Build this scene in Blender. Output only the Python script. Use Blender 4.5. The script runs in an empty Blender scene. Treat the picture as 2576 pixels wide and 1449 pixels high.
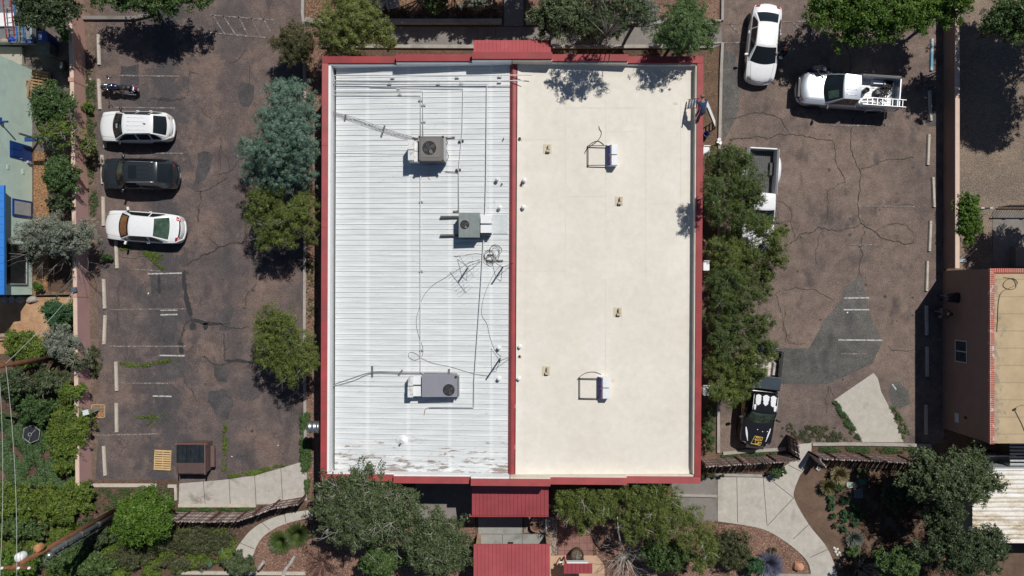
import bpy, bmesh, math, random
import numpy as np
from mathutils import Vector, Matrix
R = math.radians
S = bpy.context.scene
COL = S.collection
# ---------------------------------------------------------------- camera, sky, sun, exposure
CAMH = 45.0; FO = 1845.0; CU, CV = 1288.0, 724.5
cam_d = bpy.data.cameras.new("camera"); cam = bpy.data.objects.new("camera", cam_d); COL.objects.link(cam)
cam.location = (0, 0, CAMH); cam.rotation_euler = (0, 0, 0)
cam_d.sensor_width = 36; cam_d.lens = 36*FO/2576; cam_d.clip_start = 0.5; cam_d.clip_end = 2000
S.camera = cam
SUNV = Vector((0.37, 0.555, 1.0)).normalized()
elev = math.asin(SUNV.z); azim = math.atan2(SUNV.x, SUNV.y)
W = bpy.data.worlds.new("World"); S.world = W; W.use_nodes = True
nt = W.node_tree; nt.nodes.clear()
sky = nt.nodes.new('ShaderNodeTexSky'); sky.sky_type = 'NISHITA'; sky.sun_disc = False
sky.sun_elevation = elev; sky.sun_rotation = azim; sky.altitude = 1800; sky.air_density = 1.0; sky.dust_density = 0.5
bg = nt.nodes.new('ShaderNodeBackground'); bg.inputs[1].default_value = 0.05
wo = nt.nodes.new('ShaderNodeOutputWorld')
nt.links.new(sky.outputs[0], bg.inputs[0]); nt.links.new(bg.outputs[0], wo.inputs[0])
sun_d = bpy.data.lights.new("sun", 'SUN'); sun_d.energy = 4.0; sun_d.angle = R(0.53); sun_d.color = (1.0, 0.96, 0.90)
sun = bpy.data.objects.new("sun", sun_d); COL.objects.link(sun); sun.location = (20, 30, 60)
sun.rotation_euler = SUNV.to_track_quat('Z', 'Y').to_euler()
S.view_settings.view_transform = 'Standard'; S.view_settings.look = 'None'
S.view_settings.exposure = -0.02; S.view_settings.gamma = 1.0; S.view_settings.use_curve_mapping = False
S.render.engine = 'CYCLES'; S.render.filter_size = 1.1
S.cycles.max_bounces = 6; S.cycles.transparent_max_bounces = 8

def P(u, v, z=0.0):
    """real place of a point seen at overview coordinates u, v when it stands at height z"""
    k = (CAMH - z)/FO
    return ((u-CU)*k, -(v-CV)*k, z)
def P2(u, v, z=0.0): return P(u, v, z)[:2]

# ---------------------------------------------------------------- materials
MATS = {}
def newmat(name):
    m = bpy.data.materials.new(name); m.use_nodes = True
    m.node_tree.nodes.clear(); MATS[name] = m
    return m, m.node_tree
def N(t, typ, **kw):
    n = t.nodes.new(typ)
    for k, v in kw.items():
        if k.startswith('i_'): n.inputs[k[2:].replace('_', ' ')].default_value = v
        elif k.startswith('n'): n.inputs[int(k[1:])].default_value = v
        else: setattr(n, k, v)
    return n
def pos(t, scale=None):
    g = t.nodes.new('ShaderNodeNewGeometry')
    if scale is None: return g.outputs['Position']
    m = t.nodes.new('ShaderNodeMapping'); m.inputs['Scale'].default_value = scale
    t.links.new(g.outputs['Position'], m.inputs[0]); return m.outputs[0]
def noise(t, vec, sc, det=4, rough=.55, dist=0.0):
    n = t.nodes.new('ShaderNodeTexNoise'); n.inputs['Scale'].default_value = sc; n.inputs['Detail'].default_value = det
    n.inputs['Roughness'].default_value = rough; n.inputs['Distortion'].default_value = dist
    t.links.new(vec, n.inputs['Vector']); return n.outputs['Fac']
def ramp(t, fac, stops, interp='LINEAR'):
    r = t.nodes.new('ShaderNodeValToRGB'); r.color_ramp.interpolation = interp
    el = r.color_ramp.elements
    while len(el) < len(stops): el.new(.5)
    for e, (p, c) in zip(el, stops):
        e.position = p; e.color = (c[0], c[1], c[2], 1) if hasattr(c, '__len__') else (c, c, c, 1)
    t.links.new(fac, r.inputs[0]); return r.outputs[0]
def mix(t, fac, a, b, mode='MIX'):
    m = t.nodes.new('ShaderNodeMixRGB'); m.blend_type = mode
    for i, x in ((0, fac), (1, a), (2, b)):
        if isinstance(x, bpy.types.NodeSocket): t.links.new(x, m.inputs[i])
        elif hasattr(x, '__len__'): m.inputs[i].default_value = (x[0], x[1], x[2], 1)
        else: m.inputs[i].default_value = x
    return m.outputs[0]
def finish(t, col, rough=.8, metal=0.0, bump=None, bstr=.3, bdist=.02, coat=0.0, spec=.5, trans=0):
    b = t.nodes.new('ShaderNodeBsdfPrincipled'); o = t.nodes.new('ShaderNodeOutputMaterial')
    if isinstance(col, bpy.types.NodeSocket): t.links.new(col, b.inputs['Base Color'])
    else: b.inputs['Base Color'].default_value = (*col, 1)
    if isinstance(rough, bpy.types.NodeSocket): t.links.new(rough, b.inputs['Roughness'])
    else: b.inputs['Roughness'].default_value = rough
    b.inputs['Metallic'].default_value = metal; b.inputs['Coat Weight'].default_value = coat
    b.inputs['Specular IOR Level'].default_value = spec
    if bump is not None:
        n = t.nodes.new('ShaderNodeBump'); n.inputs['Strength'].default_value = bstr; n.inputs['Distance'].default_value = bdist
        t.links.new(bump, n.inputs['Height']); t.links.new(n.outputs[0], b.inputs['Normal'])
    t.links.new(b.outputs[0], o.inputs[0]); return b
def simple(name, c, rough=.7, metal=0.0, var=.12, sc=3.0, coat=0.0, bump=0.0, spec=.5, dirt=None, dirtsc=1.2, dirtat=(.5, .7)):
    m, t = newmat(name); v = pos(t)
    f = noise(t, v, sc, 5, .6)
    c1 = tuple(x*(1-var) for x in c); c2 = tuple(min(1, x*(1+var)) for x in c)
    col = ramp(t, f, [(.3, c1), (.7, c2)])
    if dirt:
        g = ramp(t, noise(t, v, dirtsc, 6, .65), [(dirtat[0], 0.0), (dirtat[1], 1.0)])
        col = mix(t, g, col, dirt)
    finish(t, col, rough, metal, f if bump else None, bump, .02, coat, spec)
    return m
def speckle(name, base, light, dark, sc=28, lo=.35, hi=.65, patch=None, psc=.35, bump=.4, rough=.9, warp=None):
    """ground stuff: two tones of large patches, fine light and dark grains"""
    m, t = newmat(name); v = pos(t)
    col = base
    if patch:
        col = mix(t, ramp(t, noise(t, v, psc, 5, .62, .4), [(.40, 0.0), (.62, 1.0)]), base, patch)
    f = noise(t, v, sc, 3, .75)
    col = mix(t, ramp(t, f, [(lo-.1, 1.0), (lo+.05, 0.0)]), col, dark)
    col = mix(t, ramp(t, f, [(hi-.05, 0.0), (hi+.08, .8)]), col, light)
    f2 = noise(t, v, 3.2, 6, .7)
    col = mix(t, .35, col, mix(t, 1.0, col, ramp(t, f2, [(.3, .45), (.7, 1.6)]), 'MULTIPLY'))
    finish(t, col, rough, 0, f, bump, .03, 0, .2)
    return m
def asphalt(name, warm, cool, crack=.6, seed=0):
    m, t = newmat(name); v0 = pos(t)
    mp = t.nodes.new('ShaderNodeMapping'); mp.inputs['Location'].default_value = (seed, seed*1.7, 0)
    t.links.new(v0, mp.inputs[0]); v = mp.outputs[0]
    big = noise(t, v, .22, 5, .6, .6)
    col = mix(t, ramp(t, big, [(.40, 0.0), (.60, 1.0)]), warm, cool)
    f2 = noise(t, v, 1.4, 6, .7)
    col = mix(t, .6, col, mix(t, 1.0, col, ramp(t, f2, [(.3, .55), (.7, 1.45)]), 'MULTIPLY'))
    g = noise(t, v, 22, 3, .8)
    col = mix(t, .85, col, mix(t, 1.0, col, ramp(t, g, [(.34, .38), (.47, .95), (.54, 1.05), (.66, 2.1)]), 'MULTIPLY'))
    # oil and tyre stains running along the bays
    mp2 = t.nodes.new('ShaderNodeMapping'); mp2.inputs['Scale'].default_value = (.8, .45, 1)
    t.links.new(v, mp2.inputs[0])
    st = ramp(t, noise(t, mp2.outputs[0], 1.1, 4, .6), [(.55, 0.0), (.68, .6)])
    col = mix(t, st, col, (.055, .052, .056))
    if name == 'asphalt_left':
        sx = t.nodes.new('ShaderNodeSeparateXYZ'); t.links.new(v0, sx.inputs[0])
        for cx, wd, k in ((-21.2, 1.9, .85), (-17.2, 1.3, .45)):
            sb = t.nodes.new('ShaderNodeMath'); sb.operation = 'SUBTRACT'; sb.inputs[1].default_value = cx; t.links.new(sx.outputs[0], sb.inputs[0])
            ab_ = t.nodes.new('ShaderNodeMath'); ab_.operation = 'ABSOLUTE'; t.links.new(sb.outputs[0], ab_.inputs[0])
            dv = t.nodes.new('ShaderNodeMath'); dv.operation = 'DIVIDE'; dv.inputs[1].default_value = wd; t.links.new(ab_.outputs[0], dv.inputs[0])
            ad = t.nodes.new('ShaderNodeMath'); ad.operation = 'MULTIPLY_ADD'; ad.inputs[1].default_value = -.22; t.links.new(dv.outputs[0], ad.inputs[0]); t.links.new(noise(t, v, .9, 6, .72), ad.inputs[2])
            col = mix(t, ramp(t, ad.outputs[0], [(.31, 0.0), (.44, k)]), col, mix(t, 1.0, (.062,.058,.062), ramp(t, g, [(.34, .5), (.66, 1.8)]), 'MULTIPLY'))
    # fine crazing
    vo = t.nodes.new('ShaderNodeTexVoronoi'); vo.feature = 'DISTANCE_TO_EDGE'; vo.inputs['Scale'].default_value = 1.6
    nv = t.nodes.new('ShaderNodeTexNoise'); nv.inputs['Scale'].default_value = 2.2; nv.inputs['Detail'].default_value = 5
    t.links.new(v, nv.inputs['Vector'])
    va = t.nodes.new('ShaderNodeVectorMath'); va.operation = 'ADD'
    vs = t.nodes.new('ShaderNodeVectorMath'); vs.operation = 'SCALE'; vs.inputs['Scale'].default_value = .5
    t.links.new(nv.outputs['Color'], vs.inputs[0]); t.links.new(v, va.inputs[0]); t.links.new(vs.outputs[0], va.inputs[1])
    t.links.new(va.outputs[0], vo.inputs['Vector'])
    ln = ramp(t, vo.outputs['Distance'], [(.006, 1.0), (.022, 0.0)])
    msk = ramp(t, noise(t, v, .45, 3, .5), [(.54, 0.0), (.64, 1.0)])
    col = mix(t, mix(t, crack, (0, 0, 0), mix(t, 1.0, ln, msk, 'MULTIPLY')), col, (.13, .115, .105) if name == 'asphalt_patch' else (.05, .045, .042))
    finish(t, col, .92, 0, g, .35, .03, 0, .15)
    return m

M_ground = speckle('soil', (.125, .080, .056), (.24, .17, .125), (.035, .022, .016), 9, .40, .60, (.085, .055, .040), .5)
M_mulch = speckle('red_mulch', (.21, .125, .092), (.42, .29, .225), (.05, .025, .018), 11, .41, .57, (.15, .082, .06), 1.1, .8)
M_bark = speckle('bark_mulch', (.26, .14, .07), (.48, .30, .17), (.06, .03, .016), 10, .42, .56, (.20, .11, .06), 1.4, .8)
M_brownbed = speckle('brown_bed', (.120, .078, .056), (.21, .15, .115), (.045, .028, .020), 12, .36, .68, (.155, .105, .075), .6, .5)
M_sand = speckle('sandy_soil', (.44, .28, .165), (.58, .42, .28), (.26, .15, .09), 8, .35, .64, (.36, .21, .12), .9)
M_gravel = speckle('gravel', (.175, .135, .107), (.35, .295, .25), (.055, .046, .040), 15, .42, .57, (.25, .19, .14), .4, .9)
M_pebble = speckle('pebbles', (.24, .19, .16), (.52, .44, .38), (.06, .045, .038), 13, .44, .55, (.2, .16, .14), 1.0, .9)
M_asph_l = asphalt('asphalt_left', (.165, .120, .104), (.102, .086, .084), .8, 3)
M_asph_r = asphalt('asphalt_right', (.190, .143, .119), (.142, .110, .098), .5, 11)
M_patch = asphalt('asphalt_patch', (.066, .062, .066), (.092, .083, .082), .9, 7)
M_patchg = asphalt('asphalt_grey', (.100, .097, .092), (.122, .116, .108), .1, 21)
M_crack = simple('crack', (.052, .044, .038), .95, 0, .5, 6)
M_sealer = simple('crack_sealer', (.028, .026, .028), .75, 0, .3, 5)

def worn_paint(name, c, under, lo=.44, hi=.56):
    m, t = newmat(name); v = pos(t)
    f = noise(t, v, 7, 6, .8)
    col = mix(t, ramp(t, f, [(lo, 0.0), (hi, 1.0)]), under, c)
    finish(t, col, .85, 0, None, spec=.2); return m
M_line = worn_paint('worn_line', (.38, .36, .34), (.145, .118, .105), .50, .62)
M_line_new = worn_paint('white_line', (.50, .50, .48), (.11, .105, .10), .36, .52)

def concrete(name, c, stain, ssc=.6, at=(.52, .7)):
    m, t = newmat(name); v = pos(t)
    f = noise(t, v, 2.5, 6, .7)
    col = ramp(t, f, [(.3, tuple(x*.86 for x in c)), (.7, tuple(x*1.1 for x in c))])
    col = mix(t, ramp(t, noise(t, v, ssc, 6, .65, .5), [(at[0], 0.0), (at[1], .75)]), col, stain)
    col = mix(t, .5, col, mix(t, 1.0, col, ramp(t, noise(t, v, 30, 2, .6), [(.3, .75), (.7, 1.25)]), 'MULTIPLY'))
    finish(t, col, .85, 0, f, .15, .02, 0, .2); return m
M_conc = concrete('concrete_walk', (.46, .43, .38), (.30, .27, .235))
M_conc_l = concrete('concrete_slab', (.44, .41, .37), (.17, .145, .125), .9, (.54, .68))
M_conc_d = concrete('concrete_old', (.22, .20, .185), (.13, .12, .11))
M_conc_s = concrete('concrete_stoop', (.30, .30, .28), (.18, .175, .165), .9)
M_curb = concrete('curb_concrete', (.36, .335, .30), (.22, .20, .175), 1.2)
M_stop = concrete('stop_concrete', (.50, .45, .38), (.38, .33, .27), 1.6)
M_joint = simple('joint', (.10, .09, .08), .95)

# ---------------------------------------------------------------- mesh tools
class MB:
    def __init__(s): s.v = []; s.f = []; s.m = []; s.mi = 0
    def add(s, vs, fs):
        b = len(s.v); s.v += [tuple(x) for x in vs]; s.f += [tuple(b+i for i in f) for f in fs]; s.m += [s.mi]*len(fs); return s
    def box(s, x0, x1, y0, y1, z0, z1):
        if x0 > x1: x0, x1 = x1, x0
        if y0 > y1: y0, y1 = y1, y0
        return s.add([(x0,y0,z0),(x1,y0,z0),(x1,y1,z0),(x0,y1,z0),(x0,y0,z1),(x1,y0,z1),(x1,y1,z1),(x0,y1,z1)],
                     [(0,3,2,1),(4,5,6,7),(0,1,5,4),(1,2,6,5),(2,3,7,6),(3,0,4,7)])
    def obox(s, c, sx, sy, sz, rz=0, M=None):
        b = MB().box(-sx/2, sx/2, -sy/2, sy/2, -sz/2, sz/2)
        T = Matrix.Translation(c) @ (M if M is not None else Matrix.Rotation(rz, 4, 'Z'))
        return s.add([T @ Vector(v) for v in b.v], b.f)
    def prism(s, pts, z0, z1):
        n = len(pts)
        a = sum(pts[i][0]*pts[(i+1) % n][1]-pts[(i+1) % n][0]*pts[i][1] for i in range(n))
        if a < 0: pts = pts[::-1]
        vs = [(p[0], p[1], z0) for p in pts]+[(p[0], p[1], z1) for p in pts]
        fs = [tuple(range(n-1, -1, -1)), tuple(range(n, 2*n))]+[(i, (i+1) % n, n+(i+1) % n, n+i) for i in range(n)]
        return s.add(vs, fs)
    def sheet(s, pts, z):
        n = len(pts); a = sum(pts[i][0]*pts[(i+1) % n][1]-pts[(i+1) % n][0]*pts[i][1] for i in range(n))
        if a < 0: pts = pts[::-1]
        return s.add([(p[0], p[1], z) for p in pts], [tuple(range(n))])
    def hexa(s, lo, hi):
        """8 points: lower ring of 4, upper ring of 4 (counter-clockwise)"""
        return s.add(list(lo)+list(hi), [(0,3,2,1),(4,5,6,7),(0,1,5,4),(1,2,6,5),(2,3,7,6),(3,0,4,7)])
    def grid(s, rows, close=False):
        m = len(rows[0]); vs = [p for r in rows for p in r]; fs = []
        for i in range(len(rows)-1):
            for j in range(m-1 if not close else m):
                k = (j+1) % m; fs.append((i*m+j, i*m+k, (i+1)*m+k, (i+1)*m+j))
        return s.add(vs, fs)
    def tube(s, pts, r, n=5, r2=None, caps=True):
        pts = [Vector(p) for p in pts]; L = len(pts)
        if L < 2: return s
        rows = []; up = None
        for i, p in enumerate(pts):
            d = (pts[min(i+1, L-1)]-pts[max(i-1, 0)])
            if d.length < 1e-9: d = Vector((0, 0, 1))
            d.normalize()
            if up is None: up = Vector((0, 0, 1)) if abs(d.z) < .9 else Vector((1, 0, 0))
            a = d.cross(up)
            if a.length < 1e-6: a = d.cross(Vector((0, 1, 0)))
            a.normalize(); b = a.cross(d); up = b
            rr = r if r2 is None else r+(r2-r)*i/(L-1)
            rows.append([p+(a*math.cos(2*math.pi*k/n)+b*math.sin(2*math.pi*k/n))*rr for k in range(n)])
        base = len(s.v); s.grid(rows, True)
        if caps:
            s.f.append(tuple(base+k for k in range(n))[::-1]); s.f.append(tuple(base+(L-1)*n+k for k in range(n))); s.m += [s.mi]*2
        return s
    def cyl(s, c, r, z0, z1, n=16, r2=None):
        r2 = r if r2 is None else r2
        lo = [(c[0]+r*math.cos(2*math.pi*k/n), c[1]+r*math.sin(2*math.pi*k/n), z0) for k in range(n)]
        hi = [(c[0]+r2*math.cos(2*math.pi*k/n), c[1]+r2*math.sin(2*math.pi*k/n), z1) for k in range(n)]
        return s.add(lo+hi, [tuple(range(n-1, -1, -1)), tuple(range(n, 2*n))]+[(k, (k+1) % n, n+(k+1) % n, n+k) for k in range(n)])
    def lathe(s, c, prof, n=16):
        rows = [[(c[0]+r*math.cos(2*math.pi*k/n), c[1]+r*math.sin(2*math.pi*k/n), c[2]+z) for k in range(n)] for r, z in prof]
        return s.grid(rows, True)
    def xf(s, M):
        s.v = [tuple(M @ Vector(v)) for v in s.v]; return s
WL = {}
def obj(name, mb, mats, parent=None, smooth=False, label=None, bevel=0):
    V = np.array(mb.v, dtype=float)
    c = (V.max(0)+V.min(0))/2
    me = bpy.data.meshes.new(name); me.from_pydata([tuple(x) for x in (V-c)], [], mb.f)
    ml = mats if isinstance(mats, (list, tuple)) else [mats]
    for m in ml: me.materials.append(m)
    if len(ml) > 1: me.polygons.foreach_set('material_index', np.array(mb.m, dtype=np.int32))
    if smooth: me.polygons.foreach_set('use_smooth', np.ones(len(me.polygons), dtype=bool))
    me.update()
    o = bpy.data.objects.new(name, me); COL.objects.link(o)
    pw = WL.get(parent.name, np.zeros(3)) if parent else np.zeros(3)
    o.parent = parent; o.location = tuple(c-pw); WL[o.name] = c
    if label: o['label'] = label
    if bevel:
        b = o.modifiers.new('bevel', 'BEVEL'); b.width = bevel; b.segments = 2; b.limit_method = 'ANGLE'; b.angle_limit = R(40)
    return o
def tag(o, label, cat, group=None):
    o['label'] = label; o['category'] = cat
    if group: o['group'] = group
    return o
def thing(name, label, cat, loc, group=None, rz=0, local=False):
    o = bpy.data.objects.new(name, None); COL.objects.link(o); o.location = loc; o.rotation_euler = (0, 0, rz)
    o.empty_display_size = .3
    WL[o.name] = np.zeros(3) if local else np.array(loc, dtype=float)
    return tag(o, label, cat, group)
def struct(name, mb, mats, smooth=False, kind='structure'):
    o = obj(name, mb, mats, None, smooth); o['kind'] = kind; return o
CH = {}
def dup(root, loc, rz=0, label=None, group=None):
    r = root.copy(); COL.objects.link(r); r.location = loc; r.rotation_euler = (0, 0, rz)
    if label: r['label'] = label
    if group: r['group'] = group
    for ch in list(root.children):
        c = ch.copy(); COL.objects.link(c); c.parent = r
        for g in list(ch.children):
            d = g.copy(); COL.objects.link(d); d.parent = c
    return r
def frac(pts, jit, rng, it=3):
    pts = [np.array(p, dtype=float) for p in pts]
    for k in range(it):
        out = [pts[0]]
        for a, b in zip(pts[:-1], pts[1:]):
            d = b-a; L = np.linalg.norm(d); n = np.array([-d[1], d[0]])/(L+1e-9)
            out += [(a+b)/2+n*L*jit*rng.uniform(-1, 1), b]
        pts = out
    return pts
def ribbon(mb, pts, w, z, rng=None, wj=.4):
    L = len(pts)
    rows = []
    for i, p in enumerate(pts):
        d = pts[min(i+1, L-1)]-pts[max(i-1, 0)]; d = d/(np.linalg.norm(d)+1e-9); n = np.array([-d[1], d[0]])
        ww = w/2*(1+(rng.uniform(-wj, wj) if rng else 0))
        if rng and (i == 0 or i == L-1): ww *= .3
        rows.append([(p[0]-n[0]*ww, p[1]-n[1]*ww, z), (p[0]+n[0]*ww, p[1]+n[1]*ww, z)])
    base = len(mb.v); mb.grid([[r[1], r[0]] for r in rows])
def smooth_pts(pts, k=6):
    pts = [Vector(p) for p in pts]; out = []
    for i in range(len(pts)-1):
        p0 = pts[max(i-1, 0)]; p1 = pts[i]; p2 = pts[i+1]; p3 = pts[min(i+2, len(pts)-1)]
        for j in range(k):
            t = j/k
            out.append(.5*((2*p1)+(p2-p0)*t+(2*p0-5*p1+4*p2-p3)*t*t+(3*p1-p0-3*p2+p3)*t**3))
    out.append(pts[-1]); return out

# ================================================================ THE GROUND
g = MB().sheet([(-220, -220), (220, -220), (220, 220), (-220, 220)], 0.0)
struct('ground', g, M_ground)
def region(name, pts, z, mat): return struct(name, MB().sheet([P2(*p) for p in pts], z), mat)
region('parking_lot_left', [(205,-700),(762,-700),(762,1150),(745,1168),(700,1180),(640,1196),(560,1206),(455,1216),(440,1208),(232,1208)], .006, M_asph_l)
region('parking_lot_right', [(1812,-700),(2374,-700),(2374,1115),(2340,1119),(2010,1117),(1985,1133),(1955,1134),(1808,1140)], .006, M_asph_r)
region('gravel_yard', [(2403,-700),(3900,-700),(3900,678),(2403,678)], .006, M_gravel)
region('lot_edge_soil', [(206,-20),(238,-20),(241,300),(246,640),(250,1060),(240,1206),(230,1206)], .012, speckle('edge_dirt', (.17,.125,.098), (.30,.24,.19), (.06,.042,.035), 12, .38, .62, (.12,.085,.065), 1.2))
region('planting_strip', [(769,-20),(880,-20),(900,40),(900,1240),(769,1270)], .008, M_mulch)
region('right_strip', [(1700,130),(1806,110),(1806,1150),(1700,1240)], .008, speckle('leaf_litter', (.15,.095,.065), (.31,.21,.14), (.05,.03,.02), 12, .40, .60, (.11,.075,.05), 1.0, .7))
region('mulch_bed', [(700,1302),(760,1310),(800,1330),(1010,1330),(1195,1300),(1195,1500),(640,1500),(640,1390),(655,1350)], .009, M_mulch)
region('brown_bed', [(2025,1160),(2320,1160),(2600,1150),(2600,1700),(2110,1700),(2105,1420),(2080,1380),(2040,1330),(2000,1272),(1996,1235),(2008,1200)], .009, M_brownbed)
region('mulch_bed', [(1800,1318),(1880,1322),(1930,1333),(1975,1362),(2010,1390),(2030,1420),(2040,1460),(2045,1600),(1500,1600),(1500,1300),(1600,1230),(1760,1230)], .010, M_mulch)
region('bark_bed', [(85,380),(112,380),(125,560),(120,745),(84,745)], .010, M_bark)
region('sandy_terrace', [(-200,748),(185,748),(185,870),(140,880),(-200,905)], .010, M_sand)
region('yard_soil', [(-300,-200),(175,-200),(178,380),(84,380),(70,170),(-300,170)], .008, speckle('grey_dirt', (.15,.13,.115), (.30,.27,.24), (.05,.042,.038), 12, .38, .62, (.10,.085,.075), .9))
# lighter and darker repair patches
pt = MB()
for poly in ([(404,783),(446,783),(446,830),(440,858),(433,895),(402,895),(398,850),(404,820)],
             [(404,905),(450,900),(468,925),(466,950),(440,950),(398,955),(402,930)],
             [(376,692),(400,692),(400,735),(392,760),(382,740)], [(404,692),(447,696),(446,720),(430,732),(404,730)],
             [(553,783),(570,772),(590,775),(582,800),(578,830),(552,832),(548,805)],
             [(537,920),(565,914),(580,930),(572,962),(548,960),(538,942)], [(524,985),(560,978),(585,985),(588,1020),(575,1052),(560,1060),(540,1040),(522,1010)],
             [(600,975),(630,970),(662,985),(650,1000),(615,1010),(598,996)],
             [(497,385),(515,380),(535,388),(530,420),(520,450),(500,462),(486,470),(492,430)],
             [(600,215),(622,208),(640,215),(638,250),(625,270),(605,265),(598,240)],
             [(392,960),(420,960),(430,1010),(424,1070),(404,1064),(390,1010)],
             [(304,165),(350,162),(350,215),(300,215)],
             [(440,640),(460,640),(460,665),(448,668)]):
    rng = random.Random(int(poly[0][0])); q = frac([P2(*p) for p in poly]+[P2(*poly[0])], .10, rng, 2)[:-1]
    pt.sheet([tuple(x) for x in q], .011)
struct('asphalt_patches', pt, M_patch)
q = frac([P2(*p) for p in [(2161,690),(2176,735),(2192,800),(2220,858),(2214,872),(2195,915),(2120,950),(2080,966),(1962,966),(1958,876),(2035,876),(2078,800),(2120,750),(2122,722),(2150,705),(2161,690)]], .02, random.Random(4), 2)[:-1]
struct('asphalt_patches', MB().sheet([tuple(x) for x in q], .011), M_patchg)
region('asphalt_patches', [(2238,964),(2262,960),(2285,985),(2290,1015),(2265,1028),(2245,1020),(2235,990)], .011, M_patchg)
region('asphalt_patches', [(2330,215),(2356,215),(2354,318),(2330,318)], .011, M_patchg)
region('asphalt_patches', [(1816,120),(1850,140),(1860,230),(1855,290),(1818,360)], .011, M_patchg)
# concrete
struct('concrete_apron', MB().prism([P2(*p) for p in [(2098,1006),(2197,938),(2208,952),(2216,985),(2250,1050),(2272,1112),(2170,1112),(2145,1080),(2120,1035)]], 0, .03), M_conc)
sl = MB(); sl.prism([P2(*p) for p in [(452,1216),(560,1207),(640,1196),(706,1178),(764,1160),(772,1170),(772,1258),(700,1268),(450,1270)]], 0, .05)
sl.mi = 1
for a, b in (((512,1206),(517,1268)),((577,1203),(580,1268)),((641,1192),(645,1268)),((707,1174),(712,1264))):
    ribbon(sl, [np.array(P2(*a)), np.array(P2(*b))], .035, .054)
struct('concrete_slab', sl, [M_conc_l, M_joint])
def arc(pts): return [tuple(p)[:2] for p in smooth_pts([(*P2(*p), 0) for p in pts], 5)]
outer = arc([(775,1283),(720,1292),(668,1310),(630,1335),(600,1372),(585,1400),(582,1430)])
inner = arc([(634,1430),(637,1398),(655,1358),(690,1330),(735,1312),(790,1300)])
pw = MB(); pw.prism(outer+inner, 0, .04); pw.mi = 1
for a, b in (((597,1362),(640,1380)),((655,1310),(680,1333)),((715,1288),(720,1314)),((768,1284),(770,1302))):
    ribbon(pw, [np.array(P2(*a)), np.array(P2(*b))], .035, .044)
struct('curved_footpath', pw, [M_conc, M_joint])
left = arc([(1985,1140),(1978,1150)])
wk = MB()
wk.prism([P2(*p) for p in [(2005,1118),(2042,1113),(2040,1135),(2030,1160),(2020,1185)]]+arc([(2012,1195),(1997,1235),(2001,1262),(2035,1320),(2075,1370),(2095,1410),(2106,1450),(2112,1500)])
         + arc([(2040,1500),(2040,1450),(2032,1415),(2005,1385),(1965,1355),(1925,1333),(1880,1322),(1805,1311)])+[P2(1805,1200), P2(1880,1200), P2(1930,1198), P2(1985,1165)], 0, .04)
wk.mi = 1
for a, b in (((1853,1200),(1855,1314)),((1919,1198),(1929,1320)),((1930,1200),(1996,1252)),((1996,1252),(1930,1322)),((2038,1315),(1994,1356)),((2090,1378),(2036,1402)),((1983,1170),(2016,1186))):
    ribbon(wk, [np.array(P2(*a)), np.array(P2(*b))], .035, .044)
struct('garden_footpath', wk, [M_conc, M_joint])
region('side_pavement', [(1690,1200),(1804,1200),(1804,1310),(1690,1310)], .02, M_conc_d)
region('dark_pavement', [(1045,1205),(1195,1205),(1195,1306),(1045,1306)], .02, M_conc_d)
st = MB(); st.prism([P2(*p) for p in [(1203,1215),(1314,1215),(1314,1343),(1370,1343),(1370,1500),(1203,1500)]], 0, .03); st.mi = 1
for a, b in (((1203,1343),(1370,1343)),((1264,1343),(1264,1400)),((1314,1343),(1314,1400))): ribbon(st, [np.array(P2(*a)), np.array(P2(*b))], .03, .034)
struct('entry_pavement', st, [M_conc_s, M_joint])
region('pebble_strip', [(1318,1300),(1402,1300),(1402,1396),(1372,1396),(1372,1340),(1318,1340)], .012, M_pebble)
def tiles():
    m, t = newmat('brick_pavers'); v = pos(t)
    br = t.nodes.new('ShaderNodeTexBrick'); br.offset = 0; br.inputs['Scale'].default_value = 1.0
    br.inputs['Color1'].default_value = (.235,.120,.098,1); br.inputs['Color2'].default_value = (.265,.138,.115,1); br.inputs['Mortar'].default_value = (.10,.05,.042,1)
    br.inputs['Mortar Size'].default_value = .012; br.inputs['Brick Width'].default_value = .46; br.inputs['Row Height'].default_value = .46
    t.links.new(v, br.inputs['Vector'])
    finish(t, mix(t, .5, br.outputs[0], mix(t, 1.0, br.outputs[0], ramp(t, noise(t, v, 3, 5, .7), [(.3,.6),(.7,1.4)]), 'MULTIPLY')), .9); return m
region('brick_patio', [(1404,1285),(1491,1285),(1491,1397),(1404,1397)], .02, tiles())
M_stucco = simple('tan_stucco', (.50, .335, .225), .9, 0, .08, 2, bump=.15, dirt=(.38,.25,.17))
region('stucco_pavement', [(1372,1397),(1500,1397),(1520,1420),(1525,1600),(1372,1600)], .024, M_stucco)
tp = MB(); tp.prism([P2(*p) for p in [(980,68),(1815,68),(1815,112),(1800,120),(980,112)]], 0, .06)
tp.mi = 1
for u in (1052,1135,1201,1247,1313,1400,1490,1570,1650): ribbon(tp, [np.array(P2(u,68)), np.array(P2(u,114))], .03, .064)
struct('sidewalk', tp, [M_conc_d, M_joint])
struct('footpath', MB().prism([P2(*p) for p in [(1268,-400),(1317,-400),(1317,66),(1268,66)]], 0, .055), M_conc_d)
region('mulch_bed', [(770,-300),(1262,-300),(1262,48),(770,48)], .009, speckle('leaf_mulch', (.21,.125,.08), (.44,.29,.19), (.045,.025,.016), 9, .44, .57, (.13,.075,.05), .8))
region('mulch_bed', [(1322,-300),(1808,-300),(1808,50),(1322,50)], .009, M_mulch)
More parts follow.
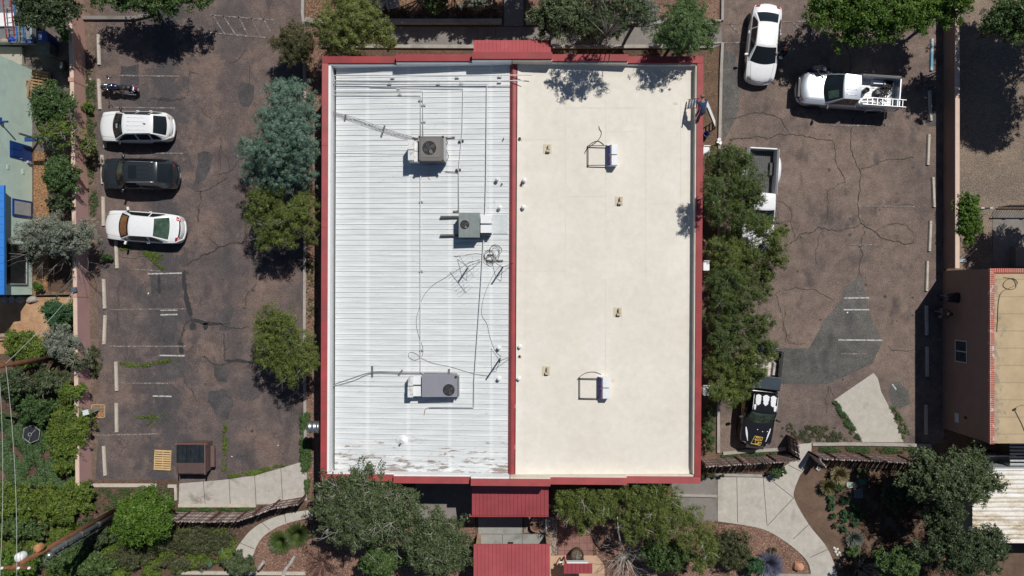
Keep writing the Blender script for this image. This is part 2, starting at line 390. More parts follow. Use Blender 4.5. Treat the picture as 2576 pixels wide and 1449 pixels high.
# cracks
rng = random.Random(5)
ck = MB(); cs = MB()
CR_L = [([(498,560),(508,505),(505,480)], .09), ([(470,665),(500,650),(545,625),(590,612),(620,605)], .11), ([(525,600),(548,622)], .08), ([(465,680),(468,720),(482,790),(485,812),(512,812),(550,815)], .15),
    ([(482,805),(463,820),(450,862),(458,890)], .14), ([(550,810),(575,824),(600,826),(625,820)], .09), ([(563,838),(566,880),(565,905)], .10), ([(508,896),(530,912),(565,915),(600,908),(650,914)], .10),
    ([(575,815),(545,815),(500,808)], .12), ([(620,770),(622,740),(635,725),(645,715)], .06), ([(645,705),(646,690)], .05), ([(367,257),(385,247),(405,250),(440,252),(468,246)], .08), ([(405,250),(380,278)], .05),
    ([(470,240),(478,180),(500,186)], .05), ([(485,250),(510,280),(530,300)], .04), ([(555,345),(556,400),(552,440),(590,420),(600,400)], .06), ([(556,365),(575,400),(580,430)], .05), ([(490,480),(540,468),(575,445)], .07),
    ([(455,930),(485,985),(500,1010)], .07), ([(575,160),(600,150),(620,125)], .04), ([(625,155),(628,200),(625,240)], .04), ([(310,700),(300,760),(305,830),(312,920)], .05), ([(566,1065),(566,1120),(566,1180)], .05),
    ([(385,1185),(400,1160),(395,1150)], .05), ([(618,525),(618,595),(612,610)], .06), ([(280,640),(400,640)], .03)]
CR_R = [([(1822,308),(1860,295),(1892,285),(1945,290),(1965,300),(1980,325),(1985,333)], .08), ([(1835,352),(1870,348),(1930,350),(1995,338),(2030,345),(2095,352)], .09), ([(2095,352),(2100,400),(2115,430),(2124,460),(2080,483),(2082,540),(2075,565)], .07),
    ([(2133,-10),(2136,130),(2140,330),(2150,400),(2163,430),(2164,560)], .08), ([(2165,425),(2200,415),(2255,400),(2300,395)], .08), ([(1955,505),(1985,520),(2000,600)], .05), ([(1985,615),(2010,590),(2060,570),(2095,578),(2130,575),(2162,565)], .10),
    ([(2162,560),(2180,572),(2210,592),(2250,608),(2300,612)], .10), ([(2200,585),(2235,565),(2280,566),(2300,590)], .05), ([(2175,580),(2170,640),(2162,690)], .07), ([(1962,730),(1950,740),(1968,790),(1975,860),(2000,865)], .05),
    ([(1972,728),(2035,728),(2070,740),(2095,755)], .06), ([(2235,870),(2245,882),(2300,880)], .06), ([(1977,775),(1970,830),(1985,860),(2030,866)], .05), ([(2075,570),(2058,600),(2055,665)], .05), ([(2010,560),(1960,560),(1925,480)], .05),
    ([(2100,1000),(2085,970),(2078,1040)], .05), ([(2240,520),(2300,520)], .03)]
for lst, tgt in ((CR_L, ck), (CR_R, ck)):
    for pts, w in lst:
        q = frac([P2(*p) for p in pts], .14, rng, 4)
        ribbon(ck, q, w*(.75 if lst is CR_L else .5), .020, rng, .6)
struct('asphalt_cracks', ck, M_crack)
for pts, w in [([(465,680),(468,740),(480,795)], .24), ([(484,805),(510,812),(548,815)], .22), ([(486,812),(486,830)], .32), ([(517,812),(517,830)], .28), ([(400,690),(402,740)], .2), ([(455,860),(458,890)], .26), ([(565,908),(600,906),(650,914)], .16), ([(400,250),(430,252)], .16)]:
    ribbon(cs, frac([P2(*p) for p in pts], .06, rng, 3), w, .024, rng, .35)
struct('crack_sealer', cs, M_sealer)
# spots of oil
ob = MB()
for i in range(46):
    u, v = (rng.uniform(1990,2300), rng.uniform(300,1000)) if i % 2 else (rng.uniform(470,740), rng.uniform(120,1150))
    r = rng.choice([.04,.05,.07,.10]); c = P2(u, v)
    ob.add([(c[0]+r*rng.uniform(.7,1.3)*math.cos(k*.785), c[1]+r*rng.uniform(.7,1.3)*math.sin(k*.785), .016) for k in range(8)], [tuple(range(8))])
struct('oil_spots', ob, simple('oil', (.045,.038,.034), .7, 0, .3, 5))
# painted lines
pl = MB(); pn = MB()
def line(mb, a, b, w=.085): ribbon(mb, [np.array(P2(*a)), np.array(P2(*b))], w, .028)
for a, b in [((300,190),(450,192)),((285,270),(440,272)),((300,385),(460,386)),((330,677),(405,682)),((275,779),(470,777)),((275,871),(470,871)),((300,964),(440,964)),((235,1095),(405,1091)),
             ((525,38),(690,51)),((515,81),(668,95)),((535,38),(565,85)),((562,40),(592,86)),((600,42),(625,90)),((632,44),(655,93)),((662,46),(680,80)),
             ((1828,60),(2080,52)),((1820,108),(2120,103)),((1836,60),(1860,86)),((1995,56),(2040,108)),((2030,56),(2062,104)),
             ((2094,317),(2245,315)),((2158,519),(2300,520)),((2130,616),(2210,616)),((2080,712),(2115,712)),((2330,216),(2370,215)),((2322,855),(2368,855)),((2115,890),(2180,890))]: line(pl, a, b)
for a, b in [((372,689),(458,687)),((404,780),(447,780)),((404,792),(447,791)),((402,894),(465,895)),((2122,750),(2186,749)),((2122,779),(2186,779)),((2108,855),(2219,856)),((385,996),(432,997)),((2244,966),(2254,980))]: line(pn, a, b)
struct('parking_lines', pl, M_line); struct('parking_lines', pn, M_line_new)
# ================================================================ THE MAIN BUILDING
M_red = simple('red_metal', (.31, .042, .044), .55, 0, .2, 1.1, dirt=(.24,.06,.055), dirtsc=1.6, dirtat=(.50,.74))
M_redroof = simple('red_roof_metal', (.37, .074, .084), .5, 0, .14, .8, dirt=(.33,.07,.07), dirtsc=1.1, dirtat=(.48,.72))
M_white = simple('white_coating', (.78, .80, .80), .6, 0, .04, 2, dirt=(.62,.63,.62), dirtat=(.58,.8))
M_cream = simple('cream_lining', (.66, .61, .52), .8, 0, .05, 1, dirt=(.50,.45,.37), dirtat=(.5,.8))
M_stuc_w = simple('wall_stucco', (.40,.27,.19), .9)
M_dark = simple('dark_gap', (.03,.028,.026), .9)
M_galv = simple('galvanised', (.50,.52,.53), .35, .9, .1, 4)
M_alu = simple('aluminium', (.72,.73,.75), .3, .8, .05, 5)

def metal_roof_mat():
    m, t = newmat('white_ribbed_metal'); v = pos(t)
    mp = t.nodes.new('ShaderNodeMapping'); mp.inputs['Scale'].default_value = (.28, 4.5, 1); t.links.new(v, mp.inputs[0])
    f = noise(t, mp.outputs[0], 1.5, 6, .65)
    col = ramp(t, f, [(.25, (.54,.565,.57)), (.5, (.65,.675,.68)), (.72, (.77,.79,.79))])
    mp2 = t.nodes.new('ShaderNodeMapping'); mp2.inputs['Scale'].default_value = (1.1, 7, 1); t.links.new(v, mp2.inputs[0])
    f2 = noise(t, mp2.outputs[0], 2.2, 5, .7)
    col = mix(t, ramp(t, f2, [(.62, 0.0), (.70, .8)]), col, (.30,.30,.30))
    # chalky columns where the sheets overlap the purlins
    wv = t.nodes.new('ShaderNodeTexWave'); wv.bands_direction = 'X'; wv.inputs['Scale'].default_value = .134; wv.inputs['Distortion'].default_value = .15
    t.links.new(v, wv.inputs['Vector'])
    col = mix(t, ramp(t, wv.outputs['Fac'], [(.965, 0.0), (.995, .4)]), col, (.82,.84,.84))
    # rust and leaf dirt collect at the south-west corner
    sx = t.nodes.new('ShaderNodeSeparateXYZ'); t.links.new(v, sx.inputs[0])
    my = t.nodes.new('ShaderNodeMapRange'); my.inputs['From Min'].default_value = -7.0; my.inputs['From Max'].default_value = -10.4
    t.links.new(sx.outputs['Y'], my.inputs['Value'])
    mp3 = t.nodes.new('ShaderNodeMapping'); mp3.inputs['Scale'].default_value = (.7, 3.2, 1); t.links.new(v, mp3.inputs[0])
    f3 = noise(t, mp3.outputs[0], 1.3, 6, .75)
    ad = t.nodes.new('ShaderNodeMath'); ad.operation = 'MULTIPLY_ADD'; ad.inputs[1].default_value = .22
    t.links.new(my.outputs[0], ad.inputs[0]); t.links.new(f3, ad.inputs[2])
    col = mix(t, ramp(t, ad.outputs[0], [(.705, 0.0), (.77, .8)]), col, (.20,.14,.11))
    finish(t, col, .5, 0, f, .1, .01, 0, .3); return m
M_mroof = metal_roof_mat()
def membrane_mat():
    m, t = newmat('cream_membrane'); v = pos(t)
    f = noise(t, v, .35, 4, .6)
    col = ramp(t, f, [(.35, (.67,.625,.545)), (.65, (.715,.68,.61))])
    f2 = noise(t, v, 2.5, 6, .7)
    col = mix(t, .35, col, mix(t, 1.0, col, ramp(t, f2, [(.3,.82),(.7,1.15)]), 'MULTIPLY'))
    vo = t.nodes.new('ShaderNodeTexVoronoi'); vo.inputs['Scale'].default_value = 2.1; vo.inputs['Randomness'].default_value = .35
    t.links.new(v, vo.inputs['Vector'])
    dot = ramp(t, vo.outputs['Distance'], [(.0, 1.0), (.09, 1.0), (.12, 0.0)])
    msk = ramp(t, noise(t, v, 1.1, 2, .5), [(.50, 0.0), (.60, 1.0)])
    dots = mix(t, 1.0, dot, msk, 'MULTIPLY')
    col = mix(t, mix(t, .30, (0,0,0), dots), col, (.82,.79,.72))
    st = ramp(t, noise(t, v, 5.5, 5, .8), [(.70, 0.0), (.76, .35)])
    col = mix(t, st, col, (.40,.37,.31))
    st2 = ramp(t, noise(t, v, .75, 6, .72, 1.2), [(.56, 0.0), (.585, .14), (.60, .03), (.7, .10)]); col = mix(t, st2, col, (.55,.49,.39))
    mp = t.nodes.new('ShaderNodeMapping'); mp.inputs['Scale'].default_value = (.5, 3.5, 1); mp.inputs['Rotation'].default_value = (0,0,.3); t.links.new(v, mp.inputs[0])
    col = mix(t, ramp(t, noise(t, mp.outputs[0], 1.7, 6, .8), [(.64, 0.0), (.70, .12)]), col, (.45,.41,.34))
    finish(t, col, .75, 0, dots, .25, .01, 0, .3); return m
M_memb = membrane_mat()

TL = np.array(P2(810,141.5,4)); TR = np.array(P2(1770,141.5,4)); BR = np.array(P2(1763,1217,4)); BL = np.array(P2(806,1210,4))
def BP(s, t): return (TL*(1-s)+TR*s)*(1-t)+(BL*(1-s)+BR*s)*t
LX = np.linalg.norm(TR-TL); LY = np.linalg.norm(TL-BL)
def zmet(x): return 3.20+.58*(x+10.1)/9.9
def zmem(x): return 3.86-.44*(x-.2)/10.1
def zroof(x): return zmet(x) if x < 0 else zmem(x)
def PR(u, v, off=0.0):
    z = 3.6
    for _ in range(4):
        x, y, _z = P(u, v, z+off); z = zroof(x)
    return x, y, z+off
bld = thing('office_building', 'long flat-roofed office building with red parapet, half white ribbed metal, half cream membrane', 'building', (0, 0, 0))
SB = [0, .196, .395, .602, .80, 1]; SBb = [0, .194, .397, .603, .8035, 1]; SZ = [4.0, 4.36, 4.75, 4.36, 4.0]
th = .26
def quad_prism(mb, a, b, c, d, z0, z1): mb.prism([tuple(a), tuple(b), tuple(c), tuple(d)], z0, z1)
wl = MB(); inn_w = MB(); inn_c = MB()
cop = []
for k in range(5):
    for top in (True, False):
        s0, s1 = (SB if top else SBb)[k:k+2]; z = SZ[k]
        ta, tb = (.05/LY, (.05+th)/LY) if top else (1-.05/LY, 1-(.05+th)/LY)
        e0 = .05/LX if k == 0 else 0; e1 = -.05/LX if k == 4 else 0
        quad_prism(wl, BP(s0+e0, ta), BP(s1+e1, ta), BP(s1+e1, tb), BP(s0+e0, tb), 0, z-.10)
        cb = MB(); g2 = .006/LX
        o = 0 if top else 1; i = (.36/LY) if top else 1-.36/LY
        a, b, c, d = BP(s0+g2, o), BP(s1-g2, o), BP(s1-g2, i), BP(s0+g2, i)
        zi = z-.05
        lo = [(*a, z-.16), (*b, z-.16), (*c, z-.16), (*d, z-.16)]; hi = [(*a, z), (*b, z), (*c, zi), (*d, zi)]
        if not top: lo = lo[::-1]; hi = hi[::-1]
        cb.hexa(lo[::-1] if True else lo, hi[::-1])
        cop.append(cb)
        # lining of the inner face
        l0, l1 = ((.05+th)/LY, (.05+th+.13)/LY) if top else (1-(.05+th)/LY, 1-(.05+th+.13)/LY)
        for (ss0, ss1, tgt) in ((s0, min(s1, .497), inn_w), (max(s0, .499), s1, inn_c)):
            if ss1-ss0 > .01: quad_prism(tgt, BP(max(ss0, .016), l0), BP(min(ss1, .984), l0), BP(min(ss1, .984), l1), BP(max(ss0, .016), l1), 2.5, z-.17)
for left in (True, False):
    a, b = (.05/LX, (.05+th)/LX) if left else (1-.05/LX, 1-(.05+th)/LX)
    q0 = (.05+th+.002)/LY
    quad_prism(wl, BP(a, q0), BP(b, q0), BP(b, 1-q0), BP(a, 1-q0), 0, 3.9)
    n = 5
    for k in range(n):
        cb = MB(); o = 0 if left else 1; i = .34/LX if left else 1-.34/LX
        t0 = .36/LY+.001+(1-.72/LY-.002)*k/n; t1 = .36/LY+.001+(1-.72/LY-.002)*(k+1)/n-.0004
        A, B_, C_, D = BP(o, t0), BP(i, t0), BP(i, t1), BP(o, t1)
        zi = 3.93
        pts_lo = [(*A, 3.84), (*D, 3.84), (*C_, 3.84), (*B_, 3.84)]; pts_hi = [(*A, 3.985), (*D, 3.985), (*C_, zi), (*B_, zi)]
        if not left: pts_lo = pts_lo[::-1]; pts_hi = pts_hi[::-1]
        cb.hexa(pts_lo, pts_hi); cop.append(cb)
    l0, l1 = ((.05+th)/LX, (.05+th+.16)/LX) if left else (1-(.05+th)/LX, 1-(.05+th+.10)/LX)
    quad_prism(inn_w if left else inn_c, BP(l0, .0205), BP(l1, .0205), BP(l1, .9795), BP(l0, .9795), 2.5, 3.88)
obj('wall', wl, M_stuc_w, bld)
obj('parapet_lining', inn_w, M_white, bld); obj('parapet_lining', inn_c, M_cream, bld)
for cb in cop: obj('coping', cb, M_red, bld)
# gutter trough and metal roof
gu = MB(); s0 = .475/LX; s1 = .72/LX
quad_prism(gu, BP(s0, .018), BP(s1, .018), BP(s1, .982), BP(s0, .982), 2.60, 2.80)
obj('gutter', gu, simple('gutter_dirt', (.10,.075,.055), .9, 0, .4, 3), bld)
mr = MB(); sa = .60/LX; sb_ = .4955; nr = 77
ys = []
for k in range(nr):
    t0 = .0175+(.965)*k/nr; dt = .965/nr
    for (f, h) in ((0, 0), (.30, 0), (.33, .008), (.36, 0), (.64, 0), (.67, .008), (.70, 0), (.85, 0), (.885, .036), (.935, .036), (.97, 0)): ys.append((t0+f*dt, h))
ys.append((.9825, 0))
rows = []
for t_, h in ys:
    a = BP(sa, t_); b = BP(sb_, t_)
    r = []
    for q in (0, .5, 1):
        p = a*(1-q)+b*q; r.append((p[0], p[1], zmet(p[0])+h))
    rows.append(r)
mr.grid([r for r in rows][::-1])
# closed eave end
ee = [(r[0][0], r[0][1], r[0][2]) for r in rows]
mr.grid([ee, [(p[0], p[1], p[2]-.12) for p in ee]])
obj('metal_roof', mr, M_mroof, bld)
# membrane roof, slightly uneven
mm = MB(); rr = random.Random(2); rows = []
for j in range(61):
    r = []
    for i in range(41):
        s = .5125+(.9835-.5125)*i/40; t_ = .0170+.966*j/60; p = BP(s, t_)
        edge = min(i, 40-i, j, 60-j); r.append((p[0], p[1], zmem(p[0])+(.10 if edge == 0 else 0)+rr.uniform(-.004, .004)))
    rows.append(r)
mm.grid([r for r in rows][::-1]); obj('membrane_roof', mm, M_memb, bld, smooth=True)
sm = MB()
def seam(u0, v0, u1, v1, w=.045):
    for k in range(12):
        a = PR(u0+(u1-u0)*k/12, v0+(v1-v0)*k/12, .009); b = PR(u0+(u1-u0)*(k+1)/12, v0+(v1-v0)*(k+1)/12, .009)
        d = Vector(b)-Vector(a); n = Vector((-d.y, d.x, 0)).normalized()*w/2
        sm.add([Vector(a)-n, Vector(b)-n, Vector(b)+n, Vector(a)+n], [(0, 1, 2, 3)])
M_seam = simple('seam', (.68,.64,.565), .8, 0, .04)
for (u0, v0, u1, v1) in ((1423,265,1423,700),(1524,250,1524,600),(1524,700,1524,1000),(1625,280,1625,700),(1713,250,1713,500),(1308,351,1423,351),(1423,271,1625,271),(1525,331,1600,331),(1423,493,1525,493),(1301,681,1423,681),(1625,512,1740,512),(1650,823,1740,823)):
    sm = MB(); seam(u0, v0, u1, v1, .03); obj('roof_seam', sm, M_seam, bld)
M_mpatch = simple('mem_patch', (.63,.575,.475), .8, 0, .05)
for k, (u, v, a, b) in enumerate([(1297,1022,8,10),(1297,1125,8,10),(1384,1185,5,14),(1418,1187,6,6),(1492,1186,10,6),(1622,1184,18,14),(1542,957,8,10),(1700,260,10,6)]):
    c = [PR(u-a/2,v-b/2,.014), PR(u-a/2,v+b/2,.014), PR(u+a/2,v+b/2,.014), PR(u+a/2,v-b/2,.014)]; obj('roof_patch', MB().add(c, [(0,1,2,3)]), M_mpatch, bld)
# ridge between the two roofs
rg = MB()
prof = [(-.19, 3.35), (-.19, 3.80), (-.03, 4.04), (.02, 4.04), (.03, 4.01), (.13, 3.99), (.19, 3.97), (.19, 3.35)]
rws = []
for t_ in (.013, .5, .987):
    p = BP(.5015, t_); rws.append([(p[0]+x, p[1], z) for x, z in prof])
rg.grid(rws[::-1]); obj('ridge_cap', rg, M_red, bld)
# red canopies over the two doors
def canopy(u0, u1, vi, zi, vo_, zo, parent, n=20, th=.06, name='canopy_roof'):
    mb = MB()
    for k in range(n):
        a = k/n; b = (k+1)/n-.0
        u = lambda q: u0+(u1-u0)*q
        A = P(u(a), vi, zi); B_ = P(u(b), vi, zi); C_ = P(u(b), vo_, zo); D = P(u(a), vo_, zo)
        if vo_ < vi: A, B_, C_, D = D, C_, B_, A
        mb.hexa([(D[0],D[1],D[2]-th),(C_[0],C_[1],C_[2]-th),(B_[0],B_[1],B_[2]-th),(A[0],A[1],A[2]-th)], [D, C_, B_, A])
        # standing seam
        A2 = (A[0]-.012, A[1], A[2]); e = .024; h = .03
        mb.hexa([(D[0]-.012,D[1],D[2]-.002),(D[0]+.012,D[1],D[2]-.002),(A[0]+.012,A[1],A[2]-.002),(A[0]-.012,A[1],A[2]-.002)],
                [(D[0]-.012,D[1],D[2]+h),(D[0]+.012,D[1],D[2]+h),(A[0]+.012,A[1],A[2]+h),(A[0]-.012,A[1],A[2]+h)])
    return obj(name, mb, M_redroof, parent)
canopy(1192, 1386, 138, 3.45, 101, 2.95, bld)
canopy(1188, 1380, 1215, 3.35, 1297, 2.75, bld)
e = MB(); x0, y0, z0 = P(1180, 1296, 2.7); x1 = P(1380, 1297, 2.7)[0]
e.box(x0, x1, y0-.10, y0-.004, 2.58, 2.70); obj('canopy_gutter', e, M_red, bld)
for u in (1196, 1374):
    for v in (1290,):
        x, y, _ = P(u, v, 2.6); obj('canopy_post', MB().box(x-.07, x+.07, y-.07, y+.07, 0, 2.62), M_stuc_w, bld)
for u in (1200, 1378):
    x, y, _ = P(u, 106, 2.8); obj('canopy_post', MB().box(x-.07, x+.07, y-.07, y+.07, 0, 2.80), M_stuc_w, bld)
# leader heads on the east wall
for v in (380, 669, 983):
    x, y, z = P(1770, v, 3.3); lh = MB(); lh.hexa([(x+.0,y-.2,2.9),(x+.22,y-.2,2.9),(x+.22,y+.2,2.9),(x,y+.2,2.9)], [(x-.02,y-.26,3.35),(x+.32,y-.26,3.35),(x+.32,y+.26,3.35),(x-.02,y+.26,3.35)])
    lh.box(x-.02, x+.36, y+.265, y+.31, 3.2, 3.42); lh.box(x+.05, x+.15, y-.06, y+.06, .1, 2.9)
    obj('leader_head', lh, M_white, bld)
# ventilator drum on the west wall
vd = MB(); c = P(792, 1075, 3.0)
pr = [(.10,-.42),(.30,-.42),(.36,-.38),(.36,-.22),(.33,-.20),(.33,-.12),(.37,-.10),(.37,.02),(.33,.05),(.33,.14),(.36,.17),(.36,.26),(.16,.30),(.16,.60)]
vd.lathe((0,0,0), pr, 20); vd.xf(Matrix.Translation((c[0], c[1], 2.9)) @ Matrix.Rotation(R(90), 4, 'Y'))
obj('ventilator_drum', vd, M_galv, bld, smooth=True)

# ================================================================ ROOFTOP EQUIPMENT
M_brown = simple('brown_grey_paint', (.135,.125,.118), .5, 0, .08, 2, dirt=(.10,.09,.08))
M_gg = simple('green_grey_paint', (.20,.235,.225), .45, .1, .12, 2.5, dirt=(.27,.30,.29), dirtsc=2)
M_pg = simple('purple_grey_paint', (.245,.245,.285), .45, 0, .05, 2)
M_black = simple('black_plastic', (.016,.016,.018), .5)
M_fan = simple('fan_blades', (.10,.10,.11), .4, .5)
M_ductw = simple('weathered_duct', (.66,.67,.66), .5, 0, .10, 5, dirt=(.34,.33,.30), dirtsc=4, dirtat=(.52,.68))
M_duct_l = simple('white_duct', (.74,.76,.78), .45, 0, .05, 4)
M_wood = simple('grey_timber', (.13,.12,.11), .9, 0, .35, 6)
M_pipe = simple('painted_pipe', (.62,.64,.64), .45, 0, .08, 4)
M_rubber = simple('rubber', (.035,.033,.033), .8)
M_copper = simple('copper_pipe', (.42,.20,.12), .4, .7)

def fan(parent, c, r, cage=True):
    h = MB(); h.lathe((c[0], c[1], c[2]), [(r*1.06, .0), (r*1.06, .012), (r, .012), (r, -.02)], 28)
    obj('fan_ring', h, M_black, parent)
    b = MB()
    well = MB().cyl((c[0], c[1]), r, c[2]-.01, c[2]+.003, 28); obj('fan_well', well, M_dark, parent)
    for k in range(4):
        a = k*math.pi/2+.5
        p = [(.10*r, -.1), (.45*r, -.30*r/.3*.3), (.92*r, -.20*r/.3*.3), (.95*r, .26*r), (.4*r, .30*r)]
        p = [(x*math.cos(a)-y*math.sin(a), x*math.sin(a)+y*math.cos(a)) for x, y in [(r*.12, -r*.05), (r*.5, -r*.28), (r*.9, -r*.22), (r*.93, r*.12), (r*.45, r*.22), (r*.12, r*.05)]]
        b.add([(c[0]+x, c[1]+y, c[2]+.006+.004*k*0+(.012 if i < 3 else 0)) for i, (x, y) in enumerate(p)], [tuple(range(6))])
    b.cyl((c[0], c[1]), r*.2, c[2]+.004, c[2]+.03, 12)
    for k in range(2):
        a = k*math.pi/2+.4; b.tube([(c[0]+r*math.cos(a), c[1]+r*math.sin(a), c[2]+.035), (c[0]-r*math.cos(a), c[1]-r*math.sin(a), c[2]+.035)], .008, 4)
    obj('fan_blades', b, M_fan, parent)

def boxpx(mb, u0, u1, v0, v1, zt, zb):
    a = P(u0, v0, zt); b = P(u1, v1, zt); mb.box(a[0], b[0], b[1], a[1], zb, zt); return mb
# unit A
def ductpair(parent, rects, zt, zb, mat, nm='duct'):
    for (u0, u1, v0, v1) in rects:
        d = boxpx(MB(), u0, u1, v0, v1, zt, zb); obj(nm, d, mat, parent, bevel=.02)
x, y, z = PR(1086, 372); ua = thing('air_conditioner', 'brown-grey rooftop air conditioner with large round fan and stained white ducts', 'air conditioner', (x, y, z), 'air conditioners on the white metal roof')
zt = z+1.25
body = boxpx(MB(), 1056, 1114, 344, 403, zt-.06, z+.18); obj('cabinet', body, M_brown, ua, bevel=.015)
lid = boxpx(MB(), 1053.5, 1115.5, 342.5, 405, zt, zt-.055); lid.mi = 1; obj('top_cover', lid, [M_brown, M_black], ua, bevel=.02)
pc = MB(); boxpx(pc, 1058, 1108, 348, 396, zt+.012, zt+.001); obj('fan_deck', pc, simple('brown_grey_light', (.155,.145,.135), .5), ua)
fan(ua, P(1080, 372, zt+.015), .36)
for (u, v) in ((1055,344),(1114,344),(1055,404),(1114,404)): obj('corner_guard', boxpx(MB(), u-2.5, u+2.5, v-2.5, v+2.5, zt+.016, zt-.1), M_black, ua)
cl = boxpx(MB(), 1116, 1121, 346, 404, zt-.25, z+.2); obj('coil_panel', cl, M_galv, ua)
ductpair(ua, [(1026,1041,351,376),(1026,1041,378,403)], zt-.08, z+.25, M_ductw); ductpair(ua, [(1041.5,1053,354,380),(1041.5,1053,381,407)], zt-.30, z+.45, M_ductw)
lg = MB()
for (u, v) in ((1060,348),(1110,348),(1060,400),(1110,400)): p = PR(u, v); lg.box(p[0]-.05, p[0]+.05, p[1]-.05, p[1]+.05, p[2]-.02, z+.178)
obj('support_frame', lg, M_wood, ua)
hose = MB(); hose.tube(smooth_pts([P(1118,350,zt-.3), P(1126,358,zt-.5), P(1119,372,zt-.7), P(1128,392,zt-.8), P(1122,408,z+.25)]), .018, 5); obj('refrigerant_hose', hose, M_rubber, ua)
# unit B
x, y, z = PR(1180, 566); ub = thing('air_conditioner', 'square green-grey galvanised rooftop air conditioner with small round fan beside the red ridge', 'air conditioner', (x, y, z), 'air conditioners on the white metal roof')
zt = z+.98; obj('cabinet', boxpx(MB(), 1155, 1206, 536, 596, zt-.04, z+.15), M_gg, ub, bevel=.01)
a = boxpx(MB(), 1154, 1180, 535, 597, zt, zt-.035); obj('top_cover', a, M_gg, ub); a = boxpx(MB(), 1180.4, 1207, 535, 597, zt, zt-.035); obj('top_cover', a, M_gg, ub)
fan(ub, P(1169, 565, zt+.004), .235)
ductpair(ub, [(1208.5,1237,541,562),(1208.5,1237,565.5,586)], zt-.15, z+.05, M_duct_l)
obj('duct_end', boxpx(MB(), 1208.5, 1234, 586.5, 592, zt-.3, z+.05), M_black, ub)
sk = MB()
for v in (546, 592): a = PR(1109, v, .0); b = PR(1206, v, 0); sk.box(a[0], b[0], a[1]-.05, a[1]+.05, a[2]+.02, z+.148)
obj('timber_skid', sk, M_wood, ub)
x, y, z = PR(1258, 564); fl = MB(); 
c = [PR(1240,540,.045), PR(1240,588,.045), PR(1277,588,.045), PR(1277,540,.045)]; fl.hexa([(p[0],p[1],p[2]-.04) for p in c], c)
obj('roof_flashing_sheet', fl, simple('flashing', (.56,.60,.60), .45, .2, .1, 4), bld)
# unit C
x, y, z = PR(1105, 970); uc = thing('air_conditioner', 'long purple-grey rooftop air conditioner with a small fan at its right end', 'air conditioner', (x, y, z), 'air conditioners on the white metal roof')
zt = z+.85; obj('cabinet', boxpx(MB(), 1063, 1149, 944, 998, zt-.03, z+.12), M_pg, uc, bevel=.015)
obj('top_cover', boxpx(MB(), 1061, 1151, 942.5, 999, zt, zt-.025), M_pg, uc, bevel=.02)
fan(uc, P(1129, 981, zt+.004), .31)
ductpair(uc, [(1026,1039,949,971),(1025,1039,973,1000)], zt-.1, z+.1, M_ductw); ductpair(uc, [(1039.5,1059,947,968),(1039.5,1059,972,997)], zt-.22, z+.3, M_duct_l)
obj('side_rail', boxpx(MB(), 1152, 1154.5, 945, 997, zt-.2, z+.1), M_galv, uc)
c2 = MB(); c2.cyl(P2(1147, 948, zt), .07, zt+.002, zt+.06, 12); obj('service_cap', c2, M_rubber, uc)

# empty steel curb frames and capped ducts on the cream roof
M_blk_steel = simple('black_steel', (.035,.032,.03), .6)
M_tape_b = simple('blue_tape', (.03,.06,.30), .6); M_tape_r = simple('red_tape', (.5,.02,.03), .6)
def rail_frame(u0, u1, v0, v1, label):
    x, y, z = PR((u0+u1)/2, (v0+v1)/2); t = thing('equipment_rail_frame', label, 'steel frame', (x, y, z), 'empty equipment frames on the cream roof')
    for (a, b) in (((u0,v0),(u1,v0)), ((u1,v0),(u1,v1)), ((u1,v1),(u0,v1)), ((u0,v1),(u0,v0))):
        p = Vector(PR(*a, 0)); q = Vector(PR(*b, 0)); zz = z+.16
        m_ = MB(); d = q-p; L = math.hypot(d.x, d.y); ang = math.atan2(d.y, d.x)
        ex = .06 if abs(d.x) > abs(d.y) else -.07
        m_.obox(((p.x+q.x)/2, (p.y+q.y)/2, zz), L+ex, .038, .05, ang); obj('rail', m_, M_blk_steel, t)
    for a in ((u0,v0),(u1,v0),(u1,v1),(u0,v1)):
        p = PR(*a); obj('foot', MB().box(p[0]-.03, p[0]+.03, p[1]-.03, p[1]+.03, p[2]-.01, z+.134), M_blk_steel, t)
    return t
def capped_ducts(u0, u1, v0, v1, label):
    x, y, z = PR((u0+u1)/2, (v0+v1)/2); t = thing('capped_duct_pair', label, 'duct', (x, y, z), 'capped ducts on the cream roof')
    vm = (v0+v1)/2; zt = z+.62
    for k, (a, b) in enumerate(((v0, vm-1.2), (vm+1.2, v1))):
        A = P(u0, a, zt); B_ = P(u1, b, zt); xw = A[0]+.26
        d = MB().hexa([(A[0],B_[1],z-.02),(B_[0],B_[1],z-.02),(B_[0],A[1],z-.02),(A[0],A[1],z-.02)],
                      [(xw,B_[1],zt),(B_[0],B_[1],zt),(B_[0],A[1],zt),(xw,A[1],zt)])
        o = obj('duct', d, M_duct_l, t, bevel=.012)
        w = MB(); w.hexa([(A[0]-.006,B_[1]+.02,z+.08),(A[0]+.15,B_[1]+.02,z+.35),(A[0]+.15,A[1]-.02,z+.35),(A[0]-.006,A[1]-.02,z+.08)],
                         [(A[0]+.02,B_[1]+.02,z+.16),(A[0]+.16,B_[1]+.02,z+.46),(A[0]+.16,A[1]-.02,z+.46),(A[0]+.02,A[1]-.02,z+.16)])
        obj('blue_tape', w, M_tape_b, t)
        if k == 1 or v0 > 900:
            for yy in (B_[1]+.12, A[1]-.12): obj('red_tape', MB().obox((A[0]+.17, yy, z+.48), .22, .03, .03, M=Matrix.Rotation(R(-58), 4, 'Y')), M_tape_r, t)
    return t
rail_frame(1479, 1526, 368, 417, 'empty black steel frame with loose cable on the upper part of the cream roof')
capped_ducts(1527, 1554, 363, 415, 'pair of white capped ducts with blue tape at the upper black frame')
rail_frame(1458, 1504, 951, 1001, 'empty black steel frame on the lower part of the cream roof')
capped_ducts(1505, 1535, 950, 1003, 'pair of white capped ducts with blue and red tape at the lower black frame')
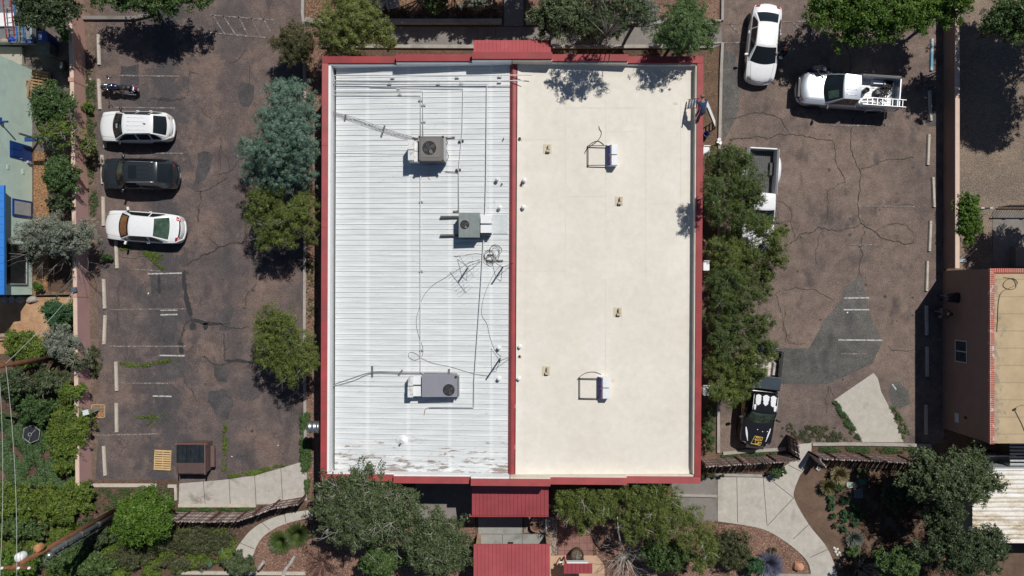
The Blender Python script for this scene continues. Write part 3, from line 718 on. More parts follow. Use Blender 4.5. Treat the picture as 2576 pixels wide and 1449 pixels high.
M_cable = simple('dark_cable', (.07,.065,.062), .6); M_cable_g = simple('grey_cable', (.16,.16,.155), .6)
def cable(name, pts, r, mat, label, off=.03, cat='cable', k=7, group=None):
    mb = MB(); mb.tube(smooth_pts([PR(*p, off) for p in pts], k), r, 5)
    return tag(obj(name, mb, mat, None, True), label, cat, group)
cable('loose_cable', [(1507,317),(1508,324),(1513,333),(1510,345),(1500,357),(1486,367),(1476,376),(1471,386)], .020, M_cable, 'loose dark cable curling above the upper empty frame')
cable('loose_cable', [(1519,364),(1506,355),(1492,358),(1480,368),(1472,382)], .018, M_cable, 'short loose dark cable arching over the upper empty frame')
cable('loose_cable', [(1512,942),(1496,936),(1478,937),(1465,943),(1455,951),(1452,956)], .016, M_cable, 'loose grey cable arching over the lower empty frame')

# roof vents: hooded square outlets and round pipes
M_beige = simple('beige_vent', (.48,.43,.33), .7, 0, .06); M_beige_p = simple('beige_flash', (.56,.49,.36), .8, 0, .05)
for (u, v, lab) in ((1377,375,'beige roof outlet left of the upper empty frame'),(1557,506,'beige roof outlet nearest the right coping, upper middle of the cream roof'),(1554,785,'beige roof outlet in the lower middle of the cream roof'),(1374,933,'beige roof outlet left of the lower empty frame')):
    x, y, z = PR(u, v); t = thing('roof_outlet', lab, 'roof vent', (x, y, z), 'beige outlets on the cream roof')
    f = MB().add([(x-.23,y-.26,zmem(x-.23)+.013),(x+.23,y-.26,zmem(x+.23)+.013),(x+.23,y+.26,zmem(x+.23)+.013),(x-.23,y+.26,zmem(x-.23)+.013)], [(0,1,2,3)]); obj('flashing', f, M_beige_p, t)
    f = MB(); f.box(x+.02, x+.14, y-.06, y+.22, z, z+.24); f.box(x-.07, x+.139, y-.20, y-.0601, z, z+.20); obj('hood', f, M_beige, t, bevel=.02)
M_vw = simple('white_vent', (.74,.74,.72), .5); M_vc = simple('cream_vent', (.62,.56,.46), .7)
vs = [(1307,350,.10,.16,0,'cream dome vent by the ridge near the top of the cream roof'),(1318,455,.10,.20,1,'white dome vent beside a lower cream pipe, upper third of the cream roof'),
      (1311,465,.085,.12,0,'short cream pipe next to a white dome vent, upper third of the cream roof'),(1316,522,.10,.20,1,'lone white dome vent opposite the green-grey air conditioner'),
      (1307,872,.09,.20,1,'white dome vent above a short cream pipe, lower third of the cream roof'),(1307,896,.085,.12,0,'short cream pipe below a white dome vent, lower third of the cream roof'),
      (1305,952,.09,.22,1,'lowest white dome vent on the cream roof'),(1251,453,.09,.26,1,'white capped vent nearest the brown-grey unit on the metal roof'),
      (1257,523,.09,.24,1,'white capped vent above the green-grey unit on the metal roof'),(1255,875,.09,.24,1,'white capped vent above the tripod mast on the metal roof'),
      (1255,952,.09,.24,1,'lowest white capped vent beside the ridge on the metal roof'),(1267,350,.03,.22,2,'thin black pipe stub highest on the metal roof near the ridge'),
      (1263,463,.035,.22,2,'thin black pipe stub next to a white capped vent on the metal roof'),(1013,1108,.05,.55,3,'thin white vent pipe on a conical boot near the lower left of the metal roof')]
for (u, v, r, h, kind, lab) in vs:
    x, y, z = PR(u, v); t = thing('vent_pipe', lab, 'vent pipe', (x, y, z), 'small vents along the ridge' if kind != 3 else None)
    if kind in (0, 1):
        b = MB().lathe((x, y, z), [(r*1.8, .0), (r*1.3, .03), (r*.8, .05), (r*.8, h)], 14); obj('pipe', b, M_vc if kind == 0 else M_vw, t, True)
        if kind == 1: obj('cap', MB().lathe((x, y, z+h), [(r*.7, -.02), (r*1.15, 0), (r*1.1, .05), (r*.6, .09), (0.001, .10)], 14), M_vw, t, True)
        else: obj('cap', MB().cyl((x, y), r*.6, z+h-.03, z+h-.005, 12), M_dark, t)
    elif kind == 2:
        obj('pipe', MB().cyl((x, y), r, z-.01, z+h, 10), M_black, t); obj('boot', MB().lathe((x, y, z), [(r*2.6, 0), (r*1.2, .04)], 10), M_pipe, t)
    else:
        obj('pipe', MB().cyl((x, y), r, z, z+h, 12), M_pipe, t); obj('boot', MB().lathe((x, y, z), [(.32, .02), (.12, .10), (.055, .22)], 14), M_white, t, True)

# gas and condensate pipes
def pipe(pts, r, label, mat=None, off=.10):
    mb = MB(); q = []
    for i, p in enumerate(pts):
        q.append(PR(*p, off))
    mb.tube(q, r*1.3, 6); return tag(obj('roof_pipe', mb, mat or M_pipe, None, True), label, 'pipe', 'white pipes across the metal roof')
pipe([(836,190),(1338,189)], .022, 'topmost long white pipe crossing the ridge onto the cream roof', off=.42)
pipe([(836,203),(1318,203)], .020, 'second long white pipe crossing the ridge onto the cream roof', off=.42)
pipe([(836,212.5),(1225,212),(1223,450),(1221,530),(1210,720),(1193,960),(1192,1025),(1080,1025)], .024, 'long white pipe that turns down past the green-grey unit to the lower unit', off=.14)
pipe([(930,218),(1165,222),(1163,330),(1154,428),(1154,534)], .020, 'white pipe turning down right of the brown-grey unit to the green-grey unit')
pipe([(836,229),(1064,228),(1064,342)], .020, 'white pipe turning down to the back of the brown-grey unit, right one of two')
pipe([(836,239),(1058,239),(1058,342)], .020, 'white pipe turning down to the back of the brown-grey unit, left one of two')
pipe([(1058,440),(1058,936),(1066,941)], .022, 'long straight white pipe between the brown-grey and the purple-grey units')
pipe([(1120,432),(1153,435)], .012, 'thin dark pipe below the brown-grey unit', M_cable, .06)
pipe([(836,385),(1020,387)], .012, 'thin white line running left from the brown-grey unit', off=.03)
pipe([(836,970),(1022,970)], .016, 'pair line running left from the purple-grey unit', M_pipe, .05)
M_blk_w = simple('pale_block', (.45,.45,.44), .8, 0, .2, 8); 
k_ = 0
def block(u, v, su, sv, mat, h=.09, rz=0, label='', nm='pipe_support', grp='pale pipe supports on the metal roof'):
    x, y, z = PR(u, v); t = thing(nm, label, 'pipe support' if nm == 'pipe_support' else 'timber block', (x, y, z), grp)
    m_ = MB().obox((x, y, z+.02+h/2), su, sv, h, rz); obj('block', m_, mat, t, bevel=.008)
    m_ = MB().obox((x, y, z+.035+h), su*.35, sv*.7, .03, rz); obj('strap', m_, M_galv, t)
for (u, v, lab) in ((988,197,'under the topmost pipe, left'),(1150,196,'under the topmost pipe, middle'),(1257,194,'under the topmost pipe, next to the ridge'),(980,212,'under the third pipe, left'),(1103,211,'under the third pipe, middle'),
                  (1161,210,'under the third pipe, right'),(1256,208,'under the second pipe, next to the ridge'),(1003,225,'on the fifth pipe'),(1006,238,'on the sixth pipe'),(1058,253,'on the left downward pipe above the brown-grey unit'),
                  (1066,265,'on the right downward pipe, upper, above the brown-grey unit'),(1066,307,'on the right downward pipe, closest to the brown-grey unit'),(1060,508,'on the long straight pipe, upper'),(1060,682,'on the long straight pipe, middle'),(1061,881,'on the long straight pipe, lower')):
    block(u, v, .22, .10, M_blk_w, label='small pale pipe support '+lab)
block(1160,356,.30,.12,M_rubber,.10,.25,'black pipe support right of the brown-grey unit, upper', grp='black supports right of the unit'); block(1153,428,.30,.12,M_rubber,.10,.1,'black pipe support right of the brown-grey unit, lower', grp='black supports right of the unit')
G = 'grey timber blocks under the cables'
for (u, v, L, w, a, lab) in ((869,296,.36,.09,80,'short timber block under cables nearest the left parapet'),(964,330,.66,.09,72,'long timber block under the slanting cables'),(1131,347,.60,.10,2,'dark timber block right of the brown-grey unit'),
                         (1045,349,.36,.10,0,'timber block touching the corner of the brown-grey unit'),(937,934,.62,.09,90,'upright timber block under the lower cables'),(1008,937,.36,.09,55,'tilted timber block left of the purple-grey unit'),
                         (1130,935,.32,.10,88,'short timber block above the purple-grey unit'),(1147,532,.30,.09,5,'timber block at the top of the green-grey unit'),(1234,641,.34,.08,0,'timber block under the cable coil, upper'),
                         (1234,655,.34,.08,0,'timber block under the cable coil, lower left'),(1258,656,.34,.08,0,'timber block under the cable coil, next to the ridge')):
    block(u, v, L, w, M_wood, .08, R(a), lab, 'timber_block', G)
# cables
Gc = 'cables lying across the metal roof'
for i, (d, lab) in enumerate(((0,'upper strand'),(3.0,'middle strand'),(6,'lower strand'))):
    cable('slanting_cable', [(836,280+d),(869,290+d*.8),(905,300+d*1.3),(964,322+d),(1010,337+d*.9),(1048,347+d*.4)], .013, M_cable_g, lab+' of the cables slanting from left parapet to brown-grey unit', .16, group=Gc)
for i, (pts, lab) in enumerate((([(838,967),(880,953),(937,936),(1010,937),(1100,938),(1145,939),(1150,944)], 'upper strand of the cables reaching the purple-grey unit'),
    ([(840,971),(890,957),(937,939),(1010,940),(1100,941),(1142,942),(1148,948)], 'lower strand of the cables reaching the purple-grey unit'))):
    cable('slanting_cable', pts, .014, M_cable_g, lab, .10, group=Gc)
cable('loose_cable', [(1208,653),(1178,662),(1150,680),(1118,700),(1090,717),(1066,744),(1055,775),(1048,800),(1048,822),(1055,850),(1062,868),(1064,885),(1060,897),(1045,906),(1030,900),(1028,890),(1035,886),(1048,891),(1062,902),(1090,914),(1130,922),(1170,934),(1200,942),(1232,946)], .012, M_cable_g, 'long thin cable looping from the antenna down to the purple-grey unit', .03, k=5)
cable('loose_cable', [(1262,664),(1245,685),(1232,710),(1218,745),(1212,775),(1213,795),(1225,815),(1232,845),(1240,870),(1250,888),(1262,897)], .011, M_cable_g, 'thin cable wandering down beside the ridge to the tripod mast', .03)
cable('loose_cable', [(1142,645),(1165,643),(1180,640),(1200,638),(1215,642),(1221,652)], .012, M_cable_g, 'short cable running left from the coil', .03)
cm = MB(); r3 = random.Random(8)
for k in range(9):
    cu, cv, ru, rv = 1238+r3.uniform(-9, 9), 638+r3.uniform(-16, 18), r3.uniform(8, 20), r3.uniform(7, 18); ph = r3.uniform(0, 6); sp = r3.uniform(3.5, 6.2)
    cm.tube(smooth_pts([PR(cu+ru*math.cos(ph+sp*i/9), cv+rv*math.sin(ph+sp*i/9), .04+.012*k) for i in range(10)], 4), .011, 5)
tag(obj('cable_coil', cm, M_cable, None, True), 'tangled coil of black cable under the green-grey air conditioner', 'cable coil')
cable('rusty_wire', [(1078,430),(1079,436),(1077,446),(1082,452)], .012, M_copper, 'short bent rusty wire below the brown-grey unit', .03)
cable('rusty_wire', [(1078,1025),(1070,1030),(1068,1038),(1067,1044)], .014, M_copper, 'short bent copper end of the lowest pipe', .06)
# antennas
def antenna(u, v, h, label, yagi=True, az=0):
    x, y, z = PR(u, v); t = thing('antenna_mast', label, 'antenna', (x, y, z), 'antenna masts on the metal roof')
    obj('mast', MB().cyl((x, y), .045, z-.01, z+h, 10), M_galv if yagi else M_black, t, True)
    lg = MB()
    for a in (az+.3, az+2.4, az+4.5): lg.tube([(x+.75*math.cos(a), y+.75*math.sin(a), zroof(x+.75*math.cos(a))+.03), (x, y, z+h*.62)], .014, 5)
    obj('tripod', lg, M_black, t)
    if yagi:
        bm = MB(); ca, sa = math.cos(az), math.sin(az); zt = z+h
        bm.tube([(x-.75*ca, y-.75*sa, zt), (x+.75*ca, y+.75*sa, zt)], .016, 5)
        for k in range(8):
            q = -.7+k*.2; L = .50-.035*k
            bm.tube([(x+q*ca-L*sa, y+q*sa+L*ca, zt+.02), (x+q*ca+L*sa, y+q*sa-L*ca, zt+.02)], .007, 4)
        for sg in (1, -1): bm.tube([(x-.7*ca, y-.7*sa, zt), (x+.3*ca-sg*.6*sa, y+.3*sa+sg*.6*ca, zt+.35)], .006, 4)
        obj('yagi_boom', bm, M_alu, t)
    return t
antenna(1178, 672, 1.55, 'roof antenna with crossed aluminium elements left of the cable coil', True, 2.2)
m2 = antenna(1264, 674, 1.6, 'black braced mast without antenna close to the ridge', False, 4.3)
antenna(1258, 902, 2.1, 'tall tripod mast lower down beside the ridge', False, 2.0)
# ================================================================ KERBS, STOPS, WALLS
def wallstrip(mb, pts, w, z0, z1):
    pts = [np.array(p, dtype=float)[:2] for p in pts]; L = len(pts); a = []; b = []
    for i, p in enumerate(pts):
        d = pts[min(i+1, L-1)]-pts[max(i-1, 0)]; d = d/np.linalg.norm(d); n = np.array([-d[1], d[0]])*w/2
        a.append(p+n); b.append(p-n)
    return mb.prism([tuple(x) for x in a+b[::-1]], z0, z1)
def kerb(pts, w, h, label, mat=None):
    return tag(obj('kerb', wallstrip(MB(), [P2(*p) for p in pts], w, 0, h), mat or M_curb, bevel=.015), label, 'kerb')
kerb([(764,-60),(762,35),(766,80),(768,300),(768,600),(767,800),(768,1000),(770,1165)], .18, .15, 'long kerb along the right edge of the left parking lot')
kerb([(1817,-60),(1816,53)], .16, .15, 'kerb at the top of the right parking lot beside the white sedan')
kerb([(1788,53.5),(1813,53.5)], .12, .15, 'short kerb return at the top right corner of the garden')
kerb([(1790,109.5),(1816,109.5),(1813,180),(1809,355),(1806,700),(1806,1138)], .18, .15, 'long kerb between the office and the right parking lot')
kerb([(1818,1140),(1880,1134),(1960,1130),(1975,1128)], .20, .13, 'kerb in front of the black pickup hood')
kerb([(2042,1117),(2130,1116),(2260,1118),(2340,1121)], .20, .13, 'kerb at the foot of the pale concrete apron')
kerb([(1765,1193),(1880,1195),(1918,1196)], .16, .14, 'kerb strip below the right wooden fence')
kerb([(1690,1244),(1803,1247)], .16, .14, 'short kerb at the lower right corner of the office')
kerb([(232,1220),(395,1220)], .22, .14, 'white kerb under the dumpster and pallet, left', M_stop); kerb([(424,1222),(446,1222)], .2, .14, 'short broken kerb piece left of the concrete slab', M_stop)
kerb([(443,1226),(444,1258)], .16, .13, 'short upright kerb beside the concrete slab', M_stop)
kerb([(450,1271),(645,1271)], .2, .13, 'kerb along the lower edge of the concrete slab', M_stop)
kerb([(438,1439),(770,1441)], .2, .16, 'pale kerb at the very bottom left of the office garden', M_stop)
kerb([(1950,1446),(2040,1447)], .2, .14, 'pale kerb at the very bottom of the right garden')
kerb([(212,47),(340,47),(372,40),(395,32)], .22, .2, 'dark curved kerb under the tree at the top of the left lot', M_conc_d)
kerb([(770,52),(790,57),(1262,57)], .30, .28, 'low wall above the sidewalk, left of the path', M_curb); kerb([(1322,58),(1800,58)], .30, .28, 'low wall above the sidewalk, right of the path', M_curb)
kerb([(810,117),(1195,119)], .22, .16, 'kerb between sidewalk and office, left of the canopy', M_curb); kerb([(1388,119),(1795,118)], .22, .16, 'kerb between sidewalk and office, right of the canopy', M_curb)

M_pin = simple('rusty_pin', (.08,.05,.035), .8)
def wheel_stop(u0, v0, u1, v1, label, mat=None, grp=None):
    a = np.array(P2(u0, v0, .06)); b = np.array(P2(u1, v1, .06)); c = (a+b)/2; d = b-a; L = np.linalg.norm(d); an = math.atan2(d[1], d[0])
    t = thing('wheel_stop', label, 'wheel stop', (c[0], c[1], 0), grp, rz=an, local=True)
    m_ = MB(); h = .13; w = .10; w2 = .062
    m_.grid([[(x, -w, 0), (x, -w, .05), (x, -w2, h), (x, w2, h), (x, w, .05), (x, w, 0)] for x in (-L/2, L/2)][::-1])
    m_.add([(-L/2,-w,0),(-L/2,-w,.05),(-L/2,-w2,h),(-L/2,w2,h),(-L/2,w,.05),(-L/2,w,0)], [(0,1,2,3,4,5)]); m_.add([(L/2,-w,0),(L/2,-w,.05),(L/2,-w2,h),(L/2,w2,h),(L/2,w,.05),(L/2,w,0)], [(5,4,3,2,1,0)])
    obj('bar', m_, mat or M_stop, t, bevel=.008)
    for s in (-1, 1): obj('pin', MB().cyl((s*(L/2-.16), 0), .022, h-.02, h+.006, 8), M_pin, t)
gl = 'wheel stops along the left wall'; gr = 'wheel stops along the right wall'
for a in [(247,87,249,163,'pale wheel stop in tree shade at the top of the left lot'),(248,199,251,275,'pale wheel stop in front of the motorcycle'),(256,390,258,463,'wheel stop partly under the nose of the dark SUV'),
          (259,495,260,568,'wheel stop just above the nose of the left white sedan'),(291,603,294,675,'wheel stop just below the left white sedan'),(260,702,263,776,'wheel stop under the bare branch shadows'),
          (264,793,261,866,'wheel stop level with the crack sealer, sixth row of the left lot'),(291,910,293,983,'wheel stop right of the weeds, level with the rusty pole'),(292,1014,293,1087,'wheel stop right of the mailbox pedestal'),
          (260,1122,264,1196,'lowest wheel stop of the left lot, slightly turned')]: wheel_stop(*a, grp=gl)
wheel_stop(262,312,264,372, 'wheel stop hidden under the white SUV', grp=gl)
M_bluestop = simple('blue_white_stop', (.55,.58,.58), .8, 0, .1, 3, dirt=(.12,.32,.45), dirtsc=2.2, dirtat=(.45,.55))
wheel_stop(2345,98,2343,178, 'worn blue and white painted wheel stop under the big green tree', M_bluestop, gr)
for a in [(2339,228,2342,304,'wheel stop right of the silver pickup'),(2337,338,2334,415,'wheel stop third from the top on the right'),(2347,446,2350,521,'wheel stop fourth from the top on the right'),(2341,556,2338,632,'wheel stop at the end of the right lot crack'),
          (2333,657,2331,732,'wheel stop just above the building shadow edge'),(2331,769,2332,843,'wheel stop beside the two standing people'),(2333,872,2333,947,'wheel stop level with the shaded window'),(2330,1018,2330,1093,'lowest wheel stop of the right lot')]: wheel_stop(*a, grp=gr)

M_pinkw = simple('pink_stucco', (.50,.30,.245), .9, 0, .10, 1.2, bump=.2, dirt=(.42,.235,.185))
M_pinkc = simple('pink_cap', (.62,.46,.37), .85, 0, .08, 2)
M_rosew = simple('rose_stucco', (.47,.285,.27), .9, 0, .07, 1.2, bump=.2)
wa = thing('garden_wall', 'long pink stucco wall with pale top along the left parking lot', 'wall', (*P2(220,600), 0))
segs = [((209,-60),(217,215),M_pinkw), ((217,215.5),(221,478),M_pinkw), ((221,480),(225,741),M_rosew), ((225,743),(229,1060),M_rosew), ((229,1060.6),(231,1207),M_rosew)]
for a, b, mt in segs:
    A = np.array(P2(*a)); B_ = np.array(P2(*b)); off = np.array([-.11, 0]); mb = wallstrip(MB(), [A+off, B_+off], .22, 0, 1.24); obj('wall_panel', mb, mt, wa)
    mb = wallstrip(MB(), [A+off*1.0, B_+off], .235, 1.243, 1.30); obj('wall_cap', mb, M_pinkc, wa)
for a in ((217,215),(221,479),(225,742)):
    x, y = P2(*a); obj('pier', MB().box(x-.30, x+.02, y-.12, y+.12, 0, 1.34), M_pinkw, wa)
wb = thing('garden_wall', 'brown stucco wall with pale top between the right parking lot and the gravel yard', 'wall', (*P2(2378,350), 0))
M_brownw = simple('brown_stucco', (.23,.15,.125), .9, 0, .08, 1.5, bump=.15)
x0 = P2(2373,0)[0]
obj('wall_panel', MB().box(x0, x0+.24, P2(0,676)[1], P2(0,-60)[1], 0, 1.17), M_brownw, wb); obj('wall_cap', MB().box(x0-.006, x0+.25, P2(0,676)[1], P2(0,-60)[1], 1.172, 1.23), M_pinkc, wb)

# ---- neighbour on the right
nb = thing('neighbour_building', 'brown stucco building with tan roof edged in red brick at the right edge', 'building', (*P2(2450,900), 0))
bx = P(2490,675,4.5)[0]; by1 = P(2490,675,4.5)[1]; by0 = P(2490,1117,4.5)[1]
obj('wall', MB().box(bx+.03, bx+9, by0+.03, by1-.03, 0, 4.35), M_brownw, nb)
def brick_mat():
    m, t = newmat('red_brick'); v = pos(t)
    br = t.nodes.new('ShaderNodeTexBrick'); br.offset = 0; br.inputs['Scale'].default_value = 1.0
    br.inputs['Color1'].default_value = (.34,.065,.045,1); br.inputs['Color2'].default_value = (.42,.10,.065,1); br.inputs['Mortar'].default_value = (.50,.40,.34,1)
    br.inputs['Mortar Size'].default_value = .012; br.inputs['Brick Width'].default_value = .55; br.inputs['Row Height'].default_value = .115
    t.links.new(v, br.inputs['Vector'])
    f = ramp(t, noise(t, v, 2.2, 5, .75), [(.56, 0.0), (.62, .85)]); finish(t, mix(t, f, br.outputs[0], (.62,.52,.47)), .85); return m
M_brick = brick_mat()
def brick_mat2():
    m, t = newmat('red_brick_across'); v = pos(t); 
    mp = t.nodes.new('ShaderNodeMapping'); mp.inputs['Rotation'].default_value = (0, 0, math.pi/2); t.links.new(v, mp.inputs[0])
    br = t.nodes.new('ShaderNodeTexBrick'); br.offset = 0; br.inputs['Scale'].default_value = 1.0
    br.inputs['Color1'].default_value = (.34,.065,.045,1); br.inputs['Color2'].default_value = (.42,.10,.065,1); br.inputs['Mortar'].default_value = (.50,.40,.34,1)
    br.inputs['Mortar Size'].default_value = .012; br.inputs['Brick Width'].default_value = .55; br.inputs['Row Height'].default_value = .115
    t.links.new(mp.outputs[0], br.inputs['Vector']); finish(t, br.outputs[0], .85); return m
obj('brick_coping', MB().box(bx, bx+.24, by0, by1, 4.355, 4.52), M_brick, nb); obj('brick_coping', MB().box(bx+.243, bx+9, by1-.24, by1, 4.355, 4.518), brick_mat2(), nb)
def tan_mat():
    m, t = newmat('tan_rolled_roof'); v = pos(t)
    col = ramp(t, noise(t, v, 1.2, 5, .65), [(.3, (.40,.30,.175)), (.7, (.50,.39,.245))])
    wv = t.nodes.new('ShaderNodeTexWave'); wv.bands_direction = 'Y'; wv.inputs['Scale'].default_value = .33; wv.inputs['Distortion'].default_value = .2; t.links.new(v, wv.inputs['Vector'])
    col = mix(t, ramp(t, wv.outputs['Fac'], [(.985, 0.0), (1.0, .5)]), col, (.22,.17,.11))
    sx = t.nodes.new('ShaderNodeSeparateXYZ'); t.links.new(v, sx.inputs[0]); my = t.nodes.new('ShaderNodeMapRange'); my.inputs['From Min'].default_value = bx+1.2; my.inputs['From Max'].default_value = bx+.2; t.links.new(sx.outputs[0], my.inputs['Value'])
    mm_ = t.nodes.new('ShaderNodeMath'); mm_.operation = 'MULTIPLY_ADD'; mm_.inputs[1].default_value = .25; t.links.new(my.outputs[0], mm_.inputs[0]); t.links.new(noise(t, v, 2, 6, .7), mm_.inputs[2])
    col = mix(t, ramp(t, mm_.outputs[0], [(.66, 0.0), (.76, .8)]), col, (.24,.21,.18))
    finish(t, col, .85); return m
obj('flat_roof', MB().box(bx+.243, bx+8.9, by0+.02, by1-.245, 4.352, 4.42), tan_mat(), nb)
# window, vent plate on the west wall
def zw(u): return CAMH-(bx+.03)*FO/(u-CU)
wy = lambda v, z: P(0, v, z)[1]
z0, z1 = zw(2404), zw(2434); y0, y1 = wy(912,(z0+z1)/2), wy(856,(z0+z1)/2); xw = bx+.03
fr = MB(); fr.box(xw-.05, xw-.001, y0, y1, z0, z0+.06); fr.box(xw-.05, xw-.001, y0, y1, z1-.06, z1); fr.box(xw-.05, xw-.001, y0, y0+.06, z0+.061, z1-.061); fr.box(xw-.05, xw-.001, y1-.06, y1, z0+.061, z1-.061); fr.box(xw-.05, xw-.001, (y0+y1)/2-.03, (y0+y1)/2+.03, z0+.061, z1-.061)
M_frame = simple('white_frame', (.42,.44,.46), .6); M_glassd = simple('window_glass', (.04,.05,.055), .1, 0, .2, 1, coat=.5)
wo_ = obj('window', fr, M_frame, nb); obj('pane', MB().box(xw-.02, xw-.0015, y0+.06, y1-.06, z0+.06, z1-.06), M_glassd, wo_)
obj('meter_plate', MB().box(xw-.04, xw-.001, wy(1059,1), wy(1036,1), 1.3, 1.7), M_frame, nb)
for (u, v) in ((2424,1050),): obj('wall_vent', MB().box(xw-.05, xw-.001, wy(v+3,2.2), wy(v-3,2.2), 2.2, 2.4), M_dark, nb)
# coiled cable on its roof
def onroof(u, v): return P(u, v, 4.45)
mb = MB(); mb.tube(smooth_pts([onroof(*p) for p in [(2508,835),(2510,800),(2512,760),(2520,735),(2545,722),(2560,712),(2548,700),(2530,706),(2524,720),(2540,728),(2556,722),(2549,703),(2525,698)]], 5), .014, 5); tag(obj('loose_cable', mb, M_cable, None, True), 'thin cable coiled on the tan brick-edged roof', 'cable')
mb = MB(); mb.tube([onroof(2552,1030), onroof(2570,1065), onroof(2584,1100)], .015, 5); mb.tube(smooth_pts([onroof(2552,1030), onroof(2562,1022), onroof(2582,1018)], 5), .012, 5); tag(obj('guy_wire', mb, M_cable, None, True), 'stay wires running off the tan roof at the right edge', 'wire')
ab = thing('roof_anchor', 'small black anchor bracket on the tan roof', 'bracket', onroof(2552,1030)); q = onroof(2552,1030); obj('bracket', MB().obox(q, .18, .1, .06, .5), M_black, ab)

# ---- white corrugated shed, lower right corner
def shed_mat():
    m, t = newmat('stained_white_metal'); v = pos(t)
    mp = t.nodes.new('ShaderNodeMapping'); mp.inputs['Scale'].default_value = (.4, 1.6, 1); t.links.new(v, mp.inputs[0])
    f = noise(t, mp.outputs[0], 1.1, 6, .75)
    col = ramp(t, f, [(.40, (.76,.75,.72)), (.52, (.62,.56,.46)), (.62, (.38,.29,.17))])
    finish(t, mix(t, ramp(t, noise(t, v, 6, 5, .8), [(.5, 0.0), (.62, .6)]), col, (.76,.76,.74)), .6); return m
x0, y1, _ = P(2447, 1183, 3.0); y0 = P(0, 1366, 3.0)[1]; x1 = x0+7
sh = thing('metal_shed', 'white corrugated shed roof with brown stains, lower right corner', 'shed', (x0+1.5, (y0+y1)/2, 0))
obj('wall', MB().box(x0+.15, x1, y0+.15, y1-.12, 0, 2.9), simple('grey_panel', (.30,.32,.33), .6), sh)
mb = MB(); rows = []; n = 64
for k in range(n+1):
    y = y0+(y1-y0)*k/n; h = .018*math.sin(k*math.pi/2*1.0)+(.03 if k % 8 == 0 else 0); rows.append([(x0, y, 2.98+h), (x1, y, 2.98+h)])
mb.grid(rows[::-1]); mb.mi = 0; obj('corrugated_roof', mb, shed_mat(), sh); 
obj('fascia', MB().box(x0, x1, y1+.002, y1+.09, 2.72, 3.03), M_white, sh)
# things stored between shed and building
x, y, _ = P(2489, 1153, 1.0); tr = thing('utility_trailer', 'small utility trailer with white rail beside the white shed', 'trailer', (x+.6, y-.2, 0))
obj('deck', MB().box(x-.2, x+1.7, y-.75, y+.1, .45, .55), simple('grey_deck', (.2,.22,.23), .6), tr); obj('rail', MB().tube([(x-.25,y+.15,1.0),(x+1.6,y+.15,1.0)], .04, 8), M_alu, tr)
for q in (-.2, 1.6): obj('rail_post', MB().tube([(x+q,y+.15,.5),(x+q,y+.15,1.0)], .03, 8), M_alu, tr)
for s in (.15, -.85): obj('wheel', MB().cyl((0,0), .3, -.1, .1, 20).xf(Matrix.Translation((x+.5, y+s, .3)) @ Matrix.Rotation(R(90), 4, 'X')), M_rubber, tr)
for k, (u, v, lab) in enumerate(((2464,1135,'pale spare wheel lying right of the building corner'),(2469,1169,'white wheel standing at the end of the utility trailer'))):
    x, y, _ = P(u, v, .3); t = thing('spare_wheel', lab, 'wheel', (x, y, 0)); obj('tyre', MB().lathe((x, y, .02), [(.16,0),(.3,0),(.33,.08),(.3,.18),(.18,.18)], 20), M_rubber, t, True); obj('rim', MB().lathe((x, y, .05), [(.0,.08),(.05,.08),(.15,.05),(.17,.13),(.19,.14)], 20), M_alu, t, True)
x, y, _ = P(2560, 1140, 1.5); t = thing('metal_cage', 'grey slatted enclosure at the right edge above the white shed', 'enclosure', (x, y, 0)); 
for k in range(7): obj('slat', MB().box(x-.55, x+1.2, y+.6-k*.2-.06, y+.6-k*.2+.04, 1.6, 1.66), M_frame, t)
obj('frame', MB().box(x-.6, x+1.25, y-.7, y-.64, 0, 1.7), M_galv, t)

# ---- right yard: gate and slabs
M_blk_gate = simple('black_gate', (.02,.02,.022), .45)
def gate_leaf(u0, u1, v, label):
    a = P(u0, v, 1.3); b = P(u1, v, 1.3); t = thing('sliding_gate', label, 'gate', ((a[0]+b[0])/2, a[1], 0), 'black gate leaves across the gravel yard')
    f = MB(); f.box(a[0], b[0], a[1]-.03, a[1]+.03, 1.22, 1.28); obj('top_rail', f, M_blk_gate, t); obj('bottom_rail', MB().box(a[0], b[0], a[1]-.03, a[1]+.03, .15, .21), M_blk_gate, t)
    n = int((b[0]-a[0])/.15)
    p = MB()
    for k in range(n+1): xx = a[0]+(b[0]-a[0])*k/n; p.box(xx-.01, xx+.01, a[1]-.01, a[1]+.01, .211, 1.219)
    obj('pickets', p, M_blk_gate, t)
    for q in (.38, .85): xx = a[0]+(b[0]-a[0])*q; obj('latch_plate', MB().box(xx-.10, xx+.10, a[1]-.05, a[1]+.05, 1.281, 1.33), M_alu, t)
gate_leaf(2454, 2501, 523, 'left leaf of the black yard gate beside the climbing shrub'); gate_leaf(2543, 2640, 516, 'right leaf of the black yard gate at the frame edge')
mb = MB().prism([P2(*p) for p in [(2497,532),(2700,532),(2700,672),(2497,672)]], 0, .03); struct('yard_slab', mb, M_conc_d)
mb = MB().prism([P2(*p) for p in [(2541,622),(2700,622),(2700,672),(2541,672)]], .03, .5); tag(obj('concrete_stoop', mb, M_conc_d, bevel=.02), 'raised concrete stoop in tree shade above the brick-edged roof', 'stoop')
x, y, _ = P(2435, 640, .6); t = thing('hand_truck', 'grey hand truck standing in the corner by the gravel yard', 'hand truck', (x, y, 0))
for s in (-.2, .2): obj('side_rail', MB().tube([(x+s, y-.2, .1), (x+s, y+.3, 1.1)], .02, 6), M_galv, t)
obj('toe_plate', MB().box(x-.25, x+.25, y-.45, y-.2, .06, .09), M_galv, t)
for s in (-.3, .3): obj('wheel', MB().cyl((0,0), .13, -.04, .04, 16).xf(Matrix.Translation((x+s, y-.2, .13)) @ Matrix.Rotation(R(90), 4, 'Y')), M_rubber, t)

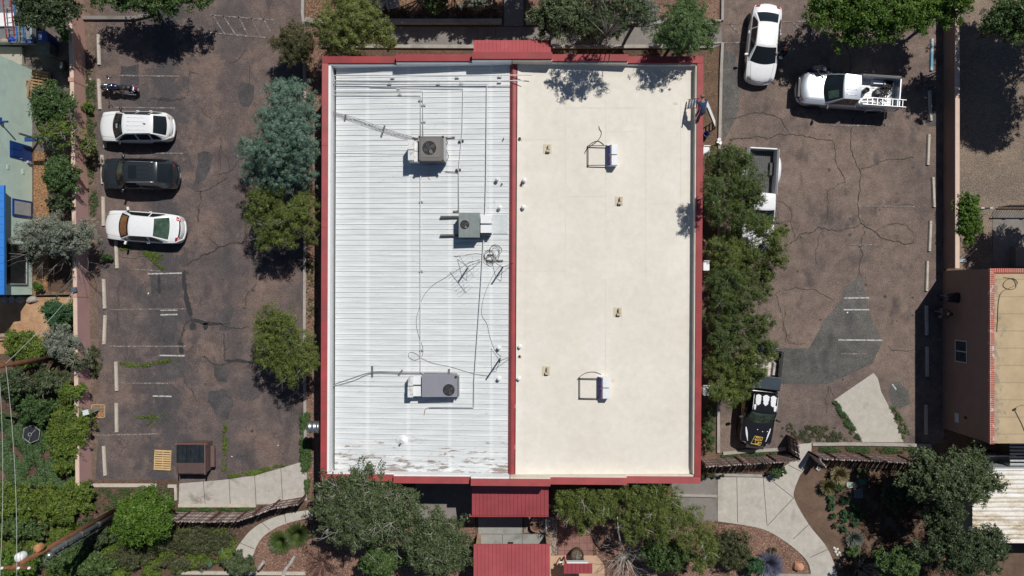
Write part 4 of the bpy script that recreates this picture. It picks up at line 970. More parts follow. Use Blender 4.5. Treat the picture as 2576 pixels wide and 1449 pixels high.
# ================================================================ LEFT NEIGHBOUR
M_mint = simple('mint_stucco', (.64,.81,.71), .9, 0, .06, 1.5, bump=.2, dirt=(.56,.71,.62)); M_blue = simple('blue_paint', (.010,.055,.24), .5, 0, .1, 2); M_bluer = simple('blue_roof', (.02,.17,.55), .4, .1, .08, 2)
hx = P2(81,0)[0]; hy1 = P2(0,176)[1]; hy0 = P2(0,741)[1]
hs = thing('mint_house', 'mint green stucco house with blue door, blue window and blue roof at the left edge', 'house', (hx-2, 5, 0))
obj('wall', MB().box(hx-9, hx, hy0, hy1, 0, 4.4), M_mint, hs)
zr = 3.0; rx = P(10,0,zr)[0]; ry1 = P(0,466,zr)[1]; ry0 = P(0,741,zr)[1]
rf = MB(); n = 14
for k in range(n):
    a = ry0+(ry1-ry0)*k/n; b = ry0+(ry1-ry0)*(k+1)/n-.012
    rf.hexa([(hx+.003,a,zr+.02),(rx,a,zr-.07),(rx,b,zr-.07),(hx+.003,b,zr+.02)], [(hx+.003,a,zr+.10),(rx,a,zr),(rx,b,zr),(hx+.003,b,zr+.10)])
rf.box(rx+.002, rx+.03, ry0, ry1, zr-.1, zr+.02)
obj('porch_roof', rf, M_bluer, hs)
def zh(u): return CAMH-abs(hx)*FO/(CU-u)
def facade(u0, u1, v0, v1, nm, mat, d=.03, **k):
    za, zb = zh(u1), zh(u0); zc = (za+zb)/2
    return obj(nm, MB().box(hx+.002, hx+d, P(0,v1,zc)[1], P(0,v0,zc)[1], max(za, .02), zb), mat, hs, **k), max(za,.02), zb, P(0,v1,zc)[1], P(0,v0,zc)[1]
d_, za, zb, ya, yb = facade(24, 79, 361, 402, 'door', M_blue)
obj('panel', MB().box(hx+.031, hx+.05, ya+.12, (ya+yb)/2-.05, zb-1.0, zb-.15), M_blue, d_); obj('panel', MB().box(hx+.031, hx+.05, (ya+yb)/2+.05, yb-.12, zb-1.0, zb-.15), M_blue, d_); obj('handle', MB().box(hx+.031, hx+.09, ya+.05, ya+.1, 1.0, 1.1), M_alu, d_)
w_, za, zb, ya, yb = facade(30, 79, 503, 546, 'window', M_blue, .06); obj('pane', MB().box(hx+.061, hx+.07, ya+.12, yb-.12, za+.15, zb-.15), M_frame, w_)
w_, za, zb, ya, yb = facade(17, 66, 612, 716, 'window', simple('dark_window', (.03,.035,.035), .2), .04); f = MB(); f.box(hx+.041, hx+.08, ya, yb, za, za+.08); f.box(hx+.041, hx+.08, ya, ya+.07, za+.081, zb); f.box(hx+.041, hx+.08, yb-.07, yb, za+.081, zb); obj('frame', f, M_frame, w_)
facade(66, 74, 405, 411, 'dryer_vent', M_frame, .12); 
for (u, v) in ((58,432),(20,420)): facade(u-3, u+3, v-6, v+6, 'wall_louvre', M_mint, .02)
mb = MB().box(hx+.003, hx+.14, P(0,312,2.6)[1], P(0,299,2.6)[1], 2.86, 3.0); obj('blue_beam_end', mb, M_blue, hs)
mb = MB().tube([P(0,306,2.9), P(20,306,2.9)], .06, 6); obj('porch_beam', mb, M_blue, hs)
a = P(60,347,2.0); b = P(128,352,2.0); bt = thing('shade_sail_beam', 'dark blue board leaning out from the mint house under the shrubs', 'board', ((a[0]+b[0])/2, a[1], 0)); obj('board', MB().box(a[0], b[0], a[1]-.20, a[1]+.06, 1.9, 1.95), M_blue, bt)
x, y, _ = P(100,352,0); obj('post', MB().box(x-.05, x+.05, y-.05, y+.05, 0, 1.9), M_wood, bt)
# stepping stones / step in front of the neighbour's yard
tag(obj('stone_step', MB().prism([P2(*p) for p in [(-60,118),(62,121),(62,166),(-60,150)]], 0, .25), simple('pale_stone', (.36,.33,.28), .9, 0, .12, 4), bevel=.03), 'pale concrete slab beside the mint house corner, below the flatbed', 'slab')
M_stone = simple('field_stone', (.30,.235,.17), .9, 0, .25, 3, bump=.5)
rk = random.Random(12)
def stone(u, v, r, label, mat=M_stone, grp=None, h=.7, nm='rock', seed=0):
    x, y, _ = P(u, v, .1); r_ = random.Random(int(u*7+v)); bm = bmesh.new(); bmesh.ops.create_icosphere(bm, subdivisions=2, radius=1)
    for vt in bm.verts: vt.co *= 1+r_.uniform(-.18, .18)
    mb = MB(); mb.v = [(x+c.co.x*r[0], y+c.co.y*r[1], max(-.02, .05+c.co.z*r[0]*h)) for c in bm.verts]; mb.f = [tuple(q.index for q in f.verts) for f in bm.faces]; mb.m = [0]*len(mb.f); bm.free()
    return tag(obj(nm, mb, mat), label, 'rock', grp)
for k, (u, w) in enumerate(((8,.45),(30,.3),(50,.4),(72,.35),(90,.3),(108,.3))): stone(u, 846+k % 2*2, (w, .22), 'flat stone number %s from the left in the shaded terrace edge' % ['one','two','three','four','five','six'][k], grp='stones edging the shaded terrace')
for k, (u, w, c) in enumerate(((12,.25,(.3,.3,.34)),(30,.22,(.4,.3,.3)),(52,.3,(.3,.28,.25)),(80,.35,(.34,.30,.26)))): stone(u, 754, (w, .22), ['grey stone under the mint house wall, leftmost','pinkish stone under the mint house wall','brown stone under the mint house wall','wide stone at the corner of the mint house'][k], simple('st%d' % k, c, .9), grp='stones under the mint house')
tm = thing('timber_border', 'weathered timber sleeper between mint house and pink wall', 'timber', (*P2(140,738), 0)); obj('sleeper', MB().obox((*P2(142,738), .12), 2.4, .20, .22, .02), simple('old_timber', (.16,.11,.075), .9, 0, .3, 5), tm, bevel=.01)
tag(obj('terrace_edge', wallstrip(MB(), [P2(-40,853), P2(130,848), P2(182,848)], .2, 0, .22), M_sand), 'earth step across the sandy terrace', 'step')
# parts of small framed planter and pedestal
pf = thing('planter_frame', 'low square timber frame filled with bark beside the grey pedestal', 'planter', (*P2(249,1034), 0))
for a, b in (((233,1018),(265,1018)), ((265,1018),(265,1050)), ((265,1050),(233,1050)), ((233,1050),(233,1018))): obj('board', wallstrip(MB(), [P2(*a), P2(*b)], .05, 0, .12), simple('pale_board', (.42,.32,.22), .8), pf)
obj('bark_fill', MB().sheet([P2(234,1019),P2(264,1019),P2(264,1049),P2(234,1049)], .06), M_bark, pf)
pe = thing('mailbox_pedestal', 'grey pedestal box with white top standing by the pink wall', 'mailbox', (*P2(246,1030), 0)); x, y = P2(246,1029)
obj('pedestal', MB().obox((x, y, .60), .26, .22, 1.2, .25), simple('grey_green', (.26,.30,.29), .6), pe, bevel=.01); obj('cap', MB().obox((x, y, 1.27), .36, .32, .13, .25), simple('pale_cap', (.58,.66,.65), .5), pe, bevel=.03)
# grey strut of the neighbour and blue-grey box on wall
mb = MB().tube([P(150,733,.3), P(187,697,1.3)], .05, 7); tag(obj('metal_strut', mb, M_galv), 'grey metal pole leaning on the pink wall below the silver shrub', 'pole')
t = thing('wall_box', 'small dark glass lantern on the pink wall', 'lantern', P(186,729,1.34)); q = P(186,729,1.42); obj('housing', MB().obox(q, .30, .30, .14, .1), simple('slate', (.09,.11,.14), .3), t, bevel=.01); obj('lid', MB().obox((q[0], q[1], q[2]+.085), .2, .2, .03, .1), M_galv, t)

# ---- trampoline-like black disc in the ivy
x, y, _ = P(79, 1092, .4); t = thing('small_trampoline', 'black hexagonal fabric disc with pale rim lying in the ivy', 'trampoline', (x, y, 0))
hexp = [(x+.56*math.cos(a), y+.56*math.sin(a)) for a in [k*math.pi/3+.4 for k in range(6)]]
obj('mat', MB().prism(hexp, .38, .40), simple('black_fabric', (.018,.020,.028), .8), t); rm = MB()
rm.tube([(*p, .40) for p in hexp+[hexp[0]]], .025, 6); obj('rim', rm, simple('rim', (.30,.31,.27), .6), t)
cr = MB().tube([(x-.08+.1*math.cos(a), y-.02+.1*math.sin(a), .43) for a in [k*.6 for k in range(12)]], .018, 5); cr.tube([(x+.02, y+.03, .43), (x+.28, y+.28, .43)], .018, 5); cr.tube([(x, y-.05, .43), (x-.15, y-.45, .43)], .012, 5); obj('cord', cr, simple('pale_cord', (.35,.36,.36), .7), t)
for k in range(3): a = k*2.1+.5; obj('leg', MB().tube([(x+.5*math.cos(a), y+.5*math.sin(a), 0), (x+.5*math.cos(a), y+.5*math.sin(a), .385)], .02, 6), M_galv, t)

# ================================================================ BINS, PALLETS, DUMPSTER
M_bluebin = simple('blue_bin', (.02,.045,.20), .5); M_greybin = simple('grey_bin', (.10,.115,.10), .7, 0, .25, 4)
def bin_(u, v, s, h, mat, label, lidc=None, rz=0):
    x, y, _ = P(u, v, h); t = thing('rubbish_bin', label, 'bin', (x, y, 0)); b = MB()
    w = s/2; lo = [(x-w*.8,y-w*.8,.06),(x+w*.8,y-w*.8,.06),(x+w*.8,y+w*.8,.06),(x-w*.8,y+w*.8,.06)]; hi = [(x-w,y-w,h),(x+w,y-w,h),(x+w,y+w,h),(x-w,y+w,h)]
    obj('body', b.hexa(lo, hi), mat, t, bevel=.02); obj('lid', MB().box(x-w*1.08, x+w*1.08, y-w*1.08, y+w*1.08, h+.003, h+.06), mat, t, bevel=.025); obj('handle', MB().box(x-w*.7, x+w*.7, y+w*1.1, y+w*1.2, h-.03, h+.03), mat, t)
    for q in (-.7, .7): obj('wheel', MB().cyl((0,0), .1, -.03, .03, 14).xf(Matrix.Translation((x+w*q, y+w, .1)) @ Matrix.Rotation(R(90), 4, 'Y')), M_rubber, t)
    if lidc: obj('sticker', MB().box(x-w*.75, x-w*.1, y-w*.6, y+w*.55, h+.0605, h+.064), lidc, t)
bin_(108, 93, .6, 1.05, M_bluebin, 'blue wheeled bin with a white panel on its lid', simple('sticker', (.42,.48,.6), .5)); bin_(111, 121, .68, .95, M_greybin, 'grey wheeled bin below the blue bin')
x, y, _ = P(159, 166, .3); t = thing('spare_wheel', 'car wheel with silver alloy rim leaning at the pink wall', 'wheel', (x, y, 0)); Mx = Matrix.Translation((x, y, .33)) @ Matrix.Rotation(R(-35), 4, 'Y')
obj('tyre', MB().lathe((0,0,0), [(.20,-.1),(.31,-.1),(.345,-.05),(.345,.05),(.31,.1),(.21,.1)], 24).xf(Mx), M_rubber, t, True); rim = MB().lathe((0,0,0), [(.215,.09),(.20,.10),(.185,.05)], 24)
for k in range(5):
    for s in (-.11, .11): a = k*2*math.pi/5+s; rim.tube([(0,0,.06), (.19*math.cos(a), .19*math.sin(a), .085)], .018, 4)
rim.cyl((0,0), .05, .03, .08, 10); obj('rim', rim.xf(Mx), M_alu, t)
M_pal = simple('pallet_wood', (.58,.40,.20), .85, 0, .15, 4); M_palold = simple('old_pallet_wood', (.30,.19,.105), .9, 0, .3, 5)
def pallet(M, label, mat, nb=9, L=1.22, Wd=1.02, grp=None):
    t = thing('wooden_pallet', label, 'pallet', tuple(M.translation), grp)
    WL[t.name] = np.array(M.translation)
    for k in range(nb): y = -L/2+.05+(L-.1)*k/(nb-1); obj('deck_board', MB().box(-Wd/2, Wd/2, y-.047, y+.047, .10, .12).xf(M), mat, t)
    for q in (-Wd/2+.02, 0, Wd/2-.02): obj('stringer', MB().box(q-.02, q+.02, -L/2, L/2, .02, .099).xf(M), mat, t)
    for y in (-L/2+.06, 0, L/2-.06): obj('bottom_board', MB().box(-Wd/2, Wd/2, y-.045, y+.045, .0, .019).xf(M), mat, t)
x, y, _ = P(409, 1157.5, .1); pallet(Matrix.Translation((x, y, .008)) @ Matrix.Rotation(R(-2.5), 4, 'Z'), 'single new yellow wooden pallet lying beside the dumpster', M_pal)
gpl = 'old pallets stacked at the mint house'
x, y, _ = P(75, 218, .6)
pallet(Matrix.Translation((x-.3, y-.1, .45)) @ Matrix.Rotation(R(-6), 4, 'Z') @ Matrix.Rotation(R(38), 4, 'Y') @ Matrix.Rotation(R(90), 4, 'Z'), 'front pallet leaning against the mint house wall', M_palold, 8, grp=gpl)
for k, (a, dx, dy, z, lab) in enumerate(((14,.55,.25,.02,'flat pallet at the bottom of the stack by the mint house'),(3,.5,.35,.16,'second pallet in the stack by the mint house'),(-9,.42,.42,.30,'topmost flat pallet in the stack by the mint house'))):
    pallet(Matrix.Translation((x+dx, y+dy, z)) @ Matrix.Rotation(R(a), 4, 'Z'), lab, M_palold if k != 1 else M_pal, 7, grp=gpl)
M_dump = simple('dumpster_brown', (.13,.085,.080), .65, 0, .1, 3, dirt=(.17,.10,.085)); M_dumplid = simple('dumpster_lid', (.015,.021,.027), .45, 0, .5, 4); M_dumpr = simple('dumpster_rust', (.30,.13,.085), .8)
zt = 1.35; t = thing('dumpster', 'brown steel dumpster with black ribbed plastic lid', 'dumpster', (*P2(490,1150), 0))
A = P(445, 1118, zt); B_ = P(514, 1165, zt); C_ = P(445, 1196, 1.05)
x0, x1 = A[0], P(514, 0, zt)[0]; yb = A[1]; ym = P(0, 1164, zt)[1]; yf = P(0, 1190, 1.1)[1]
body = MB().hexa([(x0+.02,yf+.08,.12),(x1-.02,yf+.08,.12),(x1-.02,yb-.02,.12),(x0+.02,yb-.02,.12)], [(x0,yf,1.05),(x1,yf,1.05),(x1,yb,zt-.02),(x0,yb,zt-.02)])
obj('body', body, M_dump, t)
obj('front_slope', MB().hexa([(x0-.01,yf-.02,1.055),(x1+.01,yf-.02,1.055),(x1+.01,ym,zt-.04),(x0-.01,ym,zt-.04)], [(x0-.01,yf-.02,1.09),(x1+.01,yf-.02,1.09),(x1+.01,ym,zt),(x0-.01,ym,zt)]), M_dump, t)
lip = MB().hexa([(x0,yf-.10,.93),(x1,yf-.10,.93),(x1,yf-.021,1.05),(x0,yf-.021,1.05)], [(x0,yf-.10,.97),(x1,yf-.10,.97),(x1,yf-.021,1.09),(x0,yf-.021,1.09)]); obj('front_lip', lip, M_dump, t)
obj('rust_plate', MB().hexa([(x0+.8,yf-.102,.94),(x1-.25,yf-.102,.94),(x1-.25,yf-.03,1.06),(x0+.8,yf-.03,1.06)], [(x0+.8,yf-.102,.98),(x1-.25,yf-.102,.98),(x1-.25,yf-.03,1.10),(x0+.8,yf-.03,1.10)]), M_dumpr, t)
obj('side_rail', MB().box(x1+.002, x1+.07, yf-.04, yb, zt-.12, zt+.02), M_dump, t)
obj('side_rail', MB().box(x0-.04, x0-.012, yf-.04, yb, zt-.12, zt+.01), M_dump, t)
pk = MB().box(x1+.071, x1+.30, yf+.25, yb-.25, .45, .62); obj('lift_pocket', pk, M_dump, t)
ld = MB(); ld.box(x0+.02, x1-.02, ym+.01, yb, zt+.003, zt+.03)
for k in range(7): xx = x0+.06+(x1-x0-.12)*k/6; ld.box(xx-.05, xx+.03, ym+.05, yb-.03, zt+.031, zt+.10)
obj('lid', ld, M_dumplid, t, bevel=.006); obj('hinge_bar', MB().tube([(x0-.12, yb+.02, zt+.01), (x1+.18, yb+.02, zt+.01)], .02, 6), M_dumpr, t)
for (a, b) in ((x0+.15,yf+.2),(x1-.15,yf+.2),(x0+.15,yb-.2),(x1-.15,yb-.2)): obj('caster', MB().cyl((0,0), .07, -.03, .03, 12).xf(Matrix.Translation((a, b, .07)) @ Matrix.Rotation(R(90), 4, 'Y')), M_rubber, t)

# ================================================================ FENCES
def lat_mat():
    m, t = newmat('latilla'); g_ = t.nodes.new('ShaderNodeNewGeometry'); col = ramp(t, g_.outputs['Random Per Island'], [(0, (.16,.125,.115)), (.5, (.34,.285,.265)), (1, (.52,.45,.42))])
    finish(t, col, .95); return m
M_lat = lat_mat(); M_rail = simple('rail_red_brown', (.085,.035,.028), .8)
def latilla_fence(pts, h, label, seed, posts=True):
    r_ = random.Random(seed); pts = [np.array(P2(*p)) for p in pts]; mid = pts[len(pts)//2]
    t = thing('latilla_fence', label, 'fence', (mid[0], mid[1], 0), 'fences of upright wooden poles')
    pk = MB(); 
    for a, b in zip(pts[:-1], pts[1:]):
        d = b-a; L = np.linalg.norm(d); u = d/L; n = np.array([u[1], -u[0]]); s = 0
        while s < L:
            w = r_.uniform(.028, .052); p = a+u*(s+w); hh = h+r_.uniform(-.14, .06); tl = r_.uniform(-.05, .05)
            pk.tube([(p[0]+n[0]*.05, p[1]+n[1]*.05, 0), (p[0]+n[0]*.05+u[0]*tl, p[1]+n[1]*.05+u[1]*tl, hh)], w, 6, w*.85); s += 2*w+r_.uniform(0, .012)
    obj('pole_infill', pk, M_lat, t)
    for z in (.35, h*.55, h-.25): 
        for a, b in zip(pts[:-1], pts[1:]):
            obj('rail', MB().tube([(a[0], a[1], z), (b[0], b[1], z)], .028, 5), M_rail, t)
    for p in pts: obj('post', MB().box(p[0]-.05, p[0]+.05, p[1]-.02, p[1]+.08, 0, h-.1), M_rail, t)
    return t
latilla_fence([(437,1287),(480,1288),(555,1289),(620,1288),(660,1275),(705,1258),(769,1247)], 1.75, 'curved pole fence below the concrete slab at the lower left', 1)
latilla_fence([(1758,1155),(1850,1150),(1930,1145),(1985,1141)], 1.75, 'pole fence in front of the black pickup', 2)
latilla_fence([(2034,1137),(2075,1138),(2160,1141),(2260,1147),(2330,1150)], 1.75, 'pole fence right of the garden gateway', 3)
g_ = latilla_fence([(1985,1140),(1979,1096)], 1.75, 'opened pole gate leaf standing at the gateway', 4); g_['group'] = 'fences of upright wooden poles'
latilla_fence([(2034,1137),(2052,1158)], 1.6, 'short pole gate return at the left end of the right fence', 6)

# ================================================================ ENTRY GATEHOUSE, NOTICE BOARD, POTS
gh = thing('entry_canopy', 'free-standing red ribbed canopy on stucco walls at the bottom centre', 'canopy', (*P2(1288,1420), 0))
canopy(1192, 1383, 1369, 2.9, 1500, 2.9, gh, n=20, name='canopy_roof')
for (u, vtop) in ((1210,1343),(1372,1343)):
    x, y, _ = P(u, 0, 0); s = -1 if u < 1288 else 1
    y1 = P(0,1343,0)[1]; 
    obj('side_wall', MB().box(min(x, x+s*.22), max(x, x+s*.22), y1-4.0, y1, 0, 2.15), M_stucco, gh)
x, y, _ = P(1284, 1365, 0); t = thing('door_mat', 'small dark drain grate on the entry pavement', 'grate', (x, y, .03)); obj('grate', MB().box(x-.17, x+.17, y-.05, y+.05, .034, .05), M_black, t)
nbd = thing('notice_board', 'small red-roofed notice board on the tan pavement', 'notice board', (*P2(1452,1425), 0))
zr = 1.9; A = P(1418, 1417, zr); B_ = P(1490, 1417, zr); C_ = P(1490, 1443, zr-.25); D = P(1418, 1443, zr-.25)
canopy(1419, 1490, 1418, 1.9, 1443, 1.7, nbd, n=7, th=.05, name='roof')
obj('board', MB().box(A[0]+.2, B_[0]-.25, A[1]+.004, A[1]+.07, 1.62, 1.93), M_white, nbd)
for x in (A[0]+.12, B_[0]-.45): obj('post', MB().box(x, x+.09, A[1]-.35, A[1]-.26, 0, 1.72), M_red, nbd)
x, y, _ = P(1411, 1414, .8); t = thing('solar_lamp', 'short white-topped lamp left of the notice board', 'lamp', (x, y, 0)); obj('post', MB().cyl((x, y), .03, 0, .8, 8), M_black, t); obj('head', MB().box(x-.1, x+.1, y-.05, y+.05, .8, .86), M_white, t); obj('shade', MB().box(x-.08, x+.08, y-.16, y-.05, .74, .80), M_black, t)
def pot(u, v, r, h, mat, label, dry=True):
    x, y, _ = P(u, v, h); t = thing('plant_pot', label, 'pot', (x, y, 0)); obj('pot', MB().lathe((x, y, .02), [(.001,0),(r*.7,0),(r*.95,h*.6),(r,h),(r*.86,h),(r*.8,h-.06)], 24), mat, t, True)
    obj('soil', MB().cyl((x, y), r*.82, h-.12, h-.06, 20), M_brownbed, t); return t, x, y
pot(1346, 1326, .30, .42, simple('terracotta', (.30,.14,.09), .8), 'round terracotta bowl on the pebbles left of the brick patio')
t, x, y = pot(1452, 1397, .40, .65, simple('dark_olive_pot', (.035,.037,.028), .6), 'big dark green pot with dry leaves above the notice board')
lf = MB(); r_ = random.Random(3)
for k in range(16): a = r_.uniform(0, 6.28); L = r_.uniform(.15, .36); lf.tube(smooth_pts([(x, y, .60), (x+.5*L*math.cos(a), y+.5*L*math.sin(a), .78), (x+L*math.cos(a), y+L*math.sin(a), .70)], 3), .02, 4, .006)
obj('leaves', lf, simple('dry_leaf', (.24,.26,.24), .8), t)
mb = MB().tube([P(1373,1306,1.6), P(1374,1330,.9), P(1374.5,1345,.2)], .035, 7); tag(obj('downpipe', mb, M_white), 'white slanting downpipe between the canopy and the right stucco wall', 'pipe')

# garden bits
M_rock = simple('sandstone', (.50,.26,.155), .9, 0, .2, 3, bump=.4); M_wrock = simple('white_stone', (.62,.58,.52), .8)
stone(2010, 1425, (.34, .28), 'large orange sandstone boulder beside the curved path at the bottom', M_rock, h=.9)
for k, (u, v) in enumerate(((2099,1379),(2104,1384),(2107,1382),(2103,1389),(2112,1391),(2107,1396),(2116,1397),(2121,1396))): stone(u, v, (.09, .08), 'small white stone in the heap by the curved path', M_wrock, 'white stones by the path')
stone(2059, 1180, (.15, .12), 'white stone near the gateway fence end', M_wrock)
for (u, v, w, h_, c, lab) in ((2141,1220,.58,.34,(.36,.44,.36),'pale green rectangular slab in the planting bed'),(2170,1213,.45,.30,(.03,.24,.18),'bright teal green tray in the planting bed'),(2159,1241,.52,.58,(.17,.18,.17),'grey square slab below the teal tray')):
    x, y, _ = P(u, v, .05); t = thing('garden_slab', lab, 'slab', (x, y, 0)); obj('slab', MB().obox((x, y, .05), w, h_, .09, .05), simple('slab_%d' % u, c, .6, 0, .2, 5), t, bevel=.015); obj('inset', MB().obox((x, y, .097), w*.75, h_*.7, .012, .05), simple('inset_%d' % u, tuple(q*.8 for q in c), .6), t)
lg_ = MB().tube(smooth_pts([P(740,1400,.35), P(730,1418,.3), P(718,1433,.25), P(712,1450,.2)], 4), .09, 7, .12); tag(obj('dead_branch', lg_, simple('bleached_wood', (.42,.40,.37), .9, 0, .25, 5)), 'bleached dead branch over the kerb at the bottom left garden', 'branch')
lg_ = MB().tube(smooth_pts([P(664,1412,1.0), P(657,1422,1.0), P(650,1432,.9)], 4), .10, 7, .09); tag(obj('cut_post', lg_, MATS['bleached_wood']), 'pale cut wooden stub beside the bottom left shrub', 'post')
# adirondack chairs
M_chair = simple('weathered_white', (.40,.39,.37), .8)
def chair(u, v, rz, label):
    x, y, _ = P(u, v, .4); t = thing('garden_chair', label, 'chair', (x, y, 0), 'slatted garden chairs under the trees', rz=rz, local=True)
    for k in range(6): yy = -.28+k*.1; obj('seat_slat', MB().box(-.26, .26, yy-.035, yy+.035, .38+k*-.012, .40-k*.012+.01), M_chair, t)
    for k in range(5): xx = -.2+k*.1; obj('back_slat', MB().hexa([(xx-.035,.28,.3),(xx+.035,.28,.3),(xx+.035,.31,.3),(xx-.035,.31,.3)], [(xx-.035,.52,.95),(xx+.035,.52,.95),(xx+.035,.55,.95),(xx-.035,.55,.95)]), M_chair, t)
    for s in (-1, 1):
        obj('armrest', MB().box(s*.34-.06, s*.34+.06, -.36, .34, .58, .605), M_chair, t)
        obj('leg', MB().box(s*.34-.03, s*.34+.03, -.33, -.26, 0, .579), M_chair, t); obj('leg', MB().box(s*.32-.03, s*.32+.03, .22, .28, 0, .579), M_chair, t)
    return t
chair(950, 14, R(-20), 'left slatted garden chair, turned right, at the top edge'); chair(988, 8, R(14), 'right slatted garden chair, turned left, at the top edge')

# ladders, bucket, rags at the east wall
M_fib_red = simple('red_fibreglass', (.36,.03,.04), .5); M_fib_dark = simple('dark_rail', (.09,.09,.10), .5)
def ladder(p0, p1, w, step, mr_, mstep, label, side=None, nm='ladder', cat='ladder', rw=.045, tread=.03, loc=None):
    p0 = Vector(p0); p1 = Vector(p1); d = (p1-p0); L = d.length; d.normalize(); s = Vector(side).normalized()
    s = (s-d*s.dot(d)).normalized(); n = d.cross(s)
    t = thing(nm, label, cat, tuple(p0), None); T = Matrix((( *[s.x, d.x, n.x], 0), (s.y, d.y, n.y, 0), (s.z, d.z, n.z, 0), (0, 0, 0, 1)))
    for q in (-w/2, w/2): obj('side_rail', MB().obox(tuple((p0+p1)/2+s*q), rw*.6, L, rw*1.6, M=T), mr_, t)
    k = .2
    while k < L-.1:
        obj('rung', MB().obox(tuple(p0+d*k), w-rw*.6-.002, tread, tread, M=T), mstep, t); k += step
    return t
ladder(P(1799,313,.02), (10.86, 10.28, 4.12), .46, .305, M_fib_dark, M_white, 'long ladder with pale rungs leaning on the outside of the red parapet', (0, 1, 0), 'extension_ladder', tread=.065)
ladder(P(1729,262,3.56), P(1757,259,4.9), .50, .30, M_fib_red, M_white, 'red ladder with white steps standing on the cream roof inside the parapet', (.15, 1, 0), 'step_ladder', tread=.09)
x, y, _ = P(1777, 338, .3); t = thing('bucket', 'dark blue bucket below the long ladder', 'bucket', (x, y, 0)); obj('pail', MB().lathe((x, y, 0), [(.001,.01),(.15,.01),(.19,.40),(.17,.40),(.14,.05),(.001,.05)], 20), simple('navy', (.012,.02,.11), .5), t, True); obj('handle', MB().tube([(x-.19, y, .38), (x-.1, y-.14, .42), (x+.1, y-.14, .42), (x+.19, y, .38)], .008, 5), M_galv, t)
r_ = random.Random(9); rg_ = MB()
for k in range(6): cx, cy, _ = P(1809+r_.uniform(-4, 4), 354+r_.uniform(-5, 5), .2); rg_.add([(cx+.12*math.cos(a)*r_.uniform(.5,1.2), cy+.12*math.sin(a)*r_.uniform(.5,1.2), .16+.02*k+r_.uniform(0,.04)) for a in [j*.9 for j in range(7)]], [tuple(range(7))])
tag(obj('cleaning_rags', rg_, M_white), 'heap of white rags on the kerb below the ladder', 'rags')

# ================================================================ UTILITY POLES AND WIRES
M_pole = simple('pole_wood', (.19,.078,.036), .9, 0, .35, 4); M_pvc = simple('grey_conduit', (.065,.075,.082), .6, 0, .1, 3)
def pole(u0, v0, z1, label, r=.16):
    x, y, _ = P(u0, v0, 0); t = thing('utility_pole', label, 'utility pole', (x, y, 0)); obj('pole', MB().cyl((x, y), r, 0, z1, 14, r*.7), M_pole, t, True); return t, x, y
t1, px, py = pole(290, 1284, 9.4, 'tall rusty-brown utility pole with transformer leaning over the bottom left corner')
for dx, dy, r_, z1 in ((.24, -.13, .13, 6.6), (.12, -.50, .075, 6.2)):
    obj('conduit', MB().cyl((px+dx, py+dy), r_, 0, z1, 12), M_pvc, t1, True)
    for z in (2.2, 3.9, 5.4): obj('conduit_coupling', MB().cyl((px+dx, py+dy), r_*1.25, z, z+.16, 12), M_galv, t1)
tf = MB().lathe((px+.02, py+.30, 7.1), [(.001,0),(.19,0),(.21,.05),(.21,.36),(.15,.42),(.001,.44)], 20); obj('transformer', tf, simple('rust_orange', (.40,.19,.08), .8, 0, .4, 5), t1, True)
tf = MB().lathe((px-.22, py+.22, 8.1), [(.001,0),(.20,0),(.22,.05),(.22,.40),(.18,.46),(.001,.48)], 20); obj('transformer', tf, M_white, t1, True)
tf = MB().lathe((px+.32, py-.22, 6.65), [(.001,0),(.14,0),(.17,.1),(.17,.3),(.1,.42),(.001,.44)], 16); obj('weatherhead', tf, M_galv, t1, True)
lp = MB().tube([(px+.34+.25*math.cos(a), py-.45+.2*math.sin(a), 6.6+.08*k) for k, a in enumerate([j*.7 for j in range(12)])], .015, 5); obj('drip_loop', lp, M_cable_g, t1)
arm = MB().box(px-.06, px+.06, py-.9, py+.9, 9.1, 9.22); obj('crossarm', MB().box(px-.9, px+.9, py-.06, py+.06, 9.1, 9.22), M_pole, t1)
for q in (-.82, -.5, .3, .82): obj('insulator', MB().lathe((px+q, py, 9.221), [(.05,0),(.08,.06),(.05,.12),(.001,.2)], 10), M_white, t1, True)
t2, qx, qy = pole(152, 897, 7.5, 'rusty brown utility pole rising past the left edge', .17)
obj('crossarm', MB().box(qx-.7, qx+.7, qy-.06, qy+.06, 6.9, 7.0), M_pole, t2)
def wire(name, p, q, sag, r, label, grp=None):
    pts = []
    for i in range(17): s = i/16; pts.append((p[0]+(q[0]-p[0])*s, p[1]+(q[1]-p[1])*s, p[2]+(q[2]-p[2])*s-4*sag*s*(1-s)))
    mb = MB().tube(pts, r, 5); return tag(obj(name, mb, M_galvw, None), label, 'wire', grp)
M_galvw = simple('wire_grey', (.42,.46,.42), .5, .2)
for k, (q, z) in enumerate(((-.82,9.4),(-.5,9.4),(.3,9.4))):
    wire('power_line', (px+q, py, z), (qx-.85+.5*k+.3, qy, 5.2+.15*k), .25, .012, ['leftmost power line between the two poles','middle power line between the two poles','rightmost power line between the two poles'][k], 'power lines at the left edge')
    wire('power_line', (px+q, py, z), (px+q-.2, py-9, z), .1, .012, ['leftmost power line running off the bottom edge','middle power line running off the bottom edge','right power line running off the bottom edge'][k], 'power lines leaving the frame')
wire('service_wire', (qx+.1, qy+.1, 5.0), P(186,732,1.45), .25, .014, 'service wire slanting from the rusty pole to the pink wall')
